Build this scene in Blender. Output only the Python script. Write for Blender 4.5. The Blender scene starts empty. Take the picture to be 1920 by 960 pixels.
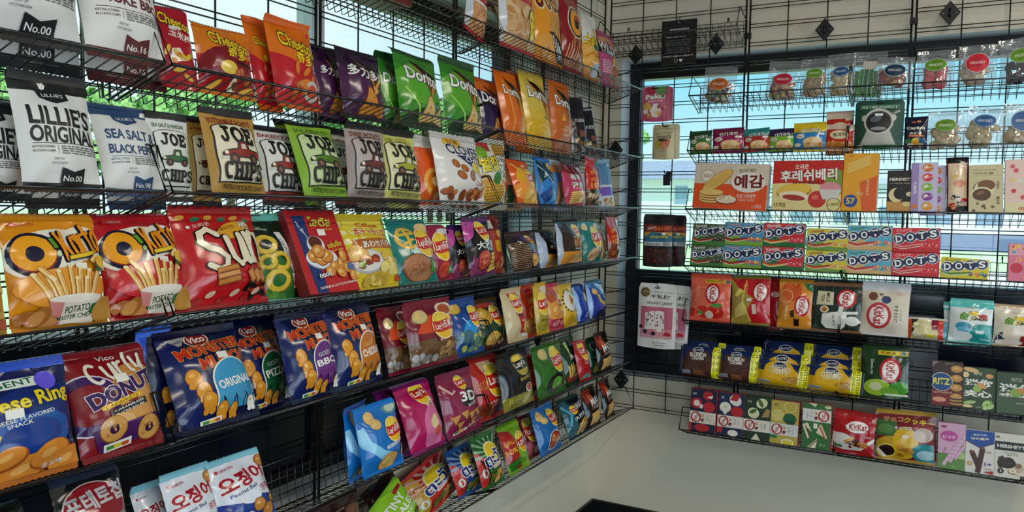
import bpy, bmesh, math, random
from mathutils import Vector, Matrix, noise
R_ = random.Random
PI = math.pi
sc = bpy.context.scene
COL = sc.collection
# ------------------------------------------------------------------ camera
cam_d = bpy.data.cameras.new('camera'); cam = bpy.data.objects.new('camera', cam_d); COL.objects.link(cam)
cam_d.sensor_width = 36.0; cam_d.lens = 27.84; cam_d.clip_start = .02; cam_d.clip_end = 500
_r = Vector((0.482325, -0.875828, 0.016973)); _d = Vector((-0.041777, -0.042352, -0.998229)); _f = Vector((0.874996, 0.480762, -0.057017))
M = Matrix((( _r.x, -_d.x, -_f.x, -3.467), (_r.y, -_d.y, -_f.y, -1.443), (_r.z, -_d.z, -_f.z, 1.482), (0, 0, 0, 1)))
cam.matrix_world = M
sc.camera = cam
# ------------------------------------------------------------------ colour management, sky, sun, room lights
sc.view_settings.view_transform = 'Standard'; sc.view_settings.look = 'None'
sc.view_settings.exposure = 0.14; sc.view_settings.gamma = 1.0; sc.view_settings.use_curve_mapping = False
sc.cycles.max_bounces = 8; sc.cycles.transparent_max_bounces = 24; sc.cycles.caustics_reflective = False; sc.cycles.caustics_refractive = False
sc.cycles.use_denoising = True; sc.cycles.sample_clamp_indirect = 4.0

def lin(h):
    h = h.lstrip('#')
    if len(h) == 3: h = ''.join(c * 2 for c in h)
    v = [int(h[i:i + 2], 16) / 255 for i in (0, 2, 4)]
    return tuple(c / 12.92 if c <= .04045 else ((c + .055) / 1.055) ** 2.4 for c in v) + (1,)

w = bpy.data.worlds.new('sky'); sc.world = w; w.use_nodes = True
nt = w.node_tree; nt.nodes.clear()
n_o = nt.nodes.new('ShaderNodeOutputWorld'); n_b = nt.nodes.new('ShaderNodeBackground')
tc = nt.nodes.new('ShaderNodeTexCoord'); sx = nt.nodes.new('ShaderNodeSeparateXYZ')
nt.links.new(tc.outputs['Generated'], sx.inputs[0])
mr = nt.nodes.new('ShaderNodeMapRange'); mr.inputs[1].default_value = .38; mr.inputs[2].default_value = .66; nt.links.new(sx.outputs['Y'], mr.inputs[0])
mx = nt.nodes.new('ShaderNodeMix'); mx.data_type = 'RGBA'
mx.inputs[6].default_value = (.30, .78, .98, 1); mx.inputs[7].default_value = (.92, 1.16, 1.25, 1)   # clear blue away from the sun, bright haze towards it
nt.links.new(mr.outputs[0], mx.inputs[0]); 
mz = nt.nodes.new('ShaderNodeMapRange'); mz.inputs[1].default_value = .16; mz.inputs[2].default_value = .01; nt.links.new(sx.outputs['Z'], mz.inputs[0])
m2 = nt.nodes.new('ShaderNodeMix'); m2.data_type = 'RGBA'; m2.inputs[7].default_value = (.86, 1.08, 1.16, 1); nt.links.new(mz.outputs[0], m2.inputs[0]); nt.links.new(mx.outputs[2], m2.inputs[6]); nt.links.new(m2.outputs[2], n_b.inputs[0]); n_b.inputs[1].default_value = 1.0
nt.links.new(n_b.outputs[0], n_o.inputs[0])
def lamp(name, kind, loc, energy, col, rot=(0, 0, 0), size=None, size_y=None):
    d = bpy.data.lights.new(name, kind); d.energy = energy; d.color = col
    if kind == 'AREA':
        d.shape = 'RECTANGLE'; d.size = size; d.size_y = size_y
    o = bpy.data.objects.new(name, d); COL.objects.link(o); o.location = loc; o.rotation_euler = rot
    return o
sun = lamp('sun', 'SUN', (0, 0, 8), 4.0, (1, .95, .86), (math.radians(38), math.radians(-22), 0)); sun.data.angle = .01
for i, (x, y) in enumerate(((-1.7, -1.9), (-4.3, -1.9), (-1.7, -3.9), (-4.3, -3.9))):
    lamp('ceiling_light_lamp', 'AREA', (x, y, 2.70), 13, (1, .90, .74), (0, 0, 0), 1.2, .10)
for x, p_ in ((-4.2, 12), (-3.0, 16), (-1.8, 19)): lamp('daylight_storefront', 'AREA', (x, -4.93, 1.25), p_, ((.90, .94, 1), (.86, .92, 1), (.74, .86, 1))[int((x + 4.3) / 1.15)], (math.radians(90), 0, 0), .9, 1.9)
for y in (-3.0, -1.8): lamp('daylight_entrance', 'AREA', (-6.43, y, 1.15), 17, (.80, .89, 1), (math.radians(90), 0, math.radians(-90)), .9, 1.9)

# ------------------------------------------------------------------ materials
MATS = {}
def mat(key, col, rough=.5, metal=0., bump=0., bscale=60., coat=0., spec=.5, noise_col=None, nscale=8., crease=False):
    if key in MATS: return MATS[key]
    m = bpy.data.materials.new(key); m.use_nodes = True; t = m.node_tree; b = t.nodes['Principled BSDF']
    c = lin(col) if isinstance(col, str) else tuple(col) + (1,)
    b.inputs['Base Color'].default_value = c; b.inputs['Roughness'].default_value = rough; b.inputs['Metallic'].default_value = metal
    b.inputs['Coat Weight'].default_value = coat; b.inputs['Coat Roughness'].default_value = .12; b.inputs['Specular IOR Level'].default_value = spec
    co = t.nodes.new('ShaderNodeTexCoord')
    if noise_col:
        n = t.nodes.new('ShaderNodeTexNoise'); n.inputs['Scale'].default_value = nscale; n.inputs['Detail'].default_value = 5
        t.links.new(co.outputs['Object'], n.inputs['Vector'])
        r = t.nodes.new('ShaderNodeValToRGB'); r.color_ramp.elements[0].position = .35; r.color_ramp.elements[1].position = .68
        r.color_ramp.elements[0].color = c; r.color_ramp.elements[1].color = lin(noise_col)
        t.links.new(n.outputs['Fac'], r.inputs[0]); t.links.new(r.outputs[0], b.inputs['Base Color'])
    if bump:
        n = t.nodes.new('ShaderNodeTexNoise'); n.inputs['Scale'].default_value = bscale; n.inputs['Detail'].default_value = 3
        if crease: n.noise_type = 'RIDGED_MULTIFRACTAL'; n.inputs['Detail'].default_value = 2; n.inputs['Distortion'].default_value = .6
        t.links.new(co.outputs['Object'], n.inputs['Vector'])
        bp = t.nodes.new('ShaderNodeBump'); bp.inputs['Strength'].default_value = bump; bp.inputs['Distance'].default_value = .01
        t.links.new(n.outputs['Fac'], bp.inputs['Height']); t.links.new(bp.outputs[0], b.inputs['Normal'])
    MATS[key] = m
    return m
def film(c):   return mat('film ' + c, c, .17, 0, .42, 12, .2, .5, crease=True)
def matte(c):  return mat('matte film ' + c, c, .48, 0, .12, 30)
def card(c):   return mat('card ' + c, c, .42, 0, .0)
def foil(c='#cfd4d8'): return mat('foil ' + c, c, .3, .55, .4, 40)
def clear_mat(key, tint, lo=.10, hi=.55):
    if key in MATS: return MATS[key]
    m = bpy.data.materials.new(key); m.use_nodes = True; t = m.node_tree; t.nodes.clear()
    o = t.nodes.new('ShaderNodeOutputMaterial'); a = t.nodes.new('ShaderNodeBsdfTransparent'); a.inputs[0].default_value = tint
    g = t.nodes.new('ShaderNodeBsdfGlossy'); g.inputs['Roughness'].default_value = .12
    d = t.nodes.new('ShaderNodeBsdfDiffuse'); d.inputs[0].default_value = (.8, .82, .84, 1)
    l = t.nodes.new('ShaderNodeLayerWeight'); l.inputs[0].default_value = .35
    r = t.nodes.new('ShaderNodeMapRange'); r.inputs[3].default_value = lo; r.inputs[4].default_value = hi
    t.links.new(l.outputs['Facing'], r.inputs[0])
    m1 = t.nodes.new('ShaderNodeMixShader'); m2 = t.nodes.new('ShaderNodeMixShader'); m1.inputs[0].default_value = .45
    t.links.new(g.outputs[0], m1.inputs[1]); t.links.new(d.outputs[0], m1.inputs[2])
    t.links.new(r.outputs[0], m2.inputs[0]); t.links.new(a.outputs[0], m2.inputs[1]); t.links.new(m1.outputs[0], m2.inputs[2])
    co = t.nodes.new('ShaderNodeTexCoord'); n = t.nodes.new('ShaderNodeTexNoise'); n.inputs['Scale'].default_value = 30
    bp = t.nodes.new('ShaderNodeBump'); bp.inputs['Strength'].default_value = .5; bp.inputs['Distance'].default_value = .01
    t.links.new(co.outputs['Object'], n.inputs[0]); t.links.new(n.outputs['Fac'], bp.inputs['Height'])
    if key != 'window glass': t.links.new(bp.outputs[0], g.inputs['Normal'])
    else:
        g.inputs['Roughness'].default_value = .02; m1.inputs[0].default_value = 0
    t.links.new(m2.outputs[0], o.inputs[0]); MATS[key] = m
    return m
BLACK = mat('black coated wire', '#0b0b0d', .26, 0, 0, 60, .35)
BLACKP = mat('black plastic', '#0c0c0e', .45)
FRAME = mat('black window frame', '#0d0f15', .38)
NAVY = mat('dark lower window panel', '#0b1220', .22, 0, 0, 1, .3)
WALLM = mat('painted wall', '#ddd5c0', .75, 0, .05, 90, 0, .3, '#e4dcc8', 1.5)
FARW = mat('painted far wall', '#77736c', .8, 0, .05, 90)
REVEAL = mat('painted window reveal', '#d9dde4', .6)
WHITE = card('#f4f2ec')

# ------------------------------------------------------------------ object helpers
def link(name, me, parent=None, mats=None):
    o = bpy.data.objects.new(name, me); COL.objects.link(o)
    if parent: o.parent = parent
    if mats:
        for m in mats: me.materials.append(m)
    return o
def tag(o, label, cat, group=None, kind=None):
    o['label'] = label; o['category'] = cat
    if group: o['group'] = group
    if kind: o['kind'] = kind
    return o
def empty(name, loc=(0, 0, 0)):
    o = bpy.data.objects.new(name, None); COL.objects.link(o); o.location = loc; o.empty_display_size = .05
    return o
class MB:
    def __init__(s): s.v = []; s.f = []; s.m = []; s.sm = []
    def quadbox(s, lo, hi, mi=0):
        x0, y0, z0 = lo; x1, y1, z1 = hi; b = len(s.v)
        s.v += [(x0, y0, z0), (x1, y0, z0), (x1, y1, z0), (x0, y1, z0), (x0, y0, z1), (x1, y0, z1), (x1, y1, z1), (x0, y1, z1)]
        for q in ((3, 2, 1, 0), (4, 5, 6, 7), (0, 1, 5, 4), (1, 2, 6, 5), (2, 3, 7, 6), (3, 0, 4, 7)):
            s.f.append([b + i for i in q]); s.m.append(mi); s.sm.append(False)
    def tube(s, pts, r, n=5, mi=0):
        pts = [Vector(p) for p in pts]; b = len(s.v)
        for i, p in enumerate(pts):
            t = (pts[min(i + 1, len(pts) - 1)] - pts[max(i - 1, 0)]).normalized()
            a = Vector((0, 0, 1)) if abs(t.z) < .9 else Vector((1, 0, 0))
            u = t.cross(a).normalized(); q = t.cross(u)
            for k in range(n):
                an = 2 * PI * (k + .5) / n; s.v.append(tuple(p + u * (r * math.cos(an)) + q * (r * math.sin(an))))
        for i in range(len(pts) - 1):
            for k in range(n):
                s.f.append([b + i * n + k, b + i * n + (k + 1) % n, b + (i + 1) * n + (k + 1) % n, b + (i + 1) * n + k]); s.m.append(mi); s.sm.append(True)
        s.f.append([b + k for k in range(n)][::-1]); s.f.append([b + (len(pts) - 1) * n + k for k in range(n)]); s.m += [mi, mi]; s.sm += [False, False]
    def grid(s, P, mi=0, flip=False, smooth=True, tri=False):
        b = len(s.v); nj = len(P); ni = len(P[0])
        for row in P: s.v += [tuple(p) for p in row]
        for j in range(nj - 1):
            for i in range(ni - 1):
                q = [b + j * ni + i, b + j * ni + i + 1, b + (j + 1) * ni + i + 1, b + (j + 1) * ni + i]
                for t in ((q[:3], [q[0], q[2], q[3]]) if tri else (q,)): s.f.append(t[::-1] if flip else t); s.m.append(mi); s.sm.append(smooth)
    def ellipsoid(s, c, r, mi=0, nu=8, nv=5, rng=None, j=0.):
        b = len(s.v); c = Vector(c)
        s.v.append((c.x, c.y, c.z - r[2]))
        for a in range(1, nv):
            th = -PI / 2 + PI * a / nv
            for k in range(nu):
                ph = 2 * PI * k / nu; q = 1 + (rng.uniform(-j, j) if rng else 0)
                s.v.append((c.x + r[0] * q * math.cos(th) * math.cos(ph), c.y + r[1] * q * math.cos(th) * math.sin(ph), c.z + r[2] * q * math.sin(th)))
        s.v.append((c.x, c.y, c.z + r[2])); top = len(s.v) - 1
        for k in range(nu):
            s.f.append([b, b + 1 + (k + 1) % nu, b + 1 + k]); s.f.append([top, top - nu + k, top - nu + (k + 1) % nu]); s.m += [mi, mi]; s.sm += [True, True]
        for a in range(nv - 2):
            for k in range(nu):
                p = b + 1 + a * nu; s.f.append([p + k, p + (k + 1) % nu, p + nu + (k + 1) % nu, p + nu + k]); s.m.append(mi); s.sm.append(True)
    def mesh(s, name):
        me = bpy.data.meshes.new(name); me.from_pydata(s.v, [], s.f)
        me.polygons.foreach_set('material_index', s.m); me.polygons.foreach_set('use_smooth', s.sm); me.update()
        return me
    def build(s, name, mats, parent=None):
        return link(name, s.mesh(name), parent, mats if isinstance(mats, (list, tuple)) else [mats])
def copy_tree(o, parent=None):
    c = o.copy(); COL.objects.link(c)
    if parent: c.parent = parent
    for ch in o.children: copy_tree(ch, c)
    return c

# ------------------------------------------------------------------ room shell
def wall_mesh(name, axis, thick, u0, u1, z1, holes_u, hz0, hz1, mats):
    """wall in plane axis=0 ('X' or 'Y'); one connected slab with one rectangular opening"""
    us = [u0, holes_u[0], holes_u[1], u1]; zs = [0, hz0, hz1, z1]; mb = MB()
    P = lambda u, z, d: (u, d, z) if axis == 'Y' else (d, u, z)
    idx = {}
    for d in (0, 1):
        for i in range(4):
            for j in range(4): idx[(i, j, d)] = len(mb.v); mb.v.append(P(us[i], zs[j], d * thick))
    def q(a, b, c, e, mi=0): mb.f.append([idx[k] for k in (a, b, c, e)]); mb.m.append(mi); mb.sm.append(False)
    for i in range(3):
        for j in range(3):
            if (i, j) == (1, 1): continue
            for d in (0, 1): q((i, j, d), (i + 1, j, d), (i + 1, j + 1, d), (i, j + 1, d))
    for a, b in (((1, 1), (2, 1)), ((2, 1), (2, 2)), ((2, 2), (1, 2)), ((1, 2), (1, 1))): q(a + (0,), b + (0,), b + (1,), a + (1,), 1)
    for k in range(3):
        for e in (0, 3):
            q((k, e, 0), (k + 1, e, 0), (k + 1, e, 1), (k, e, 1)); q((e, k, 0), (e, k + 1, 0), (e, k + 1, 1), (e, k, 1))
    o = mb.build(name, mats); o['kind'] = 'structure'
    bm = bmesh.new(); bm.from_mesh(o.data); bmesh.ops.recalc_face_normals(bm, faces=bm.faces); bm.to_mesh(o.data); bm.free()
    return o
WZ0, WZ1 = .73, 2.18
wall_mesh('wall_left', 'Y', .17, -6.5, .17, 2.75, (-3.95, -.683), WZ0, WZ1, [WALLM, REVEAL])
wall_mesh('wall_right', 'X', .17, -5.0, 0, 2.75, (-2.62, -.101), WZ0, WZ1, [WALLM, REVEAL])
wall_mesh('wall_back', 'X', -.12, -5.0, 0, 2.75, (-3.7, -1.1), .2, 2.4, [FARW, REVEAL]).location.x = -6.5
wall_mesh('wall_front', 'Y', -.12, -6.5, 0, 2.75, (-4.8, -1.2), .3, 2.4, [FARW, REVEAL]).location.y = -5.0
def slab(name, lo, hi, m):
    mb = MB(); mb.quadbox(lo, hi); o = mb.build(name, m); o['kind'] = 'structure'; return o
slab('floor', (-6.5, -5, -.1), (0, 0, 0), mat('dark floor', '#2b2a29', .35, 0, .03, 40, 0, .5, '#383634', 6))
slab('ceiling', (-6.5, -5, 2.75), (.17, .17, 2.85), mat('white ceiling', '#b9b6b0', .8))
def base(name, pts):
    mb = MB()
    for (a, b) in pts: mb.quadbox(a, b)
    o = mb.build(name, mat('black baseboard', '#0a0a0b', .4)); o['kind'] = 'structure'
base('baseboard_left', [((-6.5, -.014, 0), (0, 0, .11))])
base('baseboard_right', [((-.014, -5, 0), (0, -.014, .11))])
def window(name, axis, u0, u1, mull, panel_z=1.17, m_bar=None):
    """black storefront frame set into the opening, clear panes above, dark panel below"""
    def bx(mb, a, b, z0, z1, d0, d1, mi=0):
        if axis == 'Y': mb.quadbox((a, d0, z0), (b, d1, z1), mi)
        else: mb.quadbox((d0, a, z0), (d1, b, z1), mi)
    e = empty(name); e['kind'] = 'structure'; fw = .05
    mb = MB()
    bx(mb, u0, u1, WZ1 - .075, WZ1, .105, .165); bx(mb, u0, u1, WZ0, WZ0 + .04, .105, .165)
    bx(mb, u0, u1, panel_z, panel_z + .045, .100, .165); bx(mb, u0, u1, WZ1 - .062, WZ1 - .05, .098, .106)
    for a in [u0 + fw / 2, u1 - fw / 2]: bx(mb, a - fw / 2, a + fw / 2, WZ0 + .04, WZ1 - .075, .108, .165)
    for a in mull: bx(mb, a - fw / 2, a + fw / 2, panel_z + .045, WZ1 - .075, .108, .165, 1); bx(mb, a - fw / 2, a + fw / 2, WZ0 + .04, panel_z, .108, .165)
    f = mb.build('window_frame', [FRAME, m_bar or FRAME], e); f['kind'] = 'structure'
    ed = [u0 + fw] + sorted(mull) + [u1 - fw]
    for k in range(len(ed) - 1):
        a = ed[k] + (fw / 2 if k else 0); b = ed[k + 1] - (fw / 2 if k < len(ed) - 2 else 0)
        mb = MB(); bx(mb, a, b, panel_z + .045, WZ1 - .075, .134, .138)
        g = mb.build('window_pane', clear_mat('window glass', (.97, .985, .98, 1), .02, .35), e); g['kind'] = 'structure'
        mb = MB(); bx(mb, a, b, WZ0 + .04, panel_z, .120, .15)
        g = mb.build('lower_panel', NAVY, e); g['kind'] = 'structure'
    return e
window('window_1', 'Y', -3.95, -.683, [-1.78, -2.9], m_bar=REVEAL)
window('window_2', 'X', -2.62, -.101, [-2.0])

# ------------------------------------------------------------------ outside
GRASS = mat('mown grass', '#b9d2a2', .9, 0, .3, 30, 0, .2, '#c9dfb4', .3)
def ground(name, lo, hi, m):
    mb = MB(); mb.quadbox(lo, hi); o = mb.build(name, m); o['kind'] = 'structure'; return o
ground('lawn', (-60, .3, -.5), (180, 190, -.2), GRASS)
ground('pavement', (.3, -90, -.5), (190, .3, -.2), mat('pale concrete lot', '#dcdad4', .9, 0, .1, 10, 0, .2, '#d0cec8', .5))
ground('verge', (26, -90, -.2), (43, 8, -.19), GRASS)
road = ground('road', (43, -90, -.2), (92, 8, -.185), mat('asphalt road', '#5a6684', .85, 0, .1, 20, 0, .3, '#69748e', 2))
for k in range(8):
    mb = MB(); y = -40 + k * 4.6; mb.quadbox((52 + 3 * (k % 2), y, -.185), (60 + 3 * (k % 2), y + .5, -.181)); o = mb.build('road_marking', WHITE); o['kind'] = 'structure'
LEAF = mat('leaves', '#6fa858', .7, 0, 0, 1, 0, .3, '#a6d286', .9)
BARK = mat('bark', '#5b4a3a', .9, 0, .4, 20)
def tree(x, y, h, rad, seed, label, cut=.3):
    rg = R_(seed); e = empty('tree', (x, y, -.2)); tag(e, label, 'tree', 'trees outside the windows')
    mb = MB(); mb.tube([(0, 0, 0), (.05, .02, h * .3), (-.03, .06, h * .62)], .05 * rad + .06, 7); mb.build('trunk', BARK, e)
    mb = MB(); cl = []
    for k in range(16 if rad < 4 else 38):
        a = rg.uniform(0, 2 * PI); q = rg.uniform(0, .75) * rad; z = h * rg.uniform(cut, .92); s = rad * rg.uniform(.28, .5) * (1.15 - .5 * z / h)
        s = s * (.66 if rad > 4 else 1); cl.append((Vector((q * math.cos(a), q * math.sin(a), z)), s))
    for c, s in cl:
        for _ in range(150):
            d = Vector((rg.gauss(0, 1), rg.gauss(0, 1), rg.gauss(0, 1))).normalized(); p = c + d * s * rg.uniform(.75, 1.08)
            n = (d + Vector((rg.uniform(-.7, .7), rg.uniform(-.7, .7), rg.uniform(-.3, .9)))).normalized()
            u = n.orthogonal().normalized(); v = n.cross(u); L = rg.uniform(.09, .2) * (.6 + rad * .24)
            b = len(mb.v); mb.v += [tuple(p - u * L), tuple(p + v * L * .5), tuple(p + u * L), tuple(p - v * L * .5)]
            mb.f.append([b, b + 1, b + 2, b + 3]); mb.m.append(0); mb.sm.append(False)
        mb.ellipsoid(c, (s * .8, s * .8, s * .75), 0, 8, 6, rg, .15)
    mb.build('foliage', LEAF, e)
for k in range(13):
    x = 20 + 6.6 * k; tree(x, 56 + 3 * ((k * 7) % 3), 11.6 + .085 * (x - 20) - .5 * ((k * 5) % 4), 5.9, k + 3, 'broad green tree seen through the window behind the crisp shelves')
tree(54, 19.7, 8.2, 1.7, 31, 'green tree seen beside the hanging pouches'); tree(58, 17.2, 5.6, 1.2, 37, 'small green tree behind the pale house roof')
def house(name, x, y0, y1, z1, roof_h, label, wm, rm, wins):
    e = empty(name, (x, 0, -.2)); tag(e, label, 'building')
    mb = MB(); mb.quadbox((0, y0, 0), (5, y1, z1)); mb.build('house_wall', wm, e)
    mb = MB(); o_ = .5
    mb.v += [(-o_, y0 - o_, z1), (-o_, y1 + o_, z1), (5 + o_, y1 + o_, z1), (5 + o_, y0 - o_, z1), (2.5, y0 - o_, z1 + roof_h), (2.5, y1 + o_, z1 + roof_h)]
    mb.f += [[0, 1, 5, 4], [2, 3, 4, 5], [0, 4, 3], [1, 2, 5], [3, 2, 1, 0]]; mb.m += [0] * 5; mb.sm += [False] * 5
    mb.build('house_roof', rm, e)
    for (wy, wz, ww, wh) in wins:
        mb = MB(); mb.quadbox((-.05, wy - ww / 2, wz), (.02, wy + ww / 2, wz + wh)); f = mb.build('house_window', mat('house glass', '#8fa9c4', .2), e)
        mb = MB(); mb.quadbox((-.08, wy - ww / 2 - .08, wz - .1), (.0, wy + ww / 2 + .08, wz)); mb.build('sill', WHITE, f)
    return e
HW = mat('white siding', '#eceef2', .8, 0, .05, 40); HR = mat('grey shingle roof', '#8d97ad', .9, 0, .3, 30, 0, .2, '#9aa4b8', 4)
house('house', 40, 8.6, 21, 3.6, 1.2, 'white house with grey roof seen past the hanging pouches', HW, HR, [(11.7, 2.2, .7, 1.0), (15.5, 2.2, .9, 1.0)])
house('low_building', 100, -14, 26, 5.6, .8, 'long low pale building across the road', HW, mat('flat roof trim', '#a9b2c4', .8), [(-10.5 + 5 * k, .9, 2.6, 2.0) for k in range(7)])
e = empty('railing', (34, 5.2, -.2)); tag(e, 'thin grey railing in front of the white house', 'railing')
for zz in (.9, 1.7):
    mb = MB(); mb.tube([(0, 4.2, zz), (0, 8.4, zz)], .03); mb.build('rail', mat('grey metal', '#8a93a3', .4, .5), e)
for yy in (4.2, 5.6, 7.0, 8.4):
    mb = MB(); mb.tube([(0, yy, 0), (0, yy, 1.7)], .035); mb.build('railing_post', MATS['grey metal'], e)

# ------------------------------------------------------------------ ceiling fittings (out of frame, they light the room)
for x, y in ((-1.7, -1.9), (-4.3, -1.9), (-1.7, -3.9), (-4.3, -3.9)):
    mb = MB(); mb.quadbox((-.62, -.17, .012), (.62, .17, .04)); o = mb.build('ceiling_light', mat('light housing', '#f0f0ec', .5)); o.location = (x, y, 2.71)
    tag(o, 'long white ceiling light fitting above the shop floor', 'ceiling light', 'ceiling lights')

# ------------------------------------------------------------------ grid wall panels
PZ = [2.193 + .0762 * k for k in range(-21, 6)]
PW = .606
def make_grid(label):
    e = empty('gridwall'); tag(e, label, 'gridwall')
    mb = MB()
    for z in PZ:
        for dz in (-.007, .007): mb.tube([(0, 0, z + dz), (PW, 0, z + dz)], .0021)
    mb.build('wire_rungs', BLACK, e)
    mb = MB()
    for k in range(1, 4): mb.tube([(PW * k / 4, .0045, PZ[0] - .012), (PW * k / 4, .0045, PZ[-1] + .012)], .0026)
    mb.build('upright_wires', BLACK, e)
    for x in (0, PW):
        mb = MB(); mb.tube([(x, 0, PZ[0] - .03), (x, 0, PZ[-1] + .03)], .0042, 6); mb.build('side_post', BLACK, e)
    return e
g0 = make_grid('')
names = ['at the corner', 'second from the corner', 'third from the corner', 'fourth from the corner', 'fifth from the corner', 'sixth from the corner']
for k in range(6):
    g = g0 if k == 0 else copy_tree(g0)
    g.location = (-.096 - PW - .622 * k, -.05, 0); g['label'] = 'black wire grid panel behind the crisp shelves, ' + names[k]; g['group'] = 'grid panels on the crisp wall'
for k in range(4):
    g = copy_tree(g0); g.location = (-.05, -.06 - .622 * k, 0); g.rotation_euler = (0, 0, -PI / 2)
    g['label'] = 'black wire grid panel behind the candy shelves, ' + names[k]; g['group'] = 'grid panels on the candy wall'
def clip(x, y, z, rz, label):
    mb = MB(); mb.quadbox((-.014, -.008, -.012), (.014, .008, .012)); mb.quadbox((-.004, -.014, -.005), (.004, -.006, .005))
    o = mb.build('joining_clip', BLACKP); o.location = (x, y, z); o.rotation_euler = (0, 0, rz); tag(o, label, 'clip', 'clips joining grid panels')
for k in range(3):
    for z, s in ((2.23, 'upper'), (.98, 'lower')):
        clip(-.05, -.06 - PW - .008 - .622 * k, z, -PI / 2, '%s black clip joining the %s two candy wall panels' % (s, ('first', 'second', 'third')[k]))
        clip(-.096 - PW - .008 - .622 * k, -.05, z, 0, '%s black clip joining the %s two crisp wall panels' % (s, ('first', 'second', 'third')[k]))

# ------------------------------------------------------------------ wire shelves
SD = .185
def make_shelf(SL):
    e = empty('wire_shelf'); n = int(SL / .0254)
    mb = MB()
    for k in range(n):
        x = .012 + k * (SL - .024) / (n - 1)
        mb.tube([(x, -SD, .0), (x, -.028, -.053), (x, -.020, -.053), (x, -.014, -.03), (x, -.010, .055)], .0013, 4)
    mb.build('deck_wires', BLACK, e)
    mb = MB(); mb.tube([(0, -SD, 0), (SL, -SD, 0)], .003, 6); mb.build('front_rail', BLACK, e)
    mb = MB()
    for y, z in ((-.13, -.0225), (-.075, -.0415)): mb.tube([(0, y, z), (SL, y, z)], .0018, 4)
    mb.build('deck_rails', BLACK, e)
    mb = MB()
    for z in (-.028, .012, .055): mb.tube([(0, -.011, z), (SL, -.011, z)], .002, 4)
    mb.build('back_rails', BLACK, e)
    for x in (0, SL):
        mb = MB(); mb.tube([(x, -.008, .055), (x, -.06, .066), (x, -.135, .085), (x, -.142, .084), (x, -SD, .0), (x, -.028, -.055), (x, -.010, -.05), (x, -.008, .055)], .0026, 5)
        g = mb.build('end_guard', BLACK, e)
    for x in (.08, SL - .08):
        mb = MB(); mb.tube([(x, -.012, .055), (x, -.006, .075), (x, .006, .078), (x, .010, .066)], .0028, 5); mb.build('hanging_hook', BLACK, e)
    return e
ORD = ['top', 'second', 'third', 'fourth', 'fifth', 'sixth', 'lowest']
for k, (x0, x1, s_) in enumerate(((-1.342, -.10, 'ending at the corner'), (-2.522, -1.356, 'in the middle stretch'), (-3.70, -2.536, 'cut by the picture edge'))):
    s0 = make_shelf(x1 - x0)
    for i, z in enumerate((2.026, 1.729, 1.504, 1.285, 1.054, .818, .607)):
        s = s0 if i == 0 else copy_tree(s0); s.location = (x0, -.05, z)
        tag(s, 'black wire shelf in the %s row of crisps, %s' % (ORD[i], s_), 'wire shelf', 'wire shelves of the crisp wall')
s0 = make_shelf(.606); first = True
for i, z in enumerate((1.967, 1.742, 1.502, 1.266, 1.038, .804, .574)):
    for k in range(3):
        s = s0 if first else copy_tree(s0); first = False; s.location = (-.05, -.485 - .612 * k, z); s.rotation_euler = (0, 0, -PI / 2)
        tag(s, 'black wire shelf in the %s row of sweets, %s' % (ORD[i], names[k]), 'wire shelf', 'wire shelves of the candy wall')
s = copy_tree(s0); s.location = (-.05, -.065, 2.235); s.rotation_euler = (0, 0, -PI / 2); tag(s, 'empty black wire shelf high in the corner above the sign', 'wire shelf')

# diamond wall mounts, peg hooks, sign, cover plate
def diamond(loc, rz, label):
    e = empty('grid_mount', loc); e.rotation_euler = (0, 0, rz); tag(e, label, 'wall mount', 'diamond shaped wall mounts')
    mb = MB(); w_, h_ = .036, .046; b = 0
    mb.v += [(0, -.006, -h_), (w_, -.006, 0), (0, -.006, h_), (-w_, -.006, 0), (0, 0, -h_), (w_, 0, 0), (0, 0, h_), (-w_, 0, 0)]
    mb.f += [[0, 1, 2, 3], [7, 6, 5, 4], [0, 4, 5, 1], [1, 5, 6, 2], [2, 6, 7, 3], [3, 7, 4, 0]]; mb.m += [0] * 6; mb.sm += [False] * 6
    mb.build('plate', BLACKP, e)
    for x in (-.022, .022):
        mb = MB(); mb.ellipsoid((x, -.006, 0), (.0035, .002, .0035)); mb.build('screw', mat('steel', '#9a9a9a', .3, 1), e)
    mb = MB(); mb.tube([(0, -.009, -.016), (0, -.013, 0), (0, -.009, .016)], .004, 6); mb.build('clamp', BLACKP, e)
for y, z, s in ((-.187, 2.187, 'by the corner'), (-.545, 2.205, 'above the first candy shelf'), (-.978, 2.225, 'past the sign'), (-1.415, 2.245, 'highest')):
    diamond((-.058, y, z), -PI / 2, 'black diamond shaped wall mount on the candy grid, ' + s)
diamond((-.058, -.155, .715), -PI / 2, 'black diamond shaped wall mount low in the corner'); diamond((-.058, -.10, 1.765), -PI / 2, 'black diamond shaped wall mount behind the second crisp shelf end')
def peg(y, z, L, label, plate=True):
    e = empty('peg_hook', (-.05, y, z)); tag(e, label, 'hook', 'peg hooks')
    mb = MB(); mb.tube([(0, 0, 0), (-L, 0, .0), (-L - .012, 0, .012)], .0025, 5); mb.build('arm', BLACK, e)
    mb = MB(); mb.quadbox((-.006, -.012, -.03), (.0, .012, .012)); mb.build('mounting_plate', BLACKP, e)
    if plate:
        mb = MB(); mb.quadbox((-L * .5 - .004, -.016, -.05), (-L * .5, .016, -.005)); mb.build('tag_holder', BLACKP, e)
PEGS = [(-.325, 2.005, .16, 'black peg hook holding the pink pouches'), (-.375, 1.85, .17, 'black peg hook holding the beige pouch'), (-.37, 1.465, .17, 'black peg hook holding the black gummy bags'), (-.375, 1.165, .18, 'black peg hook holding the white pouches')]
for p in PEGS: peg(*p, plate=False)
peg(-.352, 1.655, .06, 'short black peg hook with an empty tag below the beige pouch')
mb = MB(); mb.quadbox((-.13, 0, 0), (.13, .012, .5))
for k in range(1): pass
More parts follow.
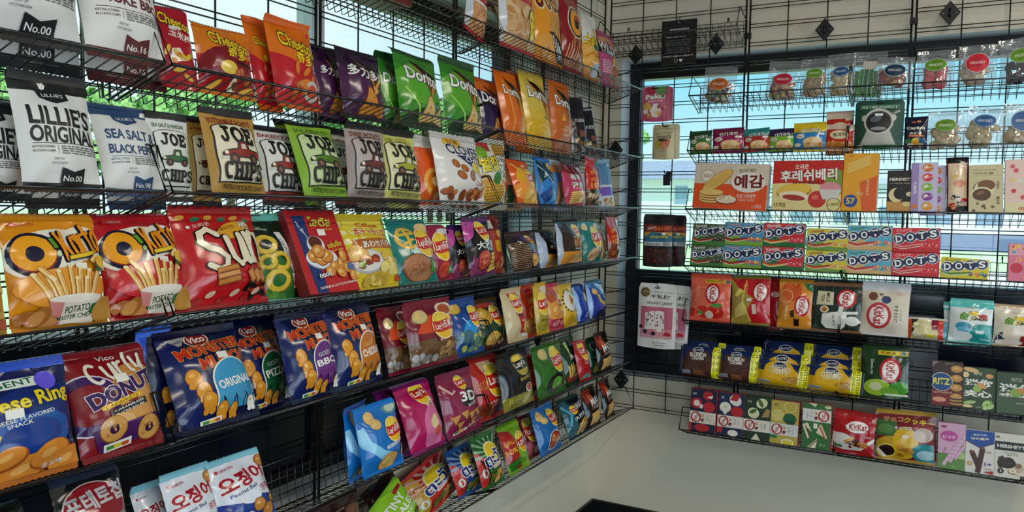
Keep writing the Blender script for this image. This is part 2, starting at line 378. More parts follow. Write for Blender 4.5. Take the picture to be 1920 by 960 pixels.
e = empty('cover_plate', (.118, -1.30, .72)); e.rotation_euler = (0, 0, -PI / 2); tag(e, 'grey rounded cover plate on the dark panel behind the cracker shelf', 'cover plate')
mb = MB(); pts = []
for k in range(9): pts.append((.10 + .03 * math.cos(PI / 2 * k / 8), .34 + .03 * math.sin(PI / 2 * k / 8)))
pts = [(-.13, 0), (.13, 0)] + pts + [(-x, z) for x, z in reversed(pts)]
n = len(pts)
for y in (-.02, .0): mb.v += [(x, y, z) for x, z in pts]
mb.f += [list(range(n)), list(range(n, 2 * n))[::-1]] + [[k, n + k, n + (k + 1) % n, (k + 1) % n] for k in range(n)]; mb.m += [0] * (n + 2); mb.sm += [False] * (n + 2)
mb.build('plate', mat('grey plastic', '#7d7f84', .5), e)
mb = MB(); mb.tube([(.02 + .022 * math.cos(a * PI / 12), -.021, .17 + .022 * math.sin(a * PI / 12)) for a in range(25)], .0015, 4); mb.tube([(.002, -.021, .17), (.038, -.021, .17)], .0012, 4)
mb.build('emblem', mat('dark print', '#4a4c52', .5), e)

# ------------------------------------------------------------------ printed graphics
TXT = {}
def text_mesh(s, off):
    """fill of a line of lettering, scaled to a unit box"""
    k = (s, off)
    if k in TXT: return TXT[k]
    c = bpy.data.curves.new('lettering', 'FONT'); c.body = s; c.resolution_u = 3; c.offset = off
    o = bpy.data.objects.new('lettering', c); COL.objects.link(o); bpy.context.view_layer.update()
    me = bpy.data.meshes.new_from_object(o.evaluated_get(bpy.context.evaluated_depsgraph_get()))
    v = [(p.co.x, p.co.y) for p in me.vertices]; f = [list(p.vertices) for p in me.polygons]
    bpy.data.objects.remove(o); bpy.data.curves.remove(c); bpy.data.meshes.remove(me)
    TXT[k] = (v, f)
    return TXT[k]
class Art:
    """flat printed artwork on a unit face; a = width / height of the face"""
    def __init__(s, a, matfn): s.a = a; s.v = []; s.f = []; s.m = []; s.layer = 0; s.lay = []; s.mats = []; s.matfn = matfn; s.sticker = None
    def mi(s, c):
        m = s.matfn(c)
        if m not in s.mats: s.mats.append(m)
        return s.mats.index(m)
    def add(s, v, f, c):
        b = len(s.v); s.layer += 1; s.v += v; i = s.mi(c)
        for q in f: s.f.append([b + k for k in q]); s.m.append(i); s.lay.append(s.layer)
    def rot(s, pts, cx, cy, r):
        if not r: return pts
        c_, s_ = math.cos(math.radians(r)), math.sin(math.radians(r))
        return [(cx + (x - cx) * c_ - (y - cy) / s.a * s_, cy + ((x - cx) * s_ + (y - cy) / s.a * c_) * s.a) for x, y in pts]
    def R(s, x0, y0, x1, y1, c, r=0):
        s.add(s.rot([(x0, y0), (x1, y0), (x1, y1), (x0, y1)], (x0 + x1) / 2, (y0 + y1) / 2, r), [[0, 1, 2, 3]], c); return s
    def E(s, cx, cy, rx, ry, c, r=0, n=24):
        s.add(s.rot([(cx + rx * math.cos(2 * PI * k / n), cy + ry * s.a * math.sin(2 * PI * k / n)) for k in range(n)], cx, cy, r), [list(range(n))], c); return s
    def ring(s, cx, cy, rx, ry, t, c, n=24):
        v = []
        for q in (1, 1 - t): v += [(cx + q * rx * math.cos(2 * PI * k / n), cy + q * ry * s.a * math.sin(2 * PI * k / n)) for k in range(n)]
        s.add(v, [[k, (k + 1) % n, n + (k + 1) % n, n + k] for k in range(n)], c); return s
    def P(s, pts, c):
        bm = bmesh.new(); vs = [bm.verts.new((x, y, 0)) for x, y in pts]; fa = bm.faces.new(vs); fa.normal_update(); bmesh.ops.triangulate(bm, faces=[fa]); bm.verts.index_update()
        s.add(list(pts), [[v.index for v in q.verts] for q in bm.faces], c); bm.free(); return s
    def L(s, pts, w, c):
        v = []; n = len(pts)
        for k, (x, y) in enumerate(pts):
            x0, y0 = pts[max(k - 1, 0)]; x1, y1 = pts[min(k + 1, n - 1)]; dx, dy = x1 - x0, (y1 - y0) / s.a; q = math.hypot(dx, dy) or 1
            ox, oy = -dy / q * w / 2, dx / q * w / 2 * s.a; v += [(x + ox, y + oy), (x - ox, y - oy)]
        s.add(v, [[2 * k, 2 * k + 1, 2 * k + 3, 2 * k + 2] for k in range(n - 1)], c); return s
    def T(s, t, cx, cy, w, h, c, r=0, b=.012, o=None, ow=.05, sh=0.):
        """lettering t fitted in a box w x h (both in face widths); o = outline colour"""
        b *= .5; ow *= .62; v0, f0 = text_mesh(t, round(b, 4)); xs = [p[0] for p in v0]; ys = [p[1] for p in v0]
        x0, x1, y0, y1 = min(xs), max(xs), min(ys), max(ys); sx_, sy_ = w / max(x1 - x0, 1e-6), h / max(y1 - y0, 1e-6)
        for off, col in (((b + ow, o), (b, c)) if o else ((b, c),)):
            v, f = text_mesh(t, round(off, 4))
            q = [(cx + (x - (x0 + x1) / 2) * sx_ + sh * (y - (y0 + y1) / 2) * sy_, cy + (y - (y0 + y1) / 2) * sy_ * s.a) for x, y in v]
            s.add(s.rot(q, cx, cy, r), f, col)
        return s
    STROKES = {'J': (.72, [[(.5, 1), (.5, .22), (.38, .03), (.14, .0), (.0, .2)], [(.28, 1), (.74, 1)]]), 'O': (.84, [[(.42 + .42 * math.cos(k * PI / 8), .5 + .5 * math.sin(k * PI / 8)) for k in range(17)]]), 'E': (.72, [[(.12, 0), (.12, 1)], [(-.02, 1), (.68, 1), (.68, .8)], [(.12, .52), (.5, .52)], [(-.02, 0), (.7, 0), (.7, .22)]]),
        'H': (.84, [[(.12, 0), (.12, 1)], [(.72, 0), (.72, 1)], [(.12, .5), (.72, .5)], [(-.02, 0), (.26, 0)], [(-.02, 1), (.26, 1)], [(.58, 0), (.86, 0)], [(.58, 1), (.86, 1)]]), 'I': (.3, [[(.15, 0), (.15, 1)], [(0, 0), (.3, 0)], [(0, 1), (.3, 1)]]), 'P': (.72, [[(.12, 0), (.12, 1)], [(-.02, 0), (.3, 0)], [(-.02, 1), (.5, 1), (.7, .88), (.7, .62), (.5, .48), (.12, .48)]]),
       'K': (.8, [[(0, 0), (0, 1)], [(.72, 1), (.05, .45)], [(.2, .55), (.8, 0)]]), 'a': (.75, [[(.4 + .35 * math.cos(k * PI / 6), .35 + .35 * math.sin(k * PI / 6)) for k in range(13)], [(.75, .7), (.75, 0)]]),
        'r': (.5, [[(0, .7), (0, 0)], [(0, .42), (.2, .64), (.5, .68)]]), 't': (.55, [[(.25, 1), (.25, .1), (.5, 0)], [(0, .7), (.55, .7)]]), 'o': (.7, [[(.35 + .35 * math.cos(k * PI / 6), .35 + .35 * math.sin(k * PI / 6)) for k in range(13)]]),
        'S': (.8, [[(.8, .82), (.55, 1), (.2, .94), (.06, .74), (.28, .56), (.6, .44), (.8, .24), (.62, .04), (.28, 0), (0, .16)]]), 'u': (.68, [[(0, .7), (.02, .2), (.22, 0), (.5, .08), (.66, .7)], [(.66, .7), (.68, 0)]]), 'n': (.64, [[(0, 0), (0, .7)], [(0, .42), (.28, .7), (.56, .62), (.64, 0)]]),
        'C': (.8, [[(.42 + .42 * math.cos(.9 + k * .355), .5 + .5 * math.sin(.9 + k * .355)) for k in range(13)]]), 'l': (.2, [[(.2, 1.05), (.06, .5), (.1, .06), (.24, 0)]]), 'y': (.66, [[(0, .7), (.08, .16), (.34, .08), (.6, .5)], [(.66, .72), (.5, -.1), (.26, -.36), (.04, -.24)]])}
    def S(s, t, cx, cy, w, h, th, c, o=None, ow=.03, r=0):
        """chunky brush lettering t in a box w x h, stroke th (all in face widths)"""
        x = 0; pl = []
        for q in t:
            wd, st = s.STROKES[q]; pl += [[(x + a, b) for a, b in p] for p in st]; x += wd + .30
        W = x - .30
        for k, col in ((1, o), (0, c)):
            if col is None: continue
            for p in pl:
                q = s.rot([(cx + (a / W - .5) * w, cy + (b - .5) * h * s.a) for a, b in p], cx, cy, r); t_ = th + (2 * ow if k else 0)
                s.L(q, t_, col)
                for a, b in q: s.E(a, b, t_ / 2, t_ / 2, col, 0, 12)
        return s
    def pile(s, x0, y0, x1, y1, n, cols, sz, seed=1, e=.7):
        rg = R_(seed)
        for k in range(n):
            q = sz * rg.uniform(.75, 1.2); x, y, a_ = rg.uniform(x0, x1), rg.uniform(y0, y1), rg.uniform(0, 180); c = cols[k % len(cols)]
            s.E(x, y, q * 1.06, q * e * 1.1, cols[-1], a_, 14); s.E(x + q * .05, y + q * .08 * s.a, q * .92, q * e * .88, c, a_, 14)
        return s
    def small(s, x0, y0, x1, y1, n, c, seed=2):
        rg = R_(seed); h = (y1 - y0) / n
        for k in range(n):
            x = x0
            while x < x1:
                L_ = min(rg.uniform(.03, .1), x1 - x); s.R(x, y0 + k * h, x + L_, y0 + k * h + h * .55, c); x += L_ + .018
        return s
    def chip(s, x, y, q, c='#e3b04a', d='#a8702a', r=20):
        s.E(x, y, q, q * .8, d, r); s.E(x - q * .04, y + q * .05 * s.a, q * .93, q * .72, c, r); s.E(x - q * .2, y + q * .15 * s.a, q * .45, q * .25, '#f2cf78', r + 15)
        rg = R_(int(x * 991 + y * 77))
        for k in range(5): s.E(x + rg.uniform(-.6, .6) * q, y + rg.uniform(-.4, .4) * q * s.a, q * .06, q * .05, d)
        return s
    def fry(s, x0, y0, x1, y1, w, c='#e8b255', d='#b0742a'):
        s.L([(x0, y0), (x1, y1)], w * 1.25, d); s.L([(x0, y0), (x1, y1)], w, c); s.L([(x0 - w * .2, y0), (x1 - w * .2, y1)], w * .3, '#f6d890'); return s
    def tri(s, x, y, q, c='#d99a3c', d='#8a5a1e', r=0):
        for k, cc in ((1.12, d), (1, c)):
            p = [(x + q * k * math.cos(math.radians(a + r)), y + q * k * math.sin(math.radians(a + r)) * s.a) for a in (90, 75, 225, 210, 330, 315)]
            s.P([p[0], p[2], p[3], p[5], p[4], p[1]] if False else [p[0], p[3], p[2], p[5], p[4], p[1]], cc)
        rg = R_(int(x * 555 + y * 31))
        for k in range(6): s.E(x + rg.uniform(-.4, .4) * q, y + rg.uniform(-.35, .4) * q * s.a, q * .07, q * .05, d)
        return s
    def price(s, x, y, w=.16): s.sticker = (x, y, w, w * .62); return s
    def pieces(s, us, vs):
        """artwork cut along the triangles of the face grid, clipped to the face: [(points, faces, material, layer)]"""
        nu, nv = len(us) - 1, len(vs) - 1; out = []; k = 0; n = len(s.f)
        lines0 = [((1, 0), us[i]) for i in range(1, nu)] + [((0, 1), vs[j]) for j in range(1, nv)]
        if nu > 1 or nv > 1: lines0 += [((nu, -nv), float(q)) for q in range(1 - nv, nu)]
        while k < n:
            e = k
            while e < n and s.lay[e] == s.lay[k]: e += 1
            ids = sorted({i for q in s.f[k:e] for i in q}); mp = {i: t for t, i in enumerate(ids)}
            bm = bmesh.new(); vv = [bm.verts.new((s.v[i][0], s.v[i][1], 0)) for i in ids]
            for q in s.f[k:e]:
                try: bm.faces.new([vv[mp[i]] for i in q])
                except ValueError: pass
            def cut(no, c, out_=False):
                ds = [no[0] * v.co.x + no[1] * v.co.y - c for v in bm.verts]
                if not ds or max(ds) < 1e-7 or (not out_ and min(ds) > -1e-7): return
                L_ = math.hypot(*no); co = (no[0] * c / L_ / L_, no[1] * c / L_ / L_, 0)
                bmesh.ops.bisect_plane(bm, geom=bm.verts[:] + bm.edges[:] + bm.faces[:], dist=1e-7, plane_co=co, plane_no=(no[0], no[1], 0), clear_outer=out_)
            for no, c in (((1, 0), .999), ((-1, 0), -.001), ((0, 1), .999), ((0, -1), -.001)): cut(no, c, True)
            for no, c in lines0: cut(no, c)
            bm.verts.index_update()
            if bm.faces: out.append(([(v.co.x, v.co.y) for v in bm.verts], [[v.index for v in f.verts] for f in bm.faces], s.m[k], s.lay[k]))
            bm.free(); k = e
        return out
def print_on(mb, art, P, us, vs, base_off=.0003, step=.000045):
    """lay the artwork on a face given as a grid of points P[j][i]; it becomes part of the same mesh"""
    if not art.f: return
    import bisect
    nj, ni = len(vs), len(us); NR = [[None] * ni for _ in range(nj)]
    for j in range(nj):
        for i in range(ni):
            a = P[j][min(i + 1, ni - 1)] - P[j][max(i - 1, 0)]; b = P[min(j + 1, nj - 1)][i] - P[max(j - 1, 0)][i]
            NR[j][i] = a.cross(b).normalized()
    m0 = len(mb.mats); mb.mats += art.mats
    for V, Fs, m_, z in art.pieces(us, vs):
        b0 = len(mb.v)
        for x, y in V:
            i = min(max(bisect.bisect_right(us, x) - 1, 0), ni - 2); j = min(max(bisect.bisect_right(vs, y) - 1, 0), nj - 2)
            a = (x - us[i]) / (us[i + 1] - us[i]); b = (y - vs[j]) / (vs[j + 1] - vs[j])
            if a >= b: tri = ((j, i, 1 - a), (j, i + 1, a - b), (j + 1, i + 1, b))
            else: tri = ((j, i, 1 - b), (j + 1, i, b - a), (j + 1, i + 1, a))
            p = Vector(); n = Vector()
            for jj, ii, ww in tri: p += P[jj][ii] * ww; n += NR[jj][ii] * ww
            mb.v.append(tuple(p + n.normalized() * (base_off + step * z)))
        for q in Fs: mb.f.append([b0 + k for k in q]); mb.m.append(m0 + m_); mb.sm.append(True)
def sticker(art, P, us, vs, root):
    """small white price sticker lying on the face, a part of its own"""
    x, y, w_, h_ = art.sticker; a2 = Art(art.a, card)
    a2.R(x - w_ / 2, y - h_ / 2 * art.a, x + w_ / 2, y + h_ / 2 * art.a, '#f3efe4'); mb = MB(); mb.mats = []
    print_on(mb, a2, P, us, vs, .0026, .0001)
    if mb.f: mb.build('price_sticker', mb.mats, root)

# ------------------------------------------------------------------ packages (front faces -y, base at z = 0)
def crimp(name, w_, z0, z1, m, root, bend=0., seed=0, wave=.004, up=True):
    """flat crimped heat seal with a saw tooth edge"""
    mb = MB(); n = 34; rows = []; k_ = 7; rg = R_(seed); ph = rg.uniform(0, 6)
    for side in (1, -1):
        P = []
        for j in range(k_ + 1):
            t = j / k_; row = []
            for i in range(n + 1):
                s_ = -1 + 2 * i / n; z = z0 + (z1 - z0) * t
                if j == k_: z += (.0016 if i % 2 else -.0004) * (1 if up else -1)
                y = wave * math.sin(2.6 * s_ + ph) * (.4 + t) + bend * t * t + .0007 * (j % 2) - side * .0009
                row.append(Vector((s_ * w_ / 2, y, z)))
            P.append(row)
        mb.grid(P, 0, flip=(side < 0) == up)
    return mb.build(name, m, root)
def bag(name, w_, h_, t_, design, seed, kind='film', nu=12, nv=16):
    rg = R_(seed); st, sb = .075, .05; ph = [rg.uniform(0, 6.28) for _ in range(12)]
    art = Art(min(w_ / (h_ * (1 - st - sb)), .90), matte if kind == 'matte' else film)
    fn = art.matfn; bc, seal_c = DES[design](art) or ('#888888', '#777777')
    if isinstance(seal_c, str): seal_c = (seal_c, seal_c)
    z0, z1 = h_ * sb, h_ * (1 - st); us = [i / nu for i in range(nu + 1)]; vs = [j / nv for j in range(nv + 1)]
    def sm(x): x = min(max(x, 0), 1); return x * x * (3 - 2 * x)
    def pt(u, v, side):
        s_ = 2 * u - 1; B = math.sin(PI * min(max(v, 0), 1)) ** .55 if 0 < v < 1 else 0
        W = w_ / 2 * (1.015 - .05 * B)
        th = t_ / 2 * sm(v / .30) ** .8 * sm((1 - v) / .36) ** .8 * max(0, 1 - abs(s_) ** 2.3) ** .72 * (1.12 - .3 * v)
        f1 = math.exp(-(1 - v) / .16); f0 = math.exp(-v / .13); ed = max(0, 1 - s_ * s_)
        wr = .0034 * f1 * math.sin(7.5 * s_ + ph[0] + side) * ed + .0020 * f1 * math.sin(15 * s_ + ph[1] + 2 * v) * ed + .0026 * f0 * math.sin(8 * s_ + ph[2] + side) * ed
        wr += .0018 * math.sin(4.2 * s_ + 5 * v + ph[3]) * math.sin(6.5 * v - 3 * s_ + ph[4]) * ed + .0022 * math.exp(-((abs(s_) - .78) / .16) ** 2) * math.sin(13 * v + ph[5] + s_ * 2)
        wr *= min(1, w_ / .13)
        y = -side * th + (-side * wr if v not in (0, 1) else 0) + .004 * math.sin(2.6 * s_ + ph[6]) * .4 * (1 - B)
        return Vector((s_ * W, y, z0 + (z1 - z0) * v))
    P = [[pt(u, v, 1) for u in us] for v in vs]; Q = [[pt(u, v, -1) for u in us] for v in vs]
    for j in range(nv + 1):
        for i in (0, nu): Q[j][i] = P[j][i].copy()
    mb = MB(); mb.mats = [fn(bc), foil() if kind != 'matte' else fn(bc)]
    mb.grid(P, 0, tri=True); mb.grid(Q, 0, flip=True)
    print_on(mb, art, P, us, vs)
    root = mb.build(name, mb.mats)
    crimp('bottom_seal', w_ * .99, z0 + .001, .0, fn(seal_c[1]), root, .0, seed, .0016, False)
    crimp('top_seal', w_ * .99, z1 - .001, h_, fn(seal_c[0]), root, rg.uniform(-.010, .016), seed + 5, .0016)
    if art.sticker: sticker(art, P, us, vs, root)
    return root
def box(name, w_, h_, t_, design, seed):
    art = Art(w_ / h_, card); bc, sc_ = DES[design](art) or ('#888888', '#777777')
    mb = MB(); mb.mats = [card(bc), card(sc_)]; e = .0012
    us = [0, 1]; vs = [0, 1]; y0, y1 = -t_ / 2, t_ / 2
    P = [[Vector((-w_ / 2 + e, y0, e)), Vector((w_ / 2 - e, y0, e))], [Vector((-w_ / 2 + e, y0, h_ - e)), Vector((w_ / 2 - e, y0, h_ - e))]]
    # bevelled carton
    def ringz(z, d, f): return [(-w_ / 2 + d, y0 + f, z), (w_ / 2 - d, y0 + f, z), (w_ / 2 - d, y1 - f, z), (-w_ / 2 + d, y1 - f, z)]
    # eight-sided ring so the vertical edges are bevelled too
    def ring8(z, d):
        x, yy = w_ / 2 - d, t_ / 2 - d; q = e
        return [(-x + q, -yy, z), (x - q, -yy, z), (x, -yy + q, z), (x, yy - q, z), (x - q, yy, z), (-x + q, yy, z), (-x, yy - q, z), (-x, -yy + q, z)]
    b = 0
    for z, d in ((0, e), (e, 0), (h_ - e, 0), (h_, e)): mb.v += ring8(z, d)
    for j in range(3):
        for k in range(8):
            mb.f.append([j * 8 + k, j * 8 + (k + 1) % 8, (j + 1) * 8 + (k + 1) % 8, (j + 1) * 8 + k]); mb.m.append(0 if (k in (0,) and j == 1) else 1); mb.sm.append(False)
    mb.f += [list(range(8))[::-1], list(range(24, 32))]; mb.m += [1, 1]; mb.sm += [False, False]
    print_on(mb, art, P, us, vs, .0003, .00006)
    root = mb.build(name, mb.mats)
    mt = MB(); mt.quadbox((-w_ / 2 + .003, y0 + .002, h_ - .0004), (w_ / 2 - .003, y1 - .003, h_ + .0006)); mt.quadbox((-w_ / 2 + .003, y0 + .0012, h_ - .0001), (w_ / 2 - .003, y0 + .0022, h_ + .0003))
    mt.build('top_flap', card(sc_), root)
    if art.sticker: sticker(art, P, us, vs, root)
    return root
def tray(name, w_, h_, t_, design, seed):
    """flow wrapped biscuit pack: a brick with soft edges and a fin at each end"""
    art = Art(w_ / h_, film); bc, sc_ = DES[design](art); nu, nv = 10, 6; rg = R_(seed)
    us = [i / nu for i in range(nu + 1)]; vs = [j / nv for j in range(nv + 1)]
    def pt(u, v, side):
        s_, q = 2 * u - 1, 2 * v - 1
        return Vector((s_ * w_ / 2, -side * t_ / 2 * (max(0, 1 - abs(s_) ** 7) * max(0, 1 - abs(q) ** 8)) ** .5 + .0008 * math.sin(9 * s_ + 5 * q + seed) * (1 - s_ * s_), h_ * v))
    P = [[pt(u, v, 1) for u in us] for v in vs]; Q = [[pt(u, v, -1) for u in us] for v in vs]
    mb = MB(); mb.mats = [film(bc)]; mb.grid(P, tri=True); mb.grid(Q, flip=True); print_on(mb, art, P, us, vs); root = mb.build(name, mb.mats)
    for x in (-1, 1):
        m2 = MB(); rows = []
        for k in range(5): rows.append([Vector((x * (w_ / 2 - .001 + .010 * k / 4), .0009 * (-1) ** k, h_ * (.04 + .92 * j / 8))) for j in range(9)])
        m2.grid(rows); m2.build('end_fin', film(sc_), root)
    return root
def standup(name, w_, h_, t_, design, seed):
    """opaque stand up pouch with rounded corners, a zip line and a hang hole"""
    art = Art(w_ / h_, matte); bc, sc_ = DES[design](art); nu, nv = 12, 14; rg = R_(seed); ph = [rg.uniform(0, 6) for _ in range(4)]
    us = [i / nu for i in range(nu + 1)]; vs = [j / nv for j in range(nv + 1)]
    def pt(u, v, side):
        s_ = 2 * u - 1; c = .06; W = w_ / 2
        if v > 1 - c: W -= w_ * .05 * (1 - math.sqrt(max(0, 1 - ((v - 1 + c) / c) ** 2)))
        th = t_ / 2 * (1 - abs(s_) ** 3) * (1 - v ** 3.2) * min(1, .55 + v * 3) + .0012
        y = -side * th - side * .0016 * math.sin(6 * s_ + 7 * v + ph[0]) * (1 - s_ * s_)
        return Vector((s_ * W, y + .002 * math.sin(3 * s_ + ph[1]) * v, h_ * v + .004 * (s_ * s_ - .4) * (1 - v) ** 4))
    P = [[pt(u, v, 1) for u in us] for v in vs]; Q = [[pt(u, v, -1) for u in us] for v in vs]
    for j in range(nv + 1):
        for i in (0, nu): Q[j][i] = P[j][i].copy()
    Q[nv] = [p.copy() for p in P[nv]]; Q[0] = [p.copy() for p in P[0]]
    mb = MB(); mb.mats = [matte(bc)]; mb.grid(P, tri=True); mb.grid(Q, flip=True); print_on(mb, art, P, us, vs); root = mb.build(name, mb.mats)
    m2 = MB(); m2.tube([P[nv - 2][i] + Vector((0, -.0008, .003)) for i in range(1, nu)], .0012, 5); m2.build('zip_strip', matte(sc_), root)
    m2 = MB(); q = P[nv - 1][nu // 2]; m2.tube([(q.x + x, q.y - .0012, q.z + .001 + dz) for x, dz in ((-.011, .002), (-.004, -.001), (0, .002), (.004, -.001), (.011, .002))], .0022, 6); m2.build('hang_hole', BLACKP, root)
    if art.sticker: sticker(art, P, us, vs, root)
    return root
CONT = {'mixdark': (('#1d3a2c', '#e9e2d0', '#d68c3c', '#6fae3c', '#16263c', '#b84a3c'), .0105, 80), 'mixred': (('#c8403c', '#e8b25a', '#f0d9b0', '#7a9a3a', '#d8763a', '#3b2a26'), .0112, 76),
        'tan': (('#b79a6a', '#cdb488', '#a58455'), .0145, 40), 'cream': (('#e6d7a8', '#d9c48a', '#efe4c0'), .0135, 40), 'greenbars': (('#4f9a2c', '#5fae38', '#3f8424'), .0, 0), 'darkred': (('#8e2f22', '#a8402c', '#d9b06a'), .019, 14),
        'pink': (('#e0606a', '#e8727c', '#d24c5c'), .024, 10), 'pale': (('#e0d2b0', '#c9a98a', '#d8c0b8', '#cfd0b0'), .021, 14), 'black': (('#17131a', '#211b24'), .010, 90), 'tanbig': (('#c9b184', '#d8c69c', '#b89b68'), .019, 18), 'tanbig2': (('#d2bd90', '#dccb9e', '#c0a674'), .022, 14)}
def pouch(name, w_, h_, t_, design, seed, cont):
    """clear zip pouch: film, filling, zip strips and an oval label as parts"""
    rg = R_(seed); nu, nv = 10, 14; ph = [rg.uniform(0, 6) for _ in range(4)]; us = [i / nu for i in range(nu + 1)]; vs = [j / nv for j in range(nv + 1)]
    def th(u, v): s_ = 2 * u - 1; return t_ / 2 * (1 - abs(s_) ** 2.6) * (max(0, min(1, v / .12)) ** .5) * max(0, 1 - (max(0, v - .12) / .72) ** 2.2) + .0008
    def pt(u, v, side): s_ = 2 * u - 1; return Vector((s_ * w_ / 2, -side * th(u, v) - side * .0016 * math.sin(8 * s_ + 6 * v + ph[0]) * (1 - s_ * s_) + .003 * math.sin(3 * s_ + ph[1]) * v, h_ * v + (.0012 * math.sin(40 * u) if v == 1 else 0)))
    P = [[pt(u, v, 1) for u in us] for v in vs]; Q = [[pt(u, v, -1) for u in us] for v in vs]
    for j in range(nv + 1):
        for i in (0, nu): Q[j][i] = P[j][i].copy()
    mb = MB(); mb.grid(P); mb.grid(Q, flip=True); root = mb.build(name, clear_mat('clear pouch film', (.92, .93, .94, 1), .17, .58))
    cols, r0, n = CONT[cont]; mb = MB(); mb.mats = [mat('filling ' + c, c, .6, 0, .5, 180) for c in cols]; fill = .58 if cont != 'greenbars' else .62
    if cont == 'greenbars':
        for k in range(6):
            x = -w_ * .36 + w_ * .145 * k; z = .012; L_ = h_ * rg.uniform(.52, .60)
            b = len(mb.v); mb.quadbox((x - w_ * .062, -.007 + .003 * (k % 2), z), (x + w_ * .062, .006, z + L_), k % len(cols))
    else:
        for k in range(n):
            v = rg.uniform(.05, fill) if n > 12 else .09 + (fill - .12) * (k // 2 + .5) / ((n + 1) // 2)
            u = rg.uniform(.12, .88) if n > 12 else (.27 if k % 2 else .73) + rg.uniform(-.06, .06)
            q = r0 * rg.uniform(.8, 1.15); d = max(0, th(u, v) - q * .55)
            ry = min(q * .7, t_ * .40); mb.ellipsoid(((2 * u - 1) * (w_ / 2 - q * .8), max(ry * 1.12 + .0015 - th(u, v), -d) + rg.uniform(0, .004), max(q * .8, h_ * v)), (q, ry, q * rg.uniform(.7, 1)), k % len(cols), 9, 6, rg, .12)
    c_ = mb.build('filling', mb.mats, root); c_['kind'] = 'stuff'
    for k, z in enumerate((.875, .91)):
        m2 = MB(); m2.tube([Vector(((2 * u - 1) * w_ * .485, pt(u, z, 1).y - .0006, h_ * z)) for u in us], .0011, 5); m2.build('zip_strip', clear_mat('zip', (.85, .87, .88, 1), .35, .7), root)
    art = Art(w_ / h_, card); DES[design](art); mb = MB(); mb.mats = []; print_on(mb, art, P, us, vs, .0008, .00008); mb.build('label', mb.mats, root)
    return root
def bar(name, w_, h_, t_, design, seed): return bag(name, w_, h_, t_, design, seed)

# ------------------------------------------------------------------ artwork of every package
DES = {}
def D(f): DES[f.__name__] = f; return f
def logo(d, cx, cy, r, t="Lay's", rim='#fbe9a8', ban='#c8281e', ye='#f6c21c', rot=6):
    a = d.a
    d.E(cx, cy, r * 1.10, r * 1.16, rim, 0, 28); d.E(cx, cy, r, r * 1.06, ye, 0, 28); d.E(cx - r * .15, cy + r * .6 * a, r * .6, r * .35, '#f9d84e', 12)
    p = [(-1.02, -.42), (-.5, -.56), (0, -.50), (.5, -.42), (1.02, -.46), (1.02, .36), (.5, .50), (0, .42), (-.5, .36), (-1.02, .42)]
    d.P([(cx + x * r, cy + y * r * a) for x, y in p], ban); d.T(t, cx, cy, r * 1.75, r * .72, '#fff8ee', rot, .03)
def chipbag(d, bg, lc, lx=.55, ly=.62, lr=.24, t="Lay's乐事", sub=None, subc='#ffffff', seal=None):
    logo(d, lx, ly, lr, t)
    if sub: d.T(sub, lx, ly - lr * 1.75 * d.a, .42, .06, subc, 3)
    return bg, seal or bg
@D
def chipclear_red(d):
    d.R(0, .55, 1, 1, '#b81f28'); d.R(0, .5, 1, .55, '#d9d9d6'); d.pile(.1, .03, .95, .42, 34, ['#d99a62', '#c9804a', '#e2b27c'], .085, 3); d.R(0, 0, .16, 1, '#c9d0d6'); return '#c98d5c', '#b81f28'
@D
def chipclear(d):
    d.R(0, .62, 1, 1, '#c22a30'); d.T('새우', .62, .8, .5, .24, '#f3e6c8', 0, .03); d.pile(.06, .03, .95, .58, 40, ['#dcab74', '#cf9058', '#e6c290'], .09, 5); d.R(0, 0, .1, 1, '#d6dade')
    d.E(.74, .34, .12, .25, '#3a3a16'); d.E(.74, .34, .105, .23, '#ecd640'); d.E(.70, .40, .02, .025, '#3a3a16'); d.E(.78, .40, .02, .025, '#3a3a16'); d.R(.70, .27, .78, .285, '#3a3a16'); return '#d2a06c', '#c22a30'
@D
def zebra(d):
    for k, (x, c) in enumerate(((.18, '#7c1512'), (.42, '#7c1512'), (.66, '#7c1512'), (.86, '#7c1512'))): d.E(x, .78, .13, .17, '#f2d9a0'); d.E(x, .78, .10, .14, '#6b1c14'); d.E(x, .78, .045, .07, '#f2a024')
    for k in range(9): d.fry(.35 + .05 * k, .30 + .02 * (k % 3), .55 + .05 * k, .62, .022, '#f0b45a', '#c47420')
    pts = [(.30, .34), (.46, .36), (.98, .14), (.98, -.02), (.80, .0)]; d.P(pts, '#10221c')
    for k in range(6): x = .42 + k * .095; d.L([(x, .31 - k * .035), (x + .045, .20 - k * .035)], .03, '#f2ecdc')
    d.E(.2, .2, .22, .12, '#e8a040', 20); d.pile(.02, .02, .5, .12, 6, ['#f0c070', '#d89038'], .07, 2); return '#ee9a22', '#d07818'
@D
def ringred(d):
    d.E(.5, .62, .34, .36, '#f0d9b8'); d.E(.5, .62, .31, .33, '#1d1112'); d.E(.5, .62, .26, .28, '#f09a20'); d.E(.52, .62, .12, .15, '#1d1112'); d.E(.5, .67, .05, .05, '#e6401c')
    for k in range(14): d.fry(.05 + .07 * k, .0, .15 + .065 * k + .04 * (k % 3), .30 + .05 * (k % 4), .02, '#f2c27c', '#b86a2a')
    return '#8f1720', '#8f1720'
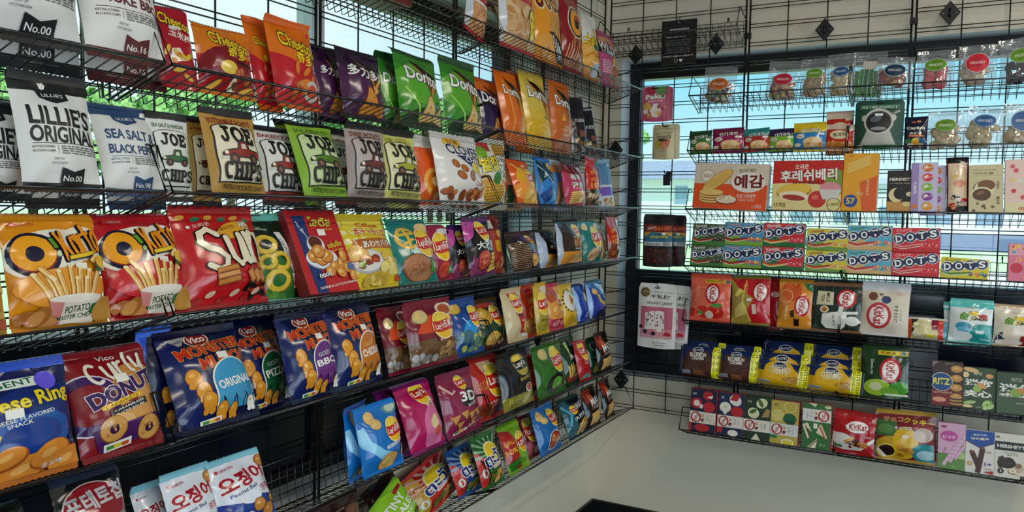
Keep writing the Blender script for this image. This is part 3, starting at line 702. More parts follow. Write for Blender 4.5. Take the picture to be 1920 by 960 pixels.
@D
def swing(d):
    d.R(0, .55, 1, 1, '#e9e4da'); d.E(.5, .2, .62, .75, '#ec9a2a'); d.E(.3, .3, .4, .4, '#f2b04a', 30)
    for k in range(4): d.L([(.05, .12 + .09 * k), (.3, .2 + .09 * k), (.7, .16 + .09 * k), (.98, .24 + .09 * k)], .035, '#f6c878' if k % 2 else '#d97e1a')
    d.T('스윙', .28, .60, .5, .34, '#f4dc2c', -8, .05, '#1c1410', .07); d.T('칩', .76, .68, .42, .5, '#f4dc2c', 4, .05, '#1c1410', .07); d.E(.6, .5, .2, .08, '#2f7a4a'); d.E(.66, .1, .26, .2, '#8fb4cc'); d.E(.66, .08, .18, .13, '#e6ecf0'); return '#ec9a2a', ('#dedbd4', '#d97e1a')
@D
def wilde(d):
    d.R(0, .82, 1, 1, '#a8456a'); d.L([(.1, .9), (.5, .95), (.9, .88)], .12, '#c08a5a'); d.R(0, .60, 1, .82, '#17120f', -4); d.T('WILDE', .5, .745, .92, .2, '#f2efe8', -6, .04); d.T('PROTEIN CHIPS', .42, .635, .62, .05, '#e2ddd2', -6)
    d.chip(.78, .48, .2, '#c98a52', '#8a5426', 30); d.small(.08, .22, .5, .5, 6, '#e9c7d0'); d.E(.68, .2, .27, .27, '#e3bfae'); d.E(.68, .2, .23, .23, '#a8603e'); d.pile(.52, .14, .84, .27, 12, ['#c47e50', '#8a4a2c'], .05, 3); return '#c14f7c', '#a8456a'
def lillie(d, c, l1, l2, no, badge=True, tx=None):
    d.R(0, .90, 1, 1, c); d.P([(.30, .905), (.68, .905), (.70, .83), (.5, .775), (.32, .83)], c); d.T("LILLIE'S", .5, .865, .26, .05, '#e8e6e0', 0, .02)
    d.T(l1, .52, .645, .80 if len(l1) > 6 else .74, .26 if len(l1) < 9 else .16, tx or c, -2, .06); d.T(l2, .53, .46, .84, .21 if len(l2) < 9 else .145, tx or c, -2, .06)
    d.R(.13, .375, .9, .381, c); d.T('KETTLE-COOKED', .24, .345, .24, .028, c, 0, .02); d.T('POTATO CHIPS', .24, .305, .24, .028, c, 0, .02); d.R(.40, .285, .404, .36, c); d.small(.44, .28, .94, .365, 4, '#6b6b6b'); d.T('BEST BY', .40, .235, .12, .022, '#77777a'); d.T('OCT/24/2024', .40, .20, .18, .022, '#77777a')
    d.P([(.44, -.02), (.74, -.02), (.74, .165), (.59, .125), (.44, .165)], c); d.T(no, .59, .07, .24, .065, '#f2f0ea', 0, .02); d.R(0, 0, 1, .03, c); return '#e4e2de', c
@D
def lil00(d): return lillie(d, '#16171b', "LILLIE'S", 'ORIGINAL', 'No.00')
@D
def lil00a(d): return lillie(d, '#16171b', "LILLIE'S", 'ORIGINAL', 'No.00')
@D
def lil16(d): return lillie(d, '#5a1c1e', "HICKORY", 'SMOKE BBQ', 'No.16')
@D
def lil98(d): return lillie(d, '#2c4a70', 'SEA SALT &', 'BLACK PEPPER', 'No.98')
def truck(d, x, y, s, c):
    a = d.a; k = '#2a2320'; X = lambda u: x + u * s; Y = lambda v: y + v * s * a
    d.P([(X(-1.0), Y(-.22)), (X(1.0), Y(-.28)), (X(1.02), Y(.12)), (X(.45), Y(.2)), (X(.38), Y(.55)), (X(-.12), Y(.56)), (X(-.22), Y(.2)), (X(-.85), Y(.12)), (X(-1.02), Y(-.02))], k)
    d.P([(X(-.95), Y(-.14)), (X(.96), Y(-.2)), (X(.96), Y(.06)), (X(.36), Y(.14)), (X(.3), Y(.47)), (X(-.08), Y(.48)), (X(-.18), Y(.14)), (X(-.8), Y(.06))], c)
    d.P([(X(-.04), Y(.18)), (X(.26), Y(.17)), (X(.22), Y(.4)), (X(0), Y(.4))], '#d9d4c4'); d.R(X(-1.08), Y(-.27), X(-.75), Y(-.17), '#d9d4c8')
    for u in (-.5, .6): d.E(X(u), Y(-.27), .25 * s, .25 * s, k); d.E(X(u), Y(-.27), .12 * s, .12 * s, '#8a5a44')
    d.E(X(-.84), Y(.0), .09 * s, .09 * s, '#efe6c8')
def joe(d, bg, c, fl, pan, seal='#17171a', bot='#1b1a18'):
    d.T(fl, .5, .915, .78, .085, c, 0, .03, '#3a1d10', .02); d.R(.10, .12, .92, .80, '#15140f'); d.E(.51, .80, .41, .10, '#15140f'); d.R(.125, .135, .895, .80, pan); d.E(.51, .80, .385, .085, pan)
    d.S('JOE', .52, .725, .56, .22, .058, '#121110', None, 0, -3)
    truck(d, .52, .485, .33, c); d.S('CHIPS', .52, .26, .66, .20, .046, '#121110', None, 0, -2); d.R(.125, .135, .895, .143, '#15140f'); d.T('RETRO POTATO CHIPS', .53, .075, .74, .065, bot, -2, .03); return bg, seal
@D
def joe_g(d): return joe(d, '#dcdcd6', '#2f6a3a', 'SEA SALT & VINEGAR', '#e6e4dc')
@D
def joe_o(d): return joe(d, '#b5893c', '#8e2218', 'BUTTERMILK & CHIVE', '#e9dfc0')
@D
def joe_r(d): d.R(0, 0, 1, .12, '#8c2a22'); return joe(d, '#d9d6cf', '#8e2a22', 'BARBEQUE', '#e4e2dc', '#17171a', '#2a0f0c')
@D
def joe_l(d): return joe(d, '#86b22e', '#4e7d1e', 'JALAPENO', '#c6d69c')
@D
def joe_p(d): return joe(d, '#a2908a', '#6d2c24', 'SWEET POTATO', '#b8aaa2')
@D
def joe_y(d): return joe(d, '#c9c56e', '#a8a428', 'CLASSIC SEA SALT', '#e0dcaa')
def cheet(d, name, sub=None, y=.70, s=1):
    d.T(name, .56, y, .72 * s, .26 * s, '#f6cf2a', -12, .05, '#16100c', .09)
    if sub: d.T(sub, .62, y - .2, .38 * s, .2 * s, '#f6cf2a', -8, .05, '#16100c', .08)
def puff(d, pts, c='#e07a2c'):
    for x, y, q, r in pts: d.E(x, y, q * 1.15, q * .42, '#a84a14', r); d.E(x, y, q, q * .32, c, r)
@D
def cheetocorn(d):
    cheet(d, 'Cheetos', None, .84, 1.1); d.R(.35, .72, .65, .765, '#e8e4d8'); d.T('玉米棒', .60, .64, .6, .2, '#f4efe2', -14, .04); puff(d, [(.2, .42, .14, 60), (.72, .36, .16, 35), (.45, .18, .16, 10), (.7, .1, .14, -20)], '#eec24a'); d.P([(.2, .24), (.62, .30), (.5, .46), (.3, .44)], '#efe8dc'); d.pile(.3, .28, .6, .4, 5, ['#eec24a', '#d88a2c'], .07, 3); return '#b01a2a', '#b01a2a'
@D
def cheeto1(d):
    d.R(0, .55, 1, 1, '#de7a1c'); d.E(.42, .34, .42, .40, '#7d1220'); d.R(0, 0, 1, .2, '#a81a22'); cheet(d, 'Cheetos', '奇多', .80, .95); d.E(.42, .36, .14, .12, '#e6c64a'); d.R(.58, .42, .96, .48, '#3a0f10', -6); d.P([(.42, .0), (.62, .04), (.52, .3)], '#f2e6cc'); d.pile(.55, .1, .95, .32, 8, ['#c96a3c', '#8e3a22'], .08, 3); puff(d, [(.2, .08, .14, 40), (.8, .06, .14, 20)], '#f0b84a'); return '#c01f26', '#d9741c'
@D
def cheeto2(d):
    d.P([(0, .62), (.45, .50), (1, .66), (1, 1), (0, 1)], '#e2701c'); cheet(d, 'Cheetos', '奇多', .76, 1.05); puff(d, [(.42, .44, .13, 75), (.62, .40, .12, 40), (.5, .24, .16, 20), (.72, .28, .13, 60)]); d.E(.72, .16, .18, .16, '#c9c2b8'); d.E(.72, .16, .12, .1, '#d94a2a'); d.pile(.3, .04, .6, .2, 6, ['#d88030', '#b85a1c'], .07, 4); d.fry(.9, .3, .96, .05, .05, '#d9d2c0', '#a49a88'); return '#c21c28', '#d9601c'
def dori(d, t, tc='#f2efe8', cy=.66, s=1.):
    a = d.a; d.P([(.34, cy + .26), (.96, cy + .02), (.62, cy - .30)], '#120d0e'); d.P([(.36, cy + .20), (.62, cy - .22), (.62, cy - .12), (.42, cy + .16)], '#b8702a'); d.P([(.62, cy - .30), (.86, cy - .02), (.80, cy - .0), (.62, cy - .20)], '#d98c34')
    d.T(t, .54, cy, .80 * s, .22 * s, tc, -8, .05, '#120d0e', .07)
@D
def dorpur(d):
    d.E(.5, 1.0, .7, .35, '#2a1230'); dori(d, '多力多滋', '#efeae4', .66, 1.05); d.tri(.5, .2, .25, '#d98c34', '#8a4a16', 10); d.tri(.82, .12, .16, '#c97c2c', '#8a4a16', -20); d.tri(.62, .40, .08, '#e0a04a', '#8a4a16', 40); d.T('烧烤', .88, .48, .12, .09, '#efeae4', 0, .02); return '#4a1c46', '#1c1020'
@D
def dorgreen(d):
    d.E(.1, .1, .5, .9, '#3c8a28', 20); d.E(.9, .0, .9, .3, '#16391c'); d.E(.45, .58, .5, .34, '#5aa62e'); dori(d, 'Doritos', '#f6f4ee', .68); d.tri(.56, .20, .22, '#e0bc72', '#8a6a2c', 6); d.tri(.86, .16, .16, '#e6c680', '#8a6a2c', -14); d.T('ワサビ', .86, .47, .2, .09, '#12240e', 0, .03, '#f4f0e0', .05); d.L([(.1, .5), (.3, .25), (.4, .05)], .03, '#a6d860'); return '#347d26', '#1c4420'
@D
def dorpur2(d):
    d.P([(0, .86), (1, .78), (1, 1), (0, 1)], '#d96a24'); dori(d, 'Doritos', '#f6f4ee', .70); d.tri(.46, .2, .24, '#dc9a44', '#8a4e1c', 8); d.tri(.80, .15, .18, '#e0a650', '#8a4e1c', -12); d.E(.8, .42, .12, .12, '#7a4a5c'); return '#2c1c4a', '#c25a20'
@D
def dororange(d):
    dori(d, 'Doritos', '#f6f4ee', .72); d.E(.72, .24, .2, .2, '#c9801c'); d.E(.72, .24, .16, .16, '#e6a03c'); d.L([(.2, 0), (.3, .3), (.25, .9)], .06, '#f29a4a'); return '#e26a14', '#e26a14'
@D
def doryellow(d):
    d.R(0, 0, 1, .42, '#e0b020'); d.E(.5, .44, .7, .12, '#ddb93e'); dori(d, 'Doritos', '#f6f4ee', .72); d.T('GOÛT', .68, .44, .22, .055, '#2a2010', -4, .03); d.T('NATURE', .68, .38, .32, .06, '#2a2010', -4, .03); return '#d9bc50', '#d9bc50'
@D
def dornacho(d):
    dori(d, 'Doritos', '#f6f4ee', .72); d.T('GOÛT', .5, .34, .3, .06, '#f2d9b0', -4, .02); d.T('NACHO', .5, .275, .4, .06, '#f2d9b0', -4, .02); d.T('CHEESE', .5, .21, .4, .06, '#f2d9b0', -4, .02); d.tri(.34, .48, .1, '#efb23a', '#a85c14'); d.E(.8, .1, .3, .2, '#b85a14'); return '#c9641c', '#c9641c'
@D
def silverdark(d):
    d.R(0, 0, .3, 1, '#c6cdd6'); d.R(.62, .3, 1, .42, '#8a4a3a'); d.T('大波浪', .68, .62, .5, .16, '#d9d4cc', 0, .03); d.pile(.4, .05, .95, .25, 8, ['#caa05a', '#7a5a2a'], .1, 3); return '#1b1a22', '#1b1a22'
@D
def redshrimp(d):
    d.E(.4, .5, .5, .7, '#e85a1c'); d.E(.45, .36, .34, .3, '#f0b050'); d.E(.45, .36, .24, .2, '#d9781c'); d.E(.45, .36, .12, .1, '#f4d9a0'); d.E(.75, .74, .16, .12, '#f0a024'); d.T('새우', .76, .74, .24, .14, '#1c120c', -10, .04); d.R(0, .9, 1, 1, '#e9e4da'); d.pile(.1, .05, .9, .25, 9, ['#f0b060', '#c8601c'], .1, 2); return '#c8281c', '#dedad0'
def almond(d, x, y, q, r): d.E(x, y, q * .72, q, '#7a3c1a', r); d.E(x, y, q * .62, q * .88, '#b0622c', r); d.L([(x - q * .3, y - q * .5 * d.a), (x + q * .05, y + q * .6 * d.a)], q * .1, '#d08a4c')
@D
def clover(d):
    d.E(.42, .93, .2, .12, '#e8b83a'); d.T('꼬북', .42, .93, .26, .1, '#7a2a1a', 0, .03); d.T('CLOVER', .60, .79, .74, .2, '#26285c', -4, .05, '#f4f0ea', .05); d.P([(.34, .70), (1, .68), (1, .58), (.74, .46)], '#26285c'); d.T('CHIPS', .74, .635, .42, .09, '#f4f0ea', -4, .035)
    for x, y, q, r in ((.3, .56, .085, 40), (.46, .49, .085, 60), (.38, .38, .1, 55), (.62, .38, .1, -10)): almond(d, x, y, q, r)
    d.E(.72, .52, .08, .09, '#e8d040'); d.E(.84, .52, .08, .08, '#e8d040'); d.L([(.78, .5), (.8, .36)], .02, '#c9b82c'); d.T('Choco', .82, .27, .26, .09, '#a83a2a', 6, .02); d.pile(.08, .03, .98, .16, 18, ['#a85a2c', '#c47a40', '#7d3c1c'], .07, 6); return '#e6e2dc', '#dcd8d2'
@D
def pizza(d):
    d.E(.72, .88, .24, .22, '#c8983a')
    for k in range(5): d.L([(.52, .78 + .05 * k), (.94, .80 + .05 * k)], .012, '#8a5e1c'); d.L([(.54 + .09 * k, .72), (.56 + .09 * k, 1)], .012, '#8a5e1c')
    d.R(0, .86, .4, 1, '#b83a2a'); d.E(.1, .84, .16, .1, '#7ab02c'); d.T('벌집', .26, .66, .46, .26, '#f0d820', 6, .055, '#17120c', .07); d.T('핏자', .74, .68, .44, .34, '#f2efe6', 0, .055, '#17120c', .07); d.T('Pizza', .78, .475, .3, .09, '#6b6458', 4, .015)
    d.E(.34, .18, .32, .26, '#b0801f'); d.E(.34, .18, .29, .24, '#e2b14a')
    for k in range(6): d.L([(.08, .06 + .045 * k), (.62, .10 + .045 * k)], .02, '#b0801f'); d.L([(.12 + .08 * k, .02), (.16 + .08 * k, .34)], .02, '#b0801f')
    d.P([(.55, .42), (1.0, .40), (1.0, .02)], '#d88a3c'); d.P([(.62, .39), (.98, .37), (.98, .1)], '#c2502c'); d.E(.42, .44, .14, .1, '#3c7a2a', 40); d.E(.1, .42, .12, .1, '#d9a03c'); return '#dedcc8', '#d8d6c4'
@D
def lay_beige(d): d.R(0, 0, .6, .5, '#25583c'); d.chip(.6, .2, .3); return chipbag(d, '#d9b98a', 0, .6, .7, .3)
@D
def lay_orange(d):
    d.E(.4, .62, .3, .26, '#eaa828', 20); d.E(.5, .28, .6, .24, '#f29a3c'); d.chip(.5, .14, .3); d.chip(.75, .08, .22); d.R(.66, .2, .9, .42, '#d65a6a'); d.R(.55, .86, .75, .92, '#f0e6dc', 10); d.L([(.16, .95), (.3, .7)], .05, '#f8c86a'); return chipbag(d, '#e2581c', 0, .68, .58, .22, "Lay's")
@D
def lay_bluefoil(d):
    d.P([(.1, 1), (.7, .98), (.4, .6), (.05, .45)], '#123a44'); d.E(.62, .62, .2, .16, '#0e2c30'); d.T('♫', .3, .66, .16, .16, '#dfe8f0', 0, .03); d.P([(.0, .2), (.5, .42), (.62, .1), (.2, 0)], '#124a8c'); d.P([(.5, .35), (.9, .12), (.55, .05)], '#47b6d8'); d.L([(.1, .9), (.6, .5), (.9, .4)], .04, '#9fd4f2'); d.E(.8, .86, .18, .14, '#e8b02c'); d.T("Lay's", .8, .86, .26, .1, '#f6efe2', -12, .03, '#c8281e', .05); return '#2a7fd0', '#1c5fa8'
@D
def lay_skyfries(d):
    d.R(0, .8, 1, 1, '#e28a2c'); d.fry(.2, .05, .45, .6, .2, '#e2a83c'); d.fry(.5, .02, .7, .5, .16, '#d9942c'); d.L([(.7, .9), (.75, .1)], .1, '#bcd6f2'); d.T('新品', .7, .7, .3, .14, '#f2f2f4', 0, .03); return '#5f9adf', '#c8d4e2'
@D
def lay_pinkblk(d):
    d.E(.5, .9, .6, .2, '#7a1622'); d.T('有嚼', .4, .66, .46, .18, '#f2efe6', 0, .045, '#15100f', .06); d.T('波浪', .42, .46, .5, .18, '#f2efe6', 0, .045, '#15100f', .06); d.R(.2, .34, .7, .385, '#e8607c')
    for k in range(6): d.fry(.15, .05 + .045 * k, .85, .1 + .045 * k, .05, '#e6b052', '#a8702a')
    d.R(.72, .3, .95, .95, '#c9c2d8'); return '#c03a5c', '#2a1416'
def ten(d, bg='#c8261c'):
    d.T('เพิ่ม', .42, .74, .5, .18, '#f6a02c', 6, .04); d.T('ปริมาณ', .42, .58, .56, .12, '#f6a02c', 6, .03); d.T('10%', .44, .44, .58, .18, '#f8b23a', 4, .05)
@D
def lay_ten(d):
    ten(d); d.R(0, 0, 1, .34, '#2c2a1c'); d.pile(.05, .02, .95, .30, 16, ['#b08a5c', '#3c5a34', '#d9c49a', '#7a4a2c'], .11, 4); d.R(.74, .34, 1, 1, '#1f5a4a'); d.E(.86, .62, .12, .3, '#d9d9c8'); d.T('เลย์', .86, .62, .2, .14, '#c8281e', 0, .03); return '#c8261c', '#b8241c'
@D
def lay_white(d): d.R(0, .5, 1, 1, '#5c8ab0'); d.R(0, .25, 1, .45, '#7a5ab8'); d.pile(.1, .02, .9, .22, 8, ['#d9c49a', '#b08a5c'], .12, 2); return '#d4d8e2', '#8fb0cc'
@D
def goldfries(d):
    d.pile(.5, .1, 1, .9, 20, ['#c9a04a', '#e2c070', '#8a6420'], .09, 2); d.R(.8, 0, 1, .1, '#a84a2a'); return '#b8892c', '#a87c26'
def okarto(d, bg, hi):
    d.E(.47, .71, .49, .22, '#f4ecd8', 8); d.E(.28, .64, .30, .26, '#f4ecd8'); d.E(.80, .76, .24, .2, '#f4ecd8', 10)
    d.E(.26, .66, .245, .245, '#1a1530'); d.E(.255, .665, .205, .205, '#8c1f1c'); d.E(.25, .675, .20, .195, '#f2a21e'); d.E(.25, .665, .085, .085, '#1a1530', -30)
    d.L([(.43, .82), (.475, .70)], .085, '#1a1530'); d.L([(.435, .81), (.47, .71)], .05, '#5f9a24'); d.E(.485, .655, .035, .035, '#1a1530'); d.E(.485, .655, .025, .025, '#6faa2c')
    d.S('Karto', .745, .775, .46, .30, .036, '#f2961e', '#1a1530', .016, 15); d.L([(.56, .60), (.72, .62), (.88, .65)], .06, '#1a1530'); d.L([(.57, .605), (.72, .625), (.87, .655)], .04, '#f0c828')
    d.E(.13, .955, .028, .028, '#c8342c'); d.T('ORION', .25, .955, .17, .035, '#b02a22' if bg[1] != 'b' else '#e8a09a', 0, .03)
    d.E(.5, .33, .46, .2, hi)
    for k, (x0, y0, x1, y1) in enumerate(((.36, .16, .20, .46), (.42, .14, .30, .46), (.48, .13, .42, .48), (.54, .13, .55, .52), (.60, .13, .66, .50), (.66, .14, .76, .48), (.70, .16, .88, .50), (.45, .14, .36, .40), (.58, .13, .60, .40), (.64, .14, .71, .40), (.26, .52, .34, .42), (.80, .56, .86, .62))):
        d.fry(x0, y0, x1, y1, .05, '#e2ab5a', '#9c5a1e'); d.E(x1, y1, .026, .02, '#f4dca4')
    d.P([(.30, .22), (.86, .24), (.78, -.02), (.38, -.02)], '#e9dccb'); d.P([(.30, .22), (.44, .22), (.44, -.02), (.38, -.02)], '#d98a84'); d.E(.58, .23, .28, .035, '#f2e8da')
    d.T('POTATO', .60, .145, .26, .065, '#1f4a2c', 4, .035); d.T('MASTER CHEF', .58, .075, .36, .05, '#1f4a2c', 4, .03); d.P([(.74, .17), (.86, .19), (.84, .06), (.72, .10)], '#2c6a3a'); d.pile(.05, .02, .32, .13, 6, ['#c98a4a', '#a8642c'], .09, 2); d.E(.92, .1, .16, .14, '#c08a3c')
    d.R(.84, .47, 1.0, .53, '#2c6a34', 4); d.E(.93, .56, .09, .07, '#eec23a'); d.price(.70, .52, .13); return bg, bg
@D
def okarto_o(d): return okarto(d, '#df8e16', '#e8982a')
@D
def okarto_r(d): return okarto(d, '#b81722', '#c8242a')
@D
def sun(d):
    for k in range(6): d.E(.1 + .16 * k, .95 - .02 * (k % 2), .06, .03, '#3c7a5a' if k % 2 else '#d9a03c', 20)
    d.E(.66, .80, .26, .1, '#e8a62c', 20); d.T('곡물로만든', .56, .82, .28, .05, '#2a140c', 14, .02); d.T('썬', .82, .86, .13, .13, '#f6f0e4', 12, .05, '#1a0f0c', .06); d.S('Sun', .58, .62, .74, .50, .070, '#f2e2c4', '#1c0c0c', .018, 12); d.T('오리온', .28, .85, .2, .05, '#e9d6cc', 10, .02); d.E(.14, .83, .02, .02, '#e9d6cc')
    for k in range(3): d.P([(.30, .36 - .06 * k), (.56, .40 - .06 * k), (.58, .34 - .06 * k), (.30, .30 - .06 * k)], '#8a4a1c'); d.P([(.31, .355 - .06 * k), (.55, .39 - .06 * k), (.565, .35 - .06 * k), (.31, .315 - .06 * k)], '#d9995a' if k % 2 else '#c9843c')
    for k in range(3): d.P([(.66 + .08 * k, .30), (.74 + .08 * k, .36), (.80 + .08 * k, .24), (.72 + .08 * k, .18)], '#8a4a1c'); d.P([(.675 + .08 * k, .30), (.735 + .08 * k, .34), (.785 + .08 * k, .24), (.725 + .08 * k, .20)], '#cf8c48')
    d.P([(.62, .12), (.70, .22), (.82, .16), (.98, .22), (.92, .12), (1, .02), (.84, .08), (.72, 0), (.74, .1)], '#1a0c0c'); d.T('Hot Spicy', .82, .13, .26, .06, '#d93a24', 6, .03)
    for k in range(6): d.E(.1 + .14 * k, .05 + .06 * (k % 2), .06, .03, '#d9b49a' if k % 2 else '#9c1a1e', 30)
    d.price(.80, .44, .12); return '#bf1b20', '#a8181e'
@D
def calrings(d):
    d.E(.3, .2, .5, .6, '#2a6a2c', 30); d.T('Calbee', .2, .90, .34, .07, '#c9d4b8', -8, .02); d.P([(.48, .84), (.66, .84), (.98, .30), (.80, .26)], '#e6e6de'); d.T('ONION RINGS', .70, .60, .52, .08, '#16140f', -58, .03)
    for x, y, q in ((.22, .68, .26), (.5, .46, .26), (.36, .22, .3), (.2, .46, .2)): d.ring(x, y, q, q * .78, .48, '#9c7a1c'); d.ring(x - .01, y + .01, q * .94, q * .72, .42, '#e0c040')
    d.pile(.05, .0, .5, .08, 6, ['#3c7a2c', '#5a9a3c'], .09, 3); d.P([(.70, .30), (.96, .28), (.92, .12), (.76, .12)], '#dcd6cc'); d.R(.74, .14, .78, .27, '#a83a2a'); d.R(.84, .14, .88, .27, '#a83a2a'); return '#11221a', '#5fb0a0'
@D
def lotus(d):
    d.P([(.10, .93), (.34, .93), (.34, .52), (.36, .0), (.14, .0)], '#1c2f6a'); d.T('Hot &', .19, .80, .16, .045, '#e8e6ee', -65, .02); d.T('Spicy', .26, .70, .2, .05, '#e8e6ee', -65, .02); d.T('โลตัส', .62, .86, .46, .15, '#e0d24a', 0, .045, '#3a2a10', .05); d.T('LOTUS', .74, .765, .18, .03, '#e0d24a')
    d.E(.44, .40, .32, .16, '#8a8f9c'); d.E(.44, .41, .31, .15, '#e9eaee'); d.E(.40, .57, .17, .14, '#e2e2e4'); d.E(.40, .60, .13, .10, '#5a2618')
    for x, y in ((.30, .44), (.42, .40), (.54, .43), (.40, .49)): d.chip(x, y, .13, '#d98c3a', '#8f4a18', 10)
    d.T('แซ่บซี้ด', .76, .57, .3, .09, '#f0d028', 8, .04, '#8a1a14', .05); d.T('Hot & Spicy', .80, .50, .26, .035, '#f0d028', 8, .02)
    for x, y, r in ((.62, .30, 20), (.78, .34, 60), (.72, .22, -20), (.88, .28, 40), (.5, .24, 0), (.84, .42, 80), (.94, .18, 50)): d.chip(x, y, .10, '#dc8e3c', '#a0501c', r)
    d.T('0000', .36, .2, .26, .06, '#f2f0ec', 8, .04, '#24264a', .05); d.T('DORKBUA LOTUS DORKBUA', .56, .075, .78, .035, '#f0dcd0', 5, .025); d.R(.86, .24, .99, .32, '#5a6a9c', -20); d.price(.58, .72, .15); return '#bb1c22', '#7d1a20'
@D
def calbutter(d):
    for k in range(9): d.E(.08 + .13 * (k % 3), .95 - .14 * (k // 3), .05, .05, '#f2e6a0')
    d.E(.62, .9, .5, .16, '#f2dc50'); d.T('Calbee', .60, .92, .42, .085, '#d83a1c', -2, .045); d.T('ポテトチップス', .62, .79, .72, .17, '#d42a22', -3, .055, '#f8f0e6', .06); d.R(.14, .52, 1, .68, '#b86424'); d.T('しあわせバタ～', .58, .60, .80, .13, '#f8f2e6', 2, .04, '#6a3010', .045)
    d.E(.3, .34, .28, .2, '#b8b0a8'); d.E(.3, .35, .25, .17, '#e2dcd4'); d.pile(.14, .28, .46, .42, 12, ['#c8502c', '#7aa03a', '#e2b060', '#8a3a2a'], .06, 3)
    for k, (x, y, r) in enumerate(((.15, .52, 60), (.22, .46, 20), (.1, .44, 100))): d.chip(x, y, .1, '#f0bc6a', '#c8782a', r)
    d.E(.52, .12, .3, .08, '#e2b838'); d.pile(.5, .18, .95, .40, 9, ['#efd25a', '#e8be3a', '#f4e08a'], .10, 8); d.pile(.2, .04, .7, .14, 8, ['#e8cf6a', '#c8a23a'], .08, 9); d.T('80', .9, .08, .14, .1, '#c8241c', -3, .05); d.R(.84, .22, .99, .36, '#e6d6c0', -3); return '#e2c62e', '#d9bc2a'
@D
def lay_teal(d):
    d.ring(.3, .72, .24, .22, .28, '#e2b84a'); d.L([(.14, .78), (.46, .80)], .06, '#e2b84a'); d.L([(.3, .86), (.30, .58)], .06, '#e2b84a'); d.L([(.16, .60), (.40, .70)], .05, '#e2b84a'); d.E(.84, .90, .18, .12, '#e8c48c'); d.chip(.85, .86, .14, '#ecd09a', '#c89a5a'); d.E(.62, .52, .32, .16, '#cfe0d4', 20)
    d.T('香烤味', .42, .44, .34, .07, '#e8efe6', -24, .02); d.E(.44, .20, .38, .25, '#7a4a2c', -18); d.E(.44, .205, .35, .225, '#b47a54', -18); d.pile(.24, .12, .66, .28, 22, ['#c48a62', '#a0643e'], .035, 4); d.R(.70, .14, .98, .30, '#4f9a3a'); d.T('新', .84, .24, .12, .1, '#f0f4e8', 0, .03); return chipbag(d, '#177a74', 0, .68, .62, .25)
@D
def lay_mar(d): d.E(.5, .18, .34, .26, '#6a1020'); d.E(.5, .19, .30, .22, '#c83a28'); d.pile(.3, .12, .7, .26, 8, ['#d95a3a', '#a82a20'], .06, 2); d.R(.62, .12, 1, .26, '#4f9a3a'); d.T('番茄', .8, .19, .28, .1, '#eef4e6', 0, .03); d.R(.2, .40, .8, .44, '#d9a0b0'); d.E(.8, .95, .3, .1, '#d9d0d4'); return chipbag(d, '#9c1f48', 0, .5, .64, .36)
@D
def lay_blkpur(d):
    d.P([(0, 1), (.45, 1), (.20, .72), (0, .60)], '#c04a9a'); d.P([(.45, 1), (.8, 1), (.62, .80)], '#5a2a9c'); d.P([(0, .0), (.1, .34), (.3, .2), (.5, .4), (.75, .18), (1, .3), (1, 0)], '#8a2a5c'); d.T('大波浪', .58, .54, .72, .17, '#f2f0ea', 4, .05, '#0e0c10', .04); d.T('原切薯片', .7, .445, .34, .05, '#e6e0da', 4, .02)
    d.E(.44, .24, .25, .22, '#5a1a1c'); d.E(.44, .245, .22, .19, '#c84a3a'); d.E(.44, .25, .12, .1, '#e2845a'); d.pile(.3, .16, .58, .32, 8, ['#d96a4a', '#a8322a'], .045, 3)
    for k in range(5): d.fry(.66, .05 + .07 * k, .98, .11 + .07 * k, .06, '#e6c04a', '#a07a20')
    logo(d, .56, .80, .2, "Lay's"); return '#17131a', '#4a1f5c'
@D
def redcream(d): d.R(0, .78, 1, 1, '#6a1c1a'); d.R(.1, .82, .5, .98, '#e2d4c8'); d.R(.4, .4, 1, .6, '#e0a024'); d.T('TA', .7, .46, .36, .14, '#c8281e', 0, .04); d.pile(.4, .02, 1, .35, 9, ['#d8a06a', '#b87a4a'], .12, 2); d.E(.75, .72, .2, .14, '#e2b04a'); return '#a8382c', '#7a1c1a'
@D
def brownwave(d):
    for k in range(15):
        d.L([(.04 * i + .02, .03 + .05 * k + (.012 if i % 2 else 0)) for i in range(17)], .013, '#d0a074')
    d.P([(.34, 1), (1, 1), (1, .12), (.7, .12)], '#4a2a2c'); d.P([(.42, .92), (.75, .92), (.75, .60), (.62, .48)], '#4a3a6c'); logo(d, .74, .82, .14, "Lay's"); d.T('波浪', .80, .62, .28, .12, '#d9d4ce', 8, .04); d.T('大', .30, .74, .14, .16, '#f0ece6', 0, .04)
    d.chip(.66, .24, .17, '#e2a848', '#9c6420', -30); d.chip(.80, .16, .14, '#ecbe6a', '#9c6420', 40); d.E(.72, .44, .16, .08, '#7a3a3a'); return '#221714', '#221714'
@D
def darkgold(d): d.R(0, 0, 1, .36, '#c8862c'); d.R(0, 0, .26, 1, '#b9c6dc'); d.pile(.4, .05, .95, .3, 6, ['#d89a3c', '#a86a1c'], .12, 2); d.E(.5, .56, .08, .06, '#d9d4c4'); d.R(.26, .8, 1, 1, '#2a2226'); return '#1c1614', '#16120f'
@D
def deepridged(d):
    d.R(0, 0, 1, .34, '#e0922a'); d.E(.5, .34, .6, .05, '#2a1c12'); d.R(0, 0, .1, 1, '#b8c2d2'); logo(d, .68, .80, .15, "Lay's"); d.T('DEEP', .68, .60, .48, .14, '#e89a2c', 0, .055); d.T('RIDGED', .68, .48, .50, .12, '#e89a2c', 0, .05); d.T('马里脆烤', .68, .395, .46, .07, '#b87420', 0, .03); d.R(.46, .345, .9, .358, '#e9dcc4')
    for k in range(6): d.fry(.46 + .08 * k, .03, .56 + .08 * k, .26, .055, '#eac27a', '#a8641c')
    return '#2a1a12', '#1f1410'
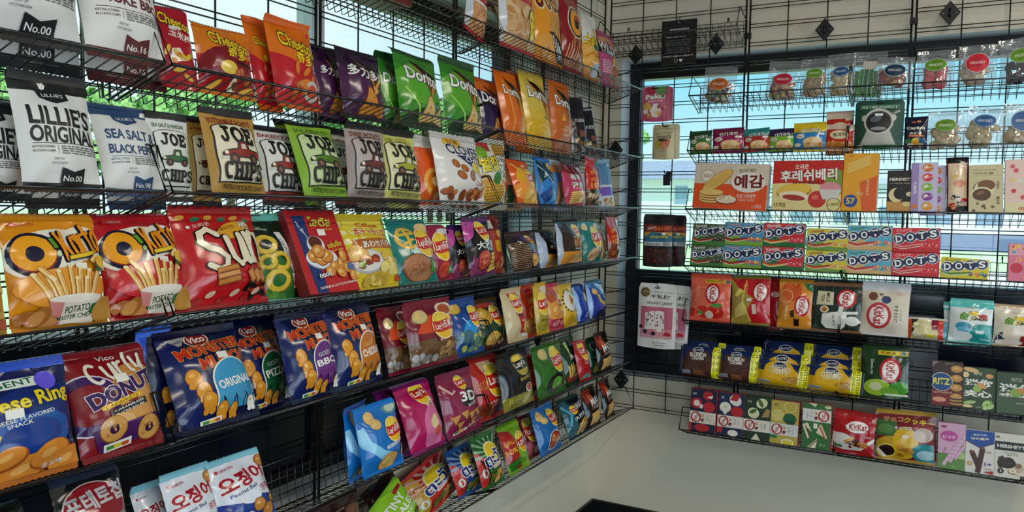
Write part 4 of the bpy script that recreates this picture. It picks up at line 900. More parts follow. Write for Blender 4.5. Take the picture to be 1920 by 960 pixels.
@D
def lay_teal2(d): d.chip(.16, .9, .14, '#ecd29a', '#b88a4a'); d.chip(.82, .92, .13, '#ecd29a', '#b88a4a'); d.E(.4, .16, .3, .2, '#d9b48a'); d.pile(.2, .08, .6, .24, 10, ['#e2c49a', '#b8845a'], .07, 3); d.T('香味', .5, .35, .26, .06, '#d4e4de', 0, .02); d.chip(.9, .26, .12); return chipbag(d, '#187a72', 0, .54, .62, .28)
@D
def lay_beige2(d): d.E(.3, .8, .3, .2, '#c8828a'); d.pile(.1, .05, .9, .6, 18, ['#dcc492', '#c8a86c'], .1, 3); return '#d8c090', '#c8b488'
@D
def lay_ten2(d): d.R(0, .38, .74, 1, '#c8261c'); ten(d); d.pile(.05, .02, .7, .34, 16, ['#9c4a24', '#c4703c', '#7a3a1c'], .1, 5); d.R(.76, 0, 1, 1, '#b9cfdc'); return '#8a3a20', '#c8261c'
@D
def cheesering(d):
    d.E(.5, .5, .62, .34, '#0b2670', 20); d.E(.55, .36, .4, .24, '#1c5aa8', 10); d.E(.55, .36, .3, .18, '#0d3a8c', 10); d.R(.05, .83, .72, .92, '#e2ece2'); d.E(.10, .875, .07, .07, '#2c7a5a'); d.T('REGENT', .42, .875, .5, .065, '#1d5a44', 3, .03)
    d.T('Cheese Ring', .48, .68, 1.0, .20, '#f0d624', 5, .055, '#17204a', .06); d.T('CHEESE FLAVORED', .5, .545, .58, .04, '#f0ece2', 6, .02); d.T('SNACK', .46, .495, .22, .04, '#f0ece2', 6, .02)
    d.P([(.0, .28), (.26, .34), (.30, .42), (.14, .50), (.0, .46)], '#e6c67c'); d.E(.1, .38, .04, .03, '#c8a250'); d.E(.2, .36, .03, .025, '#c8a250')
    for x, y, q in ((.16, .10, .24), (.5, .06, .22), (.72, .16, .2), (.9, .06, .2), (.34, .2, .16)): d.E(x, y, q, q * .72, '#a8541c', 20); d.E(x - .01, y + .012, q * .92, q * .62, '#e28c34', 20); d.E(x - .03, y + .02, q * .4, q * .2, '#f2b060', 20)
    d.T('芝士味', .74, .07, .2, .05, '#f4ece0', 6, .03, '#4a2412', .04); d.price(.42, .60, .15); d.E(.78, .86, .1, .1, '#6a5ae0', 40); return '#0c184f', ('#2f56c8', '#c47028')
@D
def curly(d):
    d.ring(.16, .5, .34, .34, .30, '#3c1a5a'); d.ring(.16, .5, .355, .355, .05, '#d8ccd8'); d.E(.76, .6, .34, .3, '#c98a44'); d.E(.84, .36, .4, .26, '#d89a4c'); d.E(.62, .52, .1, .08, '#8a1c22')
    d.T('Vico', .5, .965, .22, .06, '#e6ddd0', 0, .03); d.S('Curly', .56, .85, .68, .24, .040, '#efe6d4', None, 0, 10); d.T('DONUT', .56, .605, .86, .19, '#3a1a56', 14, .10, '#efe6ea', .05)
    d.R(.24, .455, .74, .50, '#f0c02c', 11); d.T('CACAHUÈTE', .49, .478, .42, .035, '#2a1a10', 11, .02); d.R(.32, .37, .80, .44, '#1c1418', 11); d.T('CARAMÉLISÉE', .56, .422, .40, .03, '#f2eee6', 11, .02); d.T('SUCRÉ-SALÉE', .56, .382, .38, .03, '#f2eee6', 11, .02)
    d.E(.44, .27, .16, .1, '#e2b070'); d.P([(.2, .02), (.9, .1), (1, .3), (.5, .26), (.1, .3)], '#4a1e5c')
    for x, y in ((.34, .22), (.78, .16)): d.E(x, y, .155, .14, '#8a5220'); d.E(x, y + .004, .145, .13, '#d49a50'); d.E(x, y, .055, .05, '#3a1c44'); d.pile(x - .08, y - .05, x + .08, y + .07, 7, ['#e2b46c', '#b87a38'], .02, 3)
    d.R(.24, .03, .56, .105, '#efece4', 6); d.R(.27, .037, .36, .075, '#3c8a3a', 6); d.R(.36, .045, .45, .082, '#d8c02c', 6); d.R(.45, .05, .53, .088, '#c8501c', 6); d.price(.56, .715, .16); return '#84171f', '#84171f'
def ghostsnack(d, x, y, q, r=0, c='#e0962c'): d.E(x, y, q * .72, q, '#8a4e12', r); d.E(x, y, q * .64, q * .92, c, r); d.E(x - q * .3, y - q * .8 * d.a, q * .3, q * .3, c, r); d.E(x + q * .3, y - q * .8 * d.a, q * .3, q * .3, c, r); d.E(x - q * .15, y + q * .35 * d.a, q * .25, q * .2, '#f0b85c', r)
def monster(d, c, t, sub=None):
    d.E(.10, .5, .3, .6, '#13225c', 15); d.E(.46, .945, .15, .10, '#e2d2b4'); d.E(.46, .945, .13, .085, '#8c1d1c'); d.T('Vico', .46, .945, .2, .09, '#f4ece0', 6, .04)
    d.T('MONSTER', .56, .82, .86, .15, '#c8341c', 6, .085, '#f0c040', .035); d.T('MUNCH', .66, .665, .66, .15, '#c8341c', 6, .085, '#f0c040', .035)
    d.E(.70, .40, .29, .30, '#efe9dc'); d.R(.41, .12, .99, .40, '#efe9dc'); d.E(.70, .40, .27, .28, c); d.R(.43, .10, .97, .40, c)
    for k in range(7): x = .45 + .08 * k; d.L([(x, .10), (x + .02 * (-1) ** k, .17 + .02 * (k % 3)), (x + .05 * (-1) ** k, .22 + .02 * (k % 2))], .016, '#120f1c')
    if sub: d.T(sub, .66, .50, .28, .075, '#c9d2c4' if c != '#c8741c' else '#f0b468', 6, .03)
    d.T(t, .70, .385, .48, .11, '#f6f2ea', 6, .05)
    for x, y, q, r in ((.22, .50, .12, 10), (.28, .34, .12, -8), (.32, .22, .125, 6), (.48, .11, .10, 0), (.62, .09, .085, -12)): ghostsnack(d, x, y, q, r)
    ghostsnack(d, .88, .12, .09, 0, '#ecebe6'); d.R(.22, .0, .48, .055, '#efece4', 4); d.R(.25, .005, .33, .04, '#3c8a3a', 4); d.R(.33, .007, .40, .042, '#d8c02c', 4); d.R(.40, .01, .46, .045, '#c8501c', 4); d.price(.62, .70 if not sub else .72, .13); return '#0b123c', '#0a1036'
@D
def mm_orig(d): d.P([(.0, .98), (.34, 1), (.26, .90), (.08, .86)], '#a8a8a4'); d.T('BIEN FAIRE', .18, .935, .22, .035, '#1a1a1c', 12, .03); return monster(d, '#3c9ac8', 'ORIGINAL')
@D
def mm_pizza(d): return monster(d, '#1c5a34', 'PIZZA', 'GOÛT')
@D
def mm_bbq(d): return monster(d, '#6a2a7c', 'BBQ', 'GOÛT')
@D
def mm_ched(d): return monster(d, '#c8741c', 'CHEDDAR', 'GOÛT')
@D
def mm_back(d): d.P([(0, .55), (.3, 1), (0, 1)], '#2a62e8'); ghostsnack(d, .55, .4, .2); ghostsnack(d, .6, .16, .2); return '#0b1238', ('#3c78f0', '#0a1036')
@D
def lay_steak(d):
    d.P([(.1, .52), (.26, .78), (.60, .84), (.46, .50)], '#d8481c'); d.P([(.56, .74), (.95, .84), (1, .56), (.8, .55)], '#e05a24'); d.E(.82, .88, .2, .14, '#e8dcc8'); d.E(.82, .88, .15, .1, '#b8562c'); d.chip(.24, .80, .15, '#d6bf86', '#a8905a', 40); d.R(0, 0, 1, .36, '#6a4a2c'); d.E(.5, .36, .6, .05, '#6a4a2c')
    d.pile(.5, .04, .95, .26, 14, ['#a87c48', '#c49a5c', '#7a5230'], .09, 4); d.pile(.05, .02, .5, .14, 7, ['#b8b4b0', '#8f8a86'], .08, 3); d.R(.42, .345, .86, .415, '#6a1018'); d.T('炭烧五花', .64, .38, .36, .05, '#e9d9c8', 6, .025); logo(d, .62, .60, .23, "Lay's乐事"); d.price(.93, .60, .13); return '#761228', '#7a1430'
@D
def lay_seaweedblue(d):
    d.P([(.1, .3), (.34, .62), (.8, .66), (.6, .34)], '#2a9ae2'); d.chip(.2, .92, .18, '#d9b04a', '#a07a24'); d.pile(.1, .02, 1, .36, 22, ['#8a9a3c', '#5f8a6a', '#b8b858', '#3c6a7a'], .11, 6); d.T('海苔', .72, .43, .3, .06, '#c8dcf0', 0, .02); d.L([(.25, .7), (.4, .5)], .03, '#a8d8f8'); return chipbag(d, '#12448e', 0, .72, .68, .22)
@D
def lay_limegreen(d): d.E(.24, .68, .2, .24, '#c8922c'); d.chip(.2, .74, .15, '#e0b04a', '#a8741c'); d.E(.5, .93, .4, .06, '#b83a2c'); d.chip(.36, .16, .2); d.chip(.52, .12, .17); d.R(.74, .20, .9, .34, '#e9e6de'); d.T('Chile Limón', .70, .40, .3, .05, '#cfe0d2'); d.pile(.7, .03, .95, .1, 5, ['#b83a2c', '#d9c49a'], .05, 3); logo(d, .66, .66, .24, "Lay's"); return '#143c24', '#43241c'
@D
def lay_cream(d): d.P([(.28, .98), (.70, .98), (.86, .1), (.52, .1)], '#b3241f'); d.chip(.74, .24, .15, '#ecc86a', '#b88a2a', 70); d.chip(.9, .16, .12); d.T('Turkey', .5, .48, .4, .1, '#2a1c14', -8, .02); d.T('NATURE', .66, .36, .24, .05, '#f0e6d8'); d.R(.62, .03, .95, .075, '#f0eee8'); logo(d, .5, .74, .22, "Lay's"); return '#d3c097', '#c9b68c'
@D
def lay_tenyel(d): d.R(0, .35, .8, 1, '#cf3018'); ten(d); d.pile(.05, .02, .9, .33, 14, ['#c98a3c', '#a8642c', '#e2b060'], .12, 4); return '#b86a24', '#d8461c'
@D
def lay_yellow(d): d.E(.5, .2, .5, .4, '#a89a2c'); d.chip(.8, .4, .2); d.T('BBQ', .4, .26, .4, .08, '#3a3a14', 0, .03); d.E(.8, .92, .3, .14, '#d8d0b8'); return chipbag(d, '#d8b030', 0, .5, .62, .36, "Lay's")
@D
def lay_pink(d): d.R(0, .5, 1, 1, '#e09a3c'); d.E(.3, .8, .24, .26, '#b8542c'); d.E(.5, .4, .5, .3, '#e2a040'); d.chip(.36, .42, .22, '#e89a3c', '#b8641c'); d.R(0, 0, 1, .22, '#c0304c'); d.T('ยำ', .5, .12, .6, .14, '#f2b0a8', 0, .05); d.L([(.55, 1), (.7, .6), (.9, .3)], .14, '#d8486a'); return chipbag(d, '#c83a54', 0, .76, .6, .22, "Lay's")
@D
def sunburst(d):
    n = 18; p = [(.46 + (.44 if k % 2 else .34) * math.cos(PI * k / n), .62 + (.44 if k % 2 else .34) * .9 * d.a * math.sin(PI * k / n)) for k in range(2 * n)]; d.P(p, '#141a2c'); d.E(.46, .62, .35, .33, '#ece6d4'); d.E(.5, .64, .12, .16, '#c8862c'); d.E(.52, .62, .06, .08, '#8a4a2c'); d.pile(.5, .4, .8, .5, 5, ['#9fc4e8', '#dce8f0'], .06, 3); d.P([(.05, .0), (.7, .0), (.3, .3)], '#c8981c'); d.chip(.85, .12, .14); return '#e0b428', '#d0a828'
@D
def bluebar(d): d.R(0, 0, .16, 1, '#9cc0ee'); d.chip(.7, .66, .2, '#e2c08a', '#b08a4a'); d.L([(.74, .58), (.86, .3)], .07, '#d8c060'); d.T('蓝', .6, .16, .3, .16, '#c8d4ee', 0, .02); return '#1a3aa8', '#1c2f7a'
@D
def bluebar2(d): d.R(0, 0, .10, 1, '#9cc0ee'); d.chip(.28, .76, .13, '#efb85a', '#b8802a'); d.L([(.34, .66), (.44, .46), (.66, .32)], .10, '#e0b83c'); d.P([(.5, 1), (.95, .9), (.9, .42), (.66, .5)], '#b8d4ee'); d.ring(.72, .36, .12, .1, .3, '#d8c890'); d.R(.4, 0, 1, .2, '#2c2440'); return '#1c3aa0', '#141c48'
@D
def blkgreen(d): d.P([(.2, .84), (.8, .86), (.7, .98), (.3, .98)], '#5a6a1c'); d.T('HOT', .5, .74, .66, .16, '#c8c46a', 8, .05); return '#10120e', '#10120e'
@D
def potechip(d):
    d.E(.52, .72, .47, .36, '#d8c4c0'); d.E(.52, .72, .45, .345, '#8c1a22'); d.T('포테토칩', .54, .80, .88, .27, '#c9c2c4', 6, .07); d.T('청양마요', .64, .55, .66, .13, '#2c6a2c', 10, .06, '#f0ead8', .05); d.chip(.86, .42, .12); d.chip(.7, .3, .16); d.chip(.4, .2, .2); return '#15161a', ('#2c3448', '#15161a')
@D
def squid(d):
    d.P([(0, 0), (1, 0), (1, .34), (.6, .42), (.3, .36), (0, .44)], '#1c3a8c'); d.E(.5, .4, .2, .1, '#e8ecf2'); d.E(.14, .90, .03, .03, '#b02440'); d.T('ORION', .30, .905, .24, .05, '#b0243c', 6, .03); d.T('오징어', .48, .70, .86, .28, '#a8182c', 8, .07, '#f2e6e4', .06); d.T('Peanut Ball', .42, .52, .5, .06, '#2c3a7c', 8, .02); d.T('땅콩', .82, .49, .2, .12, '#b02440', 8, .05, '#f2f0f0', .05)
    for x, y, q in ((.3, .1, .12), (.62, .26, .12), (.82, .14, .14), (.66, .05, .1), (.94, .88, .12), (.9, .3, .08)): d.E(x, y, q, q * .9, '#7a4418'); d.E(x, y, q * .9, q * .8, '#c8843c'); d.E(x - q * .2, y + q * .2, q * .3, q * .2, '#e6b474')
    d.E(.42, .12, .12, .1, '#e9e4dc'); d.E(.42, .12, .05, .04, '#8a6a5a'); return '#dfe3ea', '#7fc0d2'
@D
def lay_blue(d):
    d.L([(.02, .75), (.10, .48), (.34, .26), (.6, .16)], .16, '#8fd0f0'); d.chip(.28, .88, .13, '#e6c080', '#a87a34', 60); d.chip(.34, .76, .12, '#e6c080', '#a87a34', 10); d.E(.82, .95, .2, .12, '#5a8a9c'); d.E(.82, .95, .14, .08, '#c9d4c0'); d.R(.44, .345, .90, .40, '#e6ecf2', 8); d.T('原味薯片', .67, .372, .4, .04, '#12509c', 8, .02); d.chip(.50, .12, .19, '#dca856', '#9c6420'); d.chip(.62, .10, .15, '#e6b868', '#9c6420', 60); d.chip(.92, .22, .1, '#e6b868', '#9c6420', 80); return chipbag(d, '#1872c2', 0, .70, .60, .20, "Lay's乐事", None, '#fff', '#1a7ad0')
@D
def plainpurple(d): d.E(.4, .6, .4, .3, '#8a2278'); return '#6c1460', '#6c1460'
@D
def lay_pinkbag(d): d.P([(.44, .98), (.74, .98), (.86, .1), (.74, .0)], '#f0e2cc'); d.E(.64, .26, .3, .42, '#e070a0'); d.E(.64, .34, .13, .1, '#ecd6a8'); d.E(.72, .2, .1, .09, '#d84a3c'); d.E(.66, .4, .1, .07, '#ecd2a0', 40); d.T('山楂奇', .70, .66, .3, .09, '#7a1a34', -14, .03); logo(d, .56, .86, .2, "Lay's"); return '#b5185c', '#8c1464'
@D
def lay_3d(d):
    logo(d, .56, .86, .13, "Lay's"); d.P([(.34, .56), (.62, .76), (.84, .66), (.80, .44), (.62, .40), (.42, .44)], '#2a1c20'); d.T('3D', .60, .60, .46, .2, '#f4f0ea', -4, .07); d.T('BUGLES', .64, .45, .26, .06, '#f0e8e0', 8, .03)
    for x, y, r in ((.18, .26, -20), (.38, .30, 10), (.56, .26, -8), (.74, .28, 25), (.9, .22, 0), (.28, .14, 15), (.66, .14, -15)): d.P([(x - .11, y + .05), (x + .11, y + .07), (x + .02 + r * .002, y - .11)], '#8a5224'); d.P([(x - .09, y + .045), (x + .09, y + .06), (x + .02 + r * .002, y - .09)], '#cf9450')
    d.T('Bacon', .66, .10, .24, .06, '#f4ece4', 8, .03); d.R(.14, .01, .52, .06, '#e9e6dc', 6); d.R(.17, .015, .3, .05, '#3c8a3a', 6); d.R(.3, .02, .44, .055, '#d8902c', 6); d.L([(.05, .9), (.2, .7), (.3, .75)], .05, '#e0b0a8'); return '#8c2048', '#7a1c44'
@D
def lay_red(d): d.P([(.2, 1), (.7, 1), (.5, .80), (.3, .78)], '#e0b896'); d.pile(.05, .02, .8, .2, 14, ['#8a3c20', '#a8582c', '#6a2814'], .1, 3); d.T('HOT', .16, .62, .24, .08, '#e08a3c', 8, .03); d.T('Chili', .16, .54, .24, .08, '#e08a3c', 8, .03); d.T('แซ่บ', .6, .38, .2, .06, '#f2e6dc', 0, .02); d.T('VỊ THĂN NƯỚNG', .58, .28, .62, .06, '#f2e6dc', 5, .025); logo(d, .60, .64, .30, "Lay's"); return '#c0221c', '#a81c18'
@D
def lay_black(d): d.ring(.45, .55, .55, .6, .06, '#2a2c28'); d.R(0, 0, 1, .22, '#8a8220'); d.E(.5, .22, .6, .06, '#8a8220'); d.chip(.66, .14, .14, '#d8cc7a', '#8a7c2c'); d.T('Relax', .34, .20, .44, .12, '#c8c46a', 10, .015); logo(d, .60, .80, .20, "Lay's", '#c8b868', '#1a1a18', '#b8a040'); d.T('岩烧孜然', .62, .54, .4, .07, '#c8b85a', 4, .03); d.E(.68, .34, .13, .1, '#e2ddd2'); d.E(.68, .35, .1, .08, '#b8605a'); d.L([(.8, .3), (.92, .62)], .03, '#d8d4cc'); return '#14161a', '#14161a'
@D
def redthin(d): d.E(.5, .5, .5, .4, '#d83a28'); d.E(.5, .16, .4, .24, '#3a1c14'); d.pile(.2, .06, .8, .26, 8, ['#c8502c', '#8a2a1c'], .1, 2); return '#b82420', '#b82420'
@D
def lay_green(d): d.chip(.3, .88, .16, '#cfc07a', '#948444', 40); d.P([(.6, .98), (.74, .78), (.9, .84), (.8, 1)], '#e0dc4a'); d.E(.5, .2, .3, .24, '#101812'); d.E(.52, .21, .18, .14, '#6cc03c'); d.pile(.4, .14, .64, .28, 6, ['#8ad85a', '#4a9a2a'], .06, 2); d.R(.84, .08, 1, .22, '#5fae3c'); d.T('芥末', .74, .44, .28, .08, '#dcebd0', 6, .03); return chipbag(d, '#2f6a22', 0, .70, .68, .25)
@D
def greenfries(d):
    d.P([(.2, .95), (.4, .98), (.3, .6)], '#c8c88a'); d.R(.3, .52, .8, .6, '#e8ece6', -20); d.T('大', .36, .58, .2, .14, '#f2f2ea', 0, .03); d.E(.45, .1, .4, .14, '#a82424')
    for k in range(8): d.fry(.2 + .07 * k, .12, .14 + .1 * k, .40 + .03 * (k % 3), .05, '#ecc048', '#a87a1c')
    return '#14401f', '#14401f'
@D
def lay_redslim(d): d.P([(.0, .0), (.5, .16), (1, .0)], '#5a9a8a'); d.E(.85, .55, .2, .18, '#e2a83c'); d.T('红烩', .5, .5, .3, .3, '#f0b0a0', -10, .02); return chipbag(d, '#b81c22', 0, .5, .78, .28, "Lay's")
@D
def greencookie(d): d.E(.5, .78, .34, .22, '#8a8a7a'); d.E(.5, .78, .26, .15, '#4a4a3c'); d.T('香葱', .5, .48, .5, .12, '#c8d8c0', 0, .03); d.E(.6, .18, .4, .34, '#a87c1c'); d.E(.6, .18, .36, .31, '#e6c034'); d.pile(.35, .08, .85, .3, 7, ['#b88a20', '#a87c1c'], .04, 2); return '#15452a', '#15452a'
@D
def maxbag(d):
    d.P([(0, 1), (.6, 1), (.4, .7), (.1, .6)], '#8a2a1c'); d.P([(.2, .9), (.5, .8), (.3, .4)], '#c85a24'); d.T('MAX', .6, .66, .66, .22, '#f2f0ea', 6, .06); d.T('大波浪', .6, .50, .5, .1, '#c8c4be', 6, .03)
    for k in range(5): d.fry(.2, .06 + .06 * k, .92, .14 + .06 * k, .07, '#e0a040', '#8a5a1c')
    d.R(.86, 0, 1, 1, '#3a3434'); return '#17110f', '#2a1a18'
@D
def brownchoc(d): d.T('Real Belgian Chocolate', .4, .86, .62, .05, '#b89a84', 4, .015); d.T('TINY', .66, .6, .5, .2, '#e0d8cc', 4, .05); d.E(.84, .8, .16, .1, '#6a4430'); return '#2a1512', '#201010'
@D
def brownchoc2(d): d.T('with Belgian Chocolate', .5, .86, .6, .05, '#b89a84', 4, .015); return '#2a1714', '#201010'
@D
def tiny(d): d.R(.66, .88, .92, .95, '#a82a34', 6); d.T('TINY', .48, .78, .6, .17, '#f2f4e4', 0, .06, '#6a9a20', .03); d.T('BALES', .60, .58, .66, .17, '#f2f4e4', 0, .06, '#6a9a20', .03); d.E(.3, .34, .12, .14, '#2a1c18'); d.E(.3, .31, .09, .1, '#d8a884'); d.small(.5, .4, .9, .48, 2, '#e6f0c0'); d.E(.75, .2, .2, .15, '#5a3a20'); return '#8cc42a', '#8cc42a'
def tawan(d, c, c2, sub):
    for k in range(9): a_ = PI * k / 8; d.P([(.56, .66), (.56 + .7 * math.cos(a_), .66 + .45 * math.sin(a_)), (.56 + .7 * math.cos(a_ + .16), .66 + .45 * math.sin(a_ + .16))], c2)
    d.E(.56, .68, .30, .24, '#f2e49a'); d.E(.56, .67, .26, .20, '#f0cc28'); d.T('ตะวัน', .58, .56, .80, .34, '#1a2a72', 10, .05, '#f2f0ee', .07); d.R(.40, .345, .92, .41, '#e8dcd4', 8); d.T(sub, .66, .378, .46, .045, '#8a1a1c', 8, .02)
    d.pile(.3, .02, .95, .24, 12, ['#d87a34', '#e2a050', '#b0522a', '#6a8a34'], .08, 4); d.P([(.5, .0), (.62, .3), (.74, .05)], '#e8a85a'); d.T('0', .12, .28, .14, .22, '#e2dcd4', 4, .05)
@D
def tawan_r(d): d.R(0, 0, .22, 1, '#c8a034'); d.T('เพิ่ม', .11, .72, .18, .13, '#a83018', 6, .04); d.T('ปริมาณ', .11, .58, .18, .06, '#a83018', 6, .03); tawan(d, 0, '#e2a49a', 'กุ้งย่างซอส'); return '#c02424', '#c83a34'
@D
def tawan_b(d): d.P([(0, 0), (.26, 0), (.2, .6), (0, .8)], '#c02a24'); tawan(d, 0, '#7a94b4', 'ปลาหมึก'); return '#1c3f7c', '#2a5a9c'
@D
def tawan_g(d): d.P([(0, 0), (.26, 0), (.2, .6), (0, .8)], '#c8352a'); tawan(d, 0, '#8ab88a', 'สาหร่าย'); return '#1a5a26', '#1f6a2c'
@D
def lay_thai(d): d.P([(0, .2), (.38, .2), (.42, .9), (0, 1)], '#a81c1a'); d.T('เพิ่ม', .2, .66, .3, .14, '#f0a030', 6, .04); d.T('10%', .2, .46, .34, .13, '#f0b040', 6, .05); d.P([(.0, .2), (.3, .26), (.5, .12), (.36, .0), (.1, .02)], '#2c6a24'); d.E(.3, .16, .2, .06, '#3c8a2c', 40); d.E(.24, .1, .2, .06, '#2c7a24', -30); d.pile(.3, .0, .6, .06, 4, ['#c82a20', '#8a1c14'], .05, 2); return chipbag(d, '#78ae24', 0, .68, .58, .24, 'เลย์')
@D
def lay_mar2(d): d.chip(.7, .94, .2); d.E(.4, .22, .4, .26, '#8a3a44'); d.E(.4, .22, .34, .2, '#b8606a'); d.chip(.88, .2, .16, '#e6b068', '#a87430', 80); d.R(.3, .42, .8, .46, '#d8b0b8'); return chipbag(d, '#6c1424', 0, .54, .66, .32)
@D
def lay_bluesalsa(d): d.chip(.24, .86, .15, '#e6c07a', '#a87a34', 40); d.chip(.3, .74, .12, '#e6c07a', '#a87a34', 0); d.E(.54, .22, .30, .25, '#c8d4dc'); d.E(.54, .22, .27, .22, '#a8342c'); d.pile(.36, .12, .72, .32, 10, ['#c8442c', '#8a2a24', '#d8b86a'], .06, 3); d.E(.6, .22, .1, .03, '#b8c46a', 30); d.T('红汤', .7, .44, .26, .06, '#c8dcf0', 6, .02); return chipbag(d, '#1668b0', 0, .72, .72, .21)
@D
def maxteal(d):
    d.R(0, 0, .3, 1, '#1c5a6a'); d.L([(.05, .9), (.2, .6), (.1, .3)], .06, '#5ab0c0'); logo(d, .36, .70, .13, "Lay's"); d.T('MAX', .74, .78, .46, .16, '#e6e4de', 6, .05); d.T('大波浪', .54, .48, .6, .13, '#f2f0ea', 10, .05)
    for k in range(5): d.fry(.34, .02 + .055 * k, .66, .14 + .055 * k, .07, '#d8b04a', '#8a6420')
    d.pile(.6, .05, .98, .34, 12, ['#c86a34', '#a8482a', '#e0a050'], .08, 3); return '#13181c', '#1a3a44'
# ---- right wall
def oval(c, t='FRIGID', cy=.56, rx=.28, ry=.19, tc='#e9e6dc'):
    def f(d): d.E(.5, cy, rx * 1.04, ry * 1.05, '#dfe2de', 0, 28); d.E(.5, cy, rx, ry, c, 0, 28); d.T(t, .5, cy, rx * 1.25, .075, tc, 2, .01); d.small(.5 - rx * .4, cy - .10 * d.a, .5 + rx * .4, cy - .075 * d.a, 1, '#3a2a2c'); d.small(.5 - rx * .35, cy + .085 * d.a, .5 + rx * .35, cy + .11 * d.a, 1, '#3a2a2c'); return c, c
    return f
DES.update(frig_orange=oval('#cf6a2c', cy=.52), frig_red=oval('#c4243c', cy=.52), frig_green=oval('#6a9a2c', cy=.60), frig_blue=oval('#2c5f94', cy=.56), frig_navy=oval('#123a56', cy=.58), frig_redround=oval('#d22a3c', cy=.55, rx=.29, ry=.29), frig_blue2=oval('#2f639c', cy=.66), frig_blueround=oval('#2f6398', cy=.60, rx=.30, ry=.30))
@D
def frig_none(d): d.R(.30, .62, .72, .80, '#d8d4c8'); return '#d8d4c8', '#d8d4c8'
def kid(bg, top, tx='#f4f2ec', c2=None):
    def f(d):
        d.R(0, .74, 1, 1, top); d.E(.5, .74, .52, .07, top); d.T('인기과자', .54, .76, .60, .20, '#f6f4ee', 4, .05, '#20202a', .05); d.E(.22, .54, .13, .11, '#e9e2d4'); d.small(.15, .50, .29, .57, 2, '#5a4a44'); d.E(.6, .3, .3, .22, c2 or '#e2b98a'); d.pile(.36, .16, .86, .42, 7, ['#e8b870', '#d0904c', '#f0d0a0'], .10, 5); d.E(.14, .2, .1, .08, '#f0e6d0'); d.R(.76, .58, .95, .66, '#ece9e2'); return bg, top
    return f
DES.update(kid_green=kid('#3a7a34', '#1f4a2a'), kid_maroon=kid('#9c1a52', '#7a1a44'), kid_red=kid('#b82a24', '#2c8a84'), kid_lime=kid('#7ab82c', '#2c1f4a'), kid_blue=kid('#2a86c4', '#e0c02c'))
@D
def ramen(d): d.R(0, 0, 1, .3, '#d88a34'); d.pile(.1, .06, .9, .3, 9, ['#e2a04c', '#c8782c'], .1, 3); d.E(.5, .62, .34, .22, '#ecdcb0'); d.T('쌀과자', .5, .62, .48, .2, '#4a1a12', 4, .05); d.R(.0, .86, 1, 1, '#d8c8b4'); d.R(.7, .8, .95, .88, '#ecdcc8'); return '#c8301f', '#d8b8a4'
@D
def astro(d):
    d.R(.1, .80, .9, .90, '#2c6a44'); d.T('ASTRONAUT', .5, .85, .74, .065, '#d9e4da', 0, .03); d.R(.06, .785, .94, .795, '#0d1c18'); d.P([(.14, .08), (.86, .08), (.74, .34), (.68, .62), (.32, .62), (.26, .34)], '#b4b2aa'); d.E(.5, .55, .30, .30, '#c6c4bc'); d.E(.5, .54, .26, .25, '#3a3a3e'); d.E(.5, .52, .235, .22, '#15161a'); d.E(.44, .60, .12, .07, '#5a5f68', 20); d.E(.5, .40, .16, .04, '#8f9296'); d.E(.2, .62, .05, .07, '#c6c4bc'); d.E(.8, .62, .05, .07, '#c6c4bc'); d.R(.1, .02, .9, .085, '#2c7a4a'); d.E(.14, .05, .07, .04, '#dfe4de'); d.T('ICE CREAM', .82, .72, .2, .05, '#dfe4de', 30, .02); d.R(.42, .66, .58, .71, '#e9e9e2'); return '#1c4a3e', '#9aa8a4'
@D
def caplico(d): d.T('Caplico', .5, .64, .80, .17, '#f4f0e6', 0, .05); d.T('あたま', .5, .47, .52, .12, '#f4f0e6', 0, .04); d.R(.18, .345, .84, .41, '#d8642c'); d.T('チョコレート', .5, .378, .52, .04, '#f8e8d8', 0, .02); d.E(.5, .2, .17, .15, '#e8b848'); d.E(.5, .14, .16, .08, '#d8a030'); d.E(.18, .2, .13, .12, '#3c7a5a'); d.E(.82, .2, .14, .12, '#2a5a8a'); d.E(.3, .08, .14, .09, '#e2d8c8'); d.E(.72, .08, .14, .09, '#c8b49a'); d.E(.4, .86, .1, .06, '#a8643c'); d.E(.62, .88, .1, .06, '#c88a5a'); return '#141a34', '#101428'
@D
def yegam(d):
    d.R(0, 0, 1, .56, '#e8521c'); d.R(0, .55, 1, 1, '#dccdb6'); d.E(.18, .72, .09, .09, '#efe6d4'); d.ring(.18, .72, .09, .09, .08, '#9a8468'); d.small(.12, .69, .24, .76, 3, '#8a7258'); d.T('튀기지 않은', .72, .86, .22, .05, '#3c5a34', 6, .02)
    d.E(.32, .62, .25, .085, '#a8702a', 38); d.E(.32, .625, .24, .075, '#eac064', 38)
    for k in range(5): d.L([(.14 + .015 * k, .46 - .02 * k + .06), (.46 + .012 * k, .78 - .03 * k + .05)], .006, '#c8963c')
    for k in range(4): d.E(.25, .18 + .055 * k, .17, .05, '#a8702a'); d.E(.25, .195 + .055 * k, .165, .042, '#eac877')
    d.E(.46, .20, .15, .065, '#8a3a1c'); d.E(.46, .21, .14, .055, '#ead9bc'); d.pile(.38, .2, .54, .28, 8, ['#f0e6cc', '#d8c090'], .035, 2)
    d.E(.74, .60, .23, .14, '#efe6da'); d.T('예감', .75, .62, .40, .19, '#7a1a1c', 3, .07, '#f6f0e8', .07); d.T('치즈그라탕맛', .73, .30, .26, .055, '#f6e8d8', 2, .03); d.T('Cheese Gratin', .73, .22, .22, .04, '#f6d8b8', 2, .0); d.T('12개입', .88, .08, .12, .05, '#f6e8d8', 2, .02); return '#e8521c', '#c8b79c'
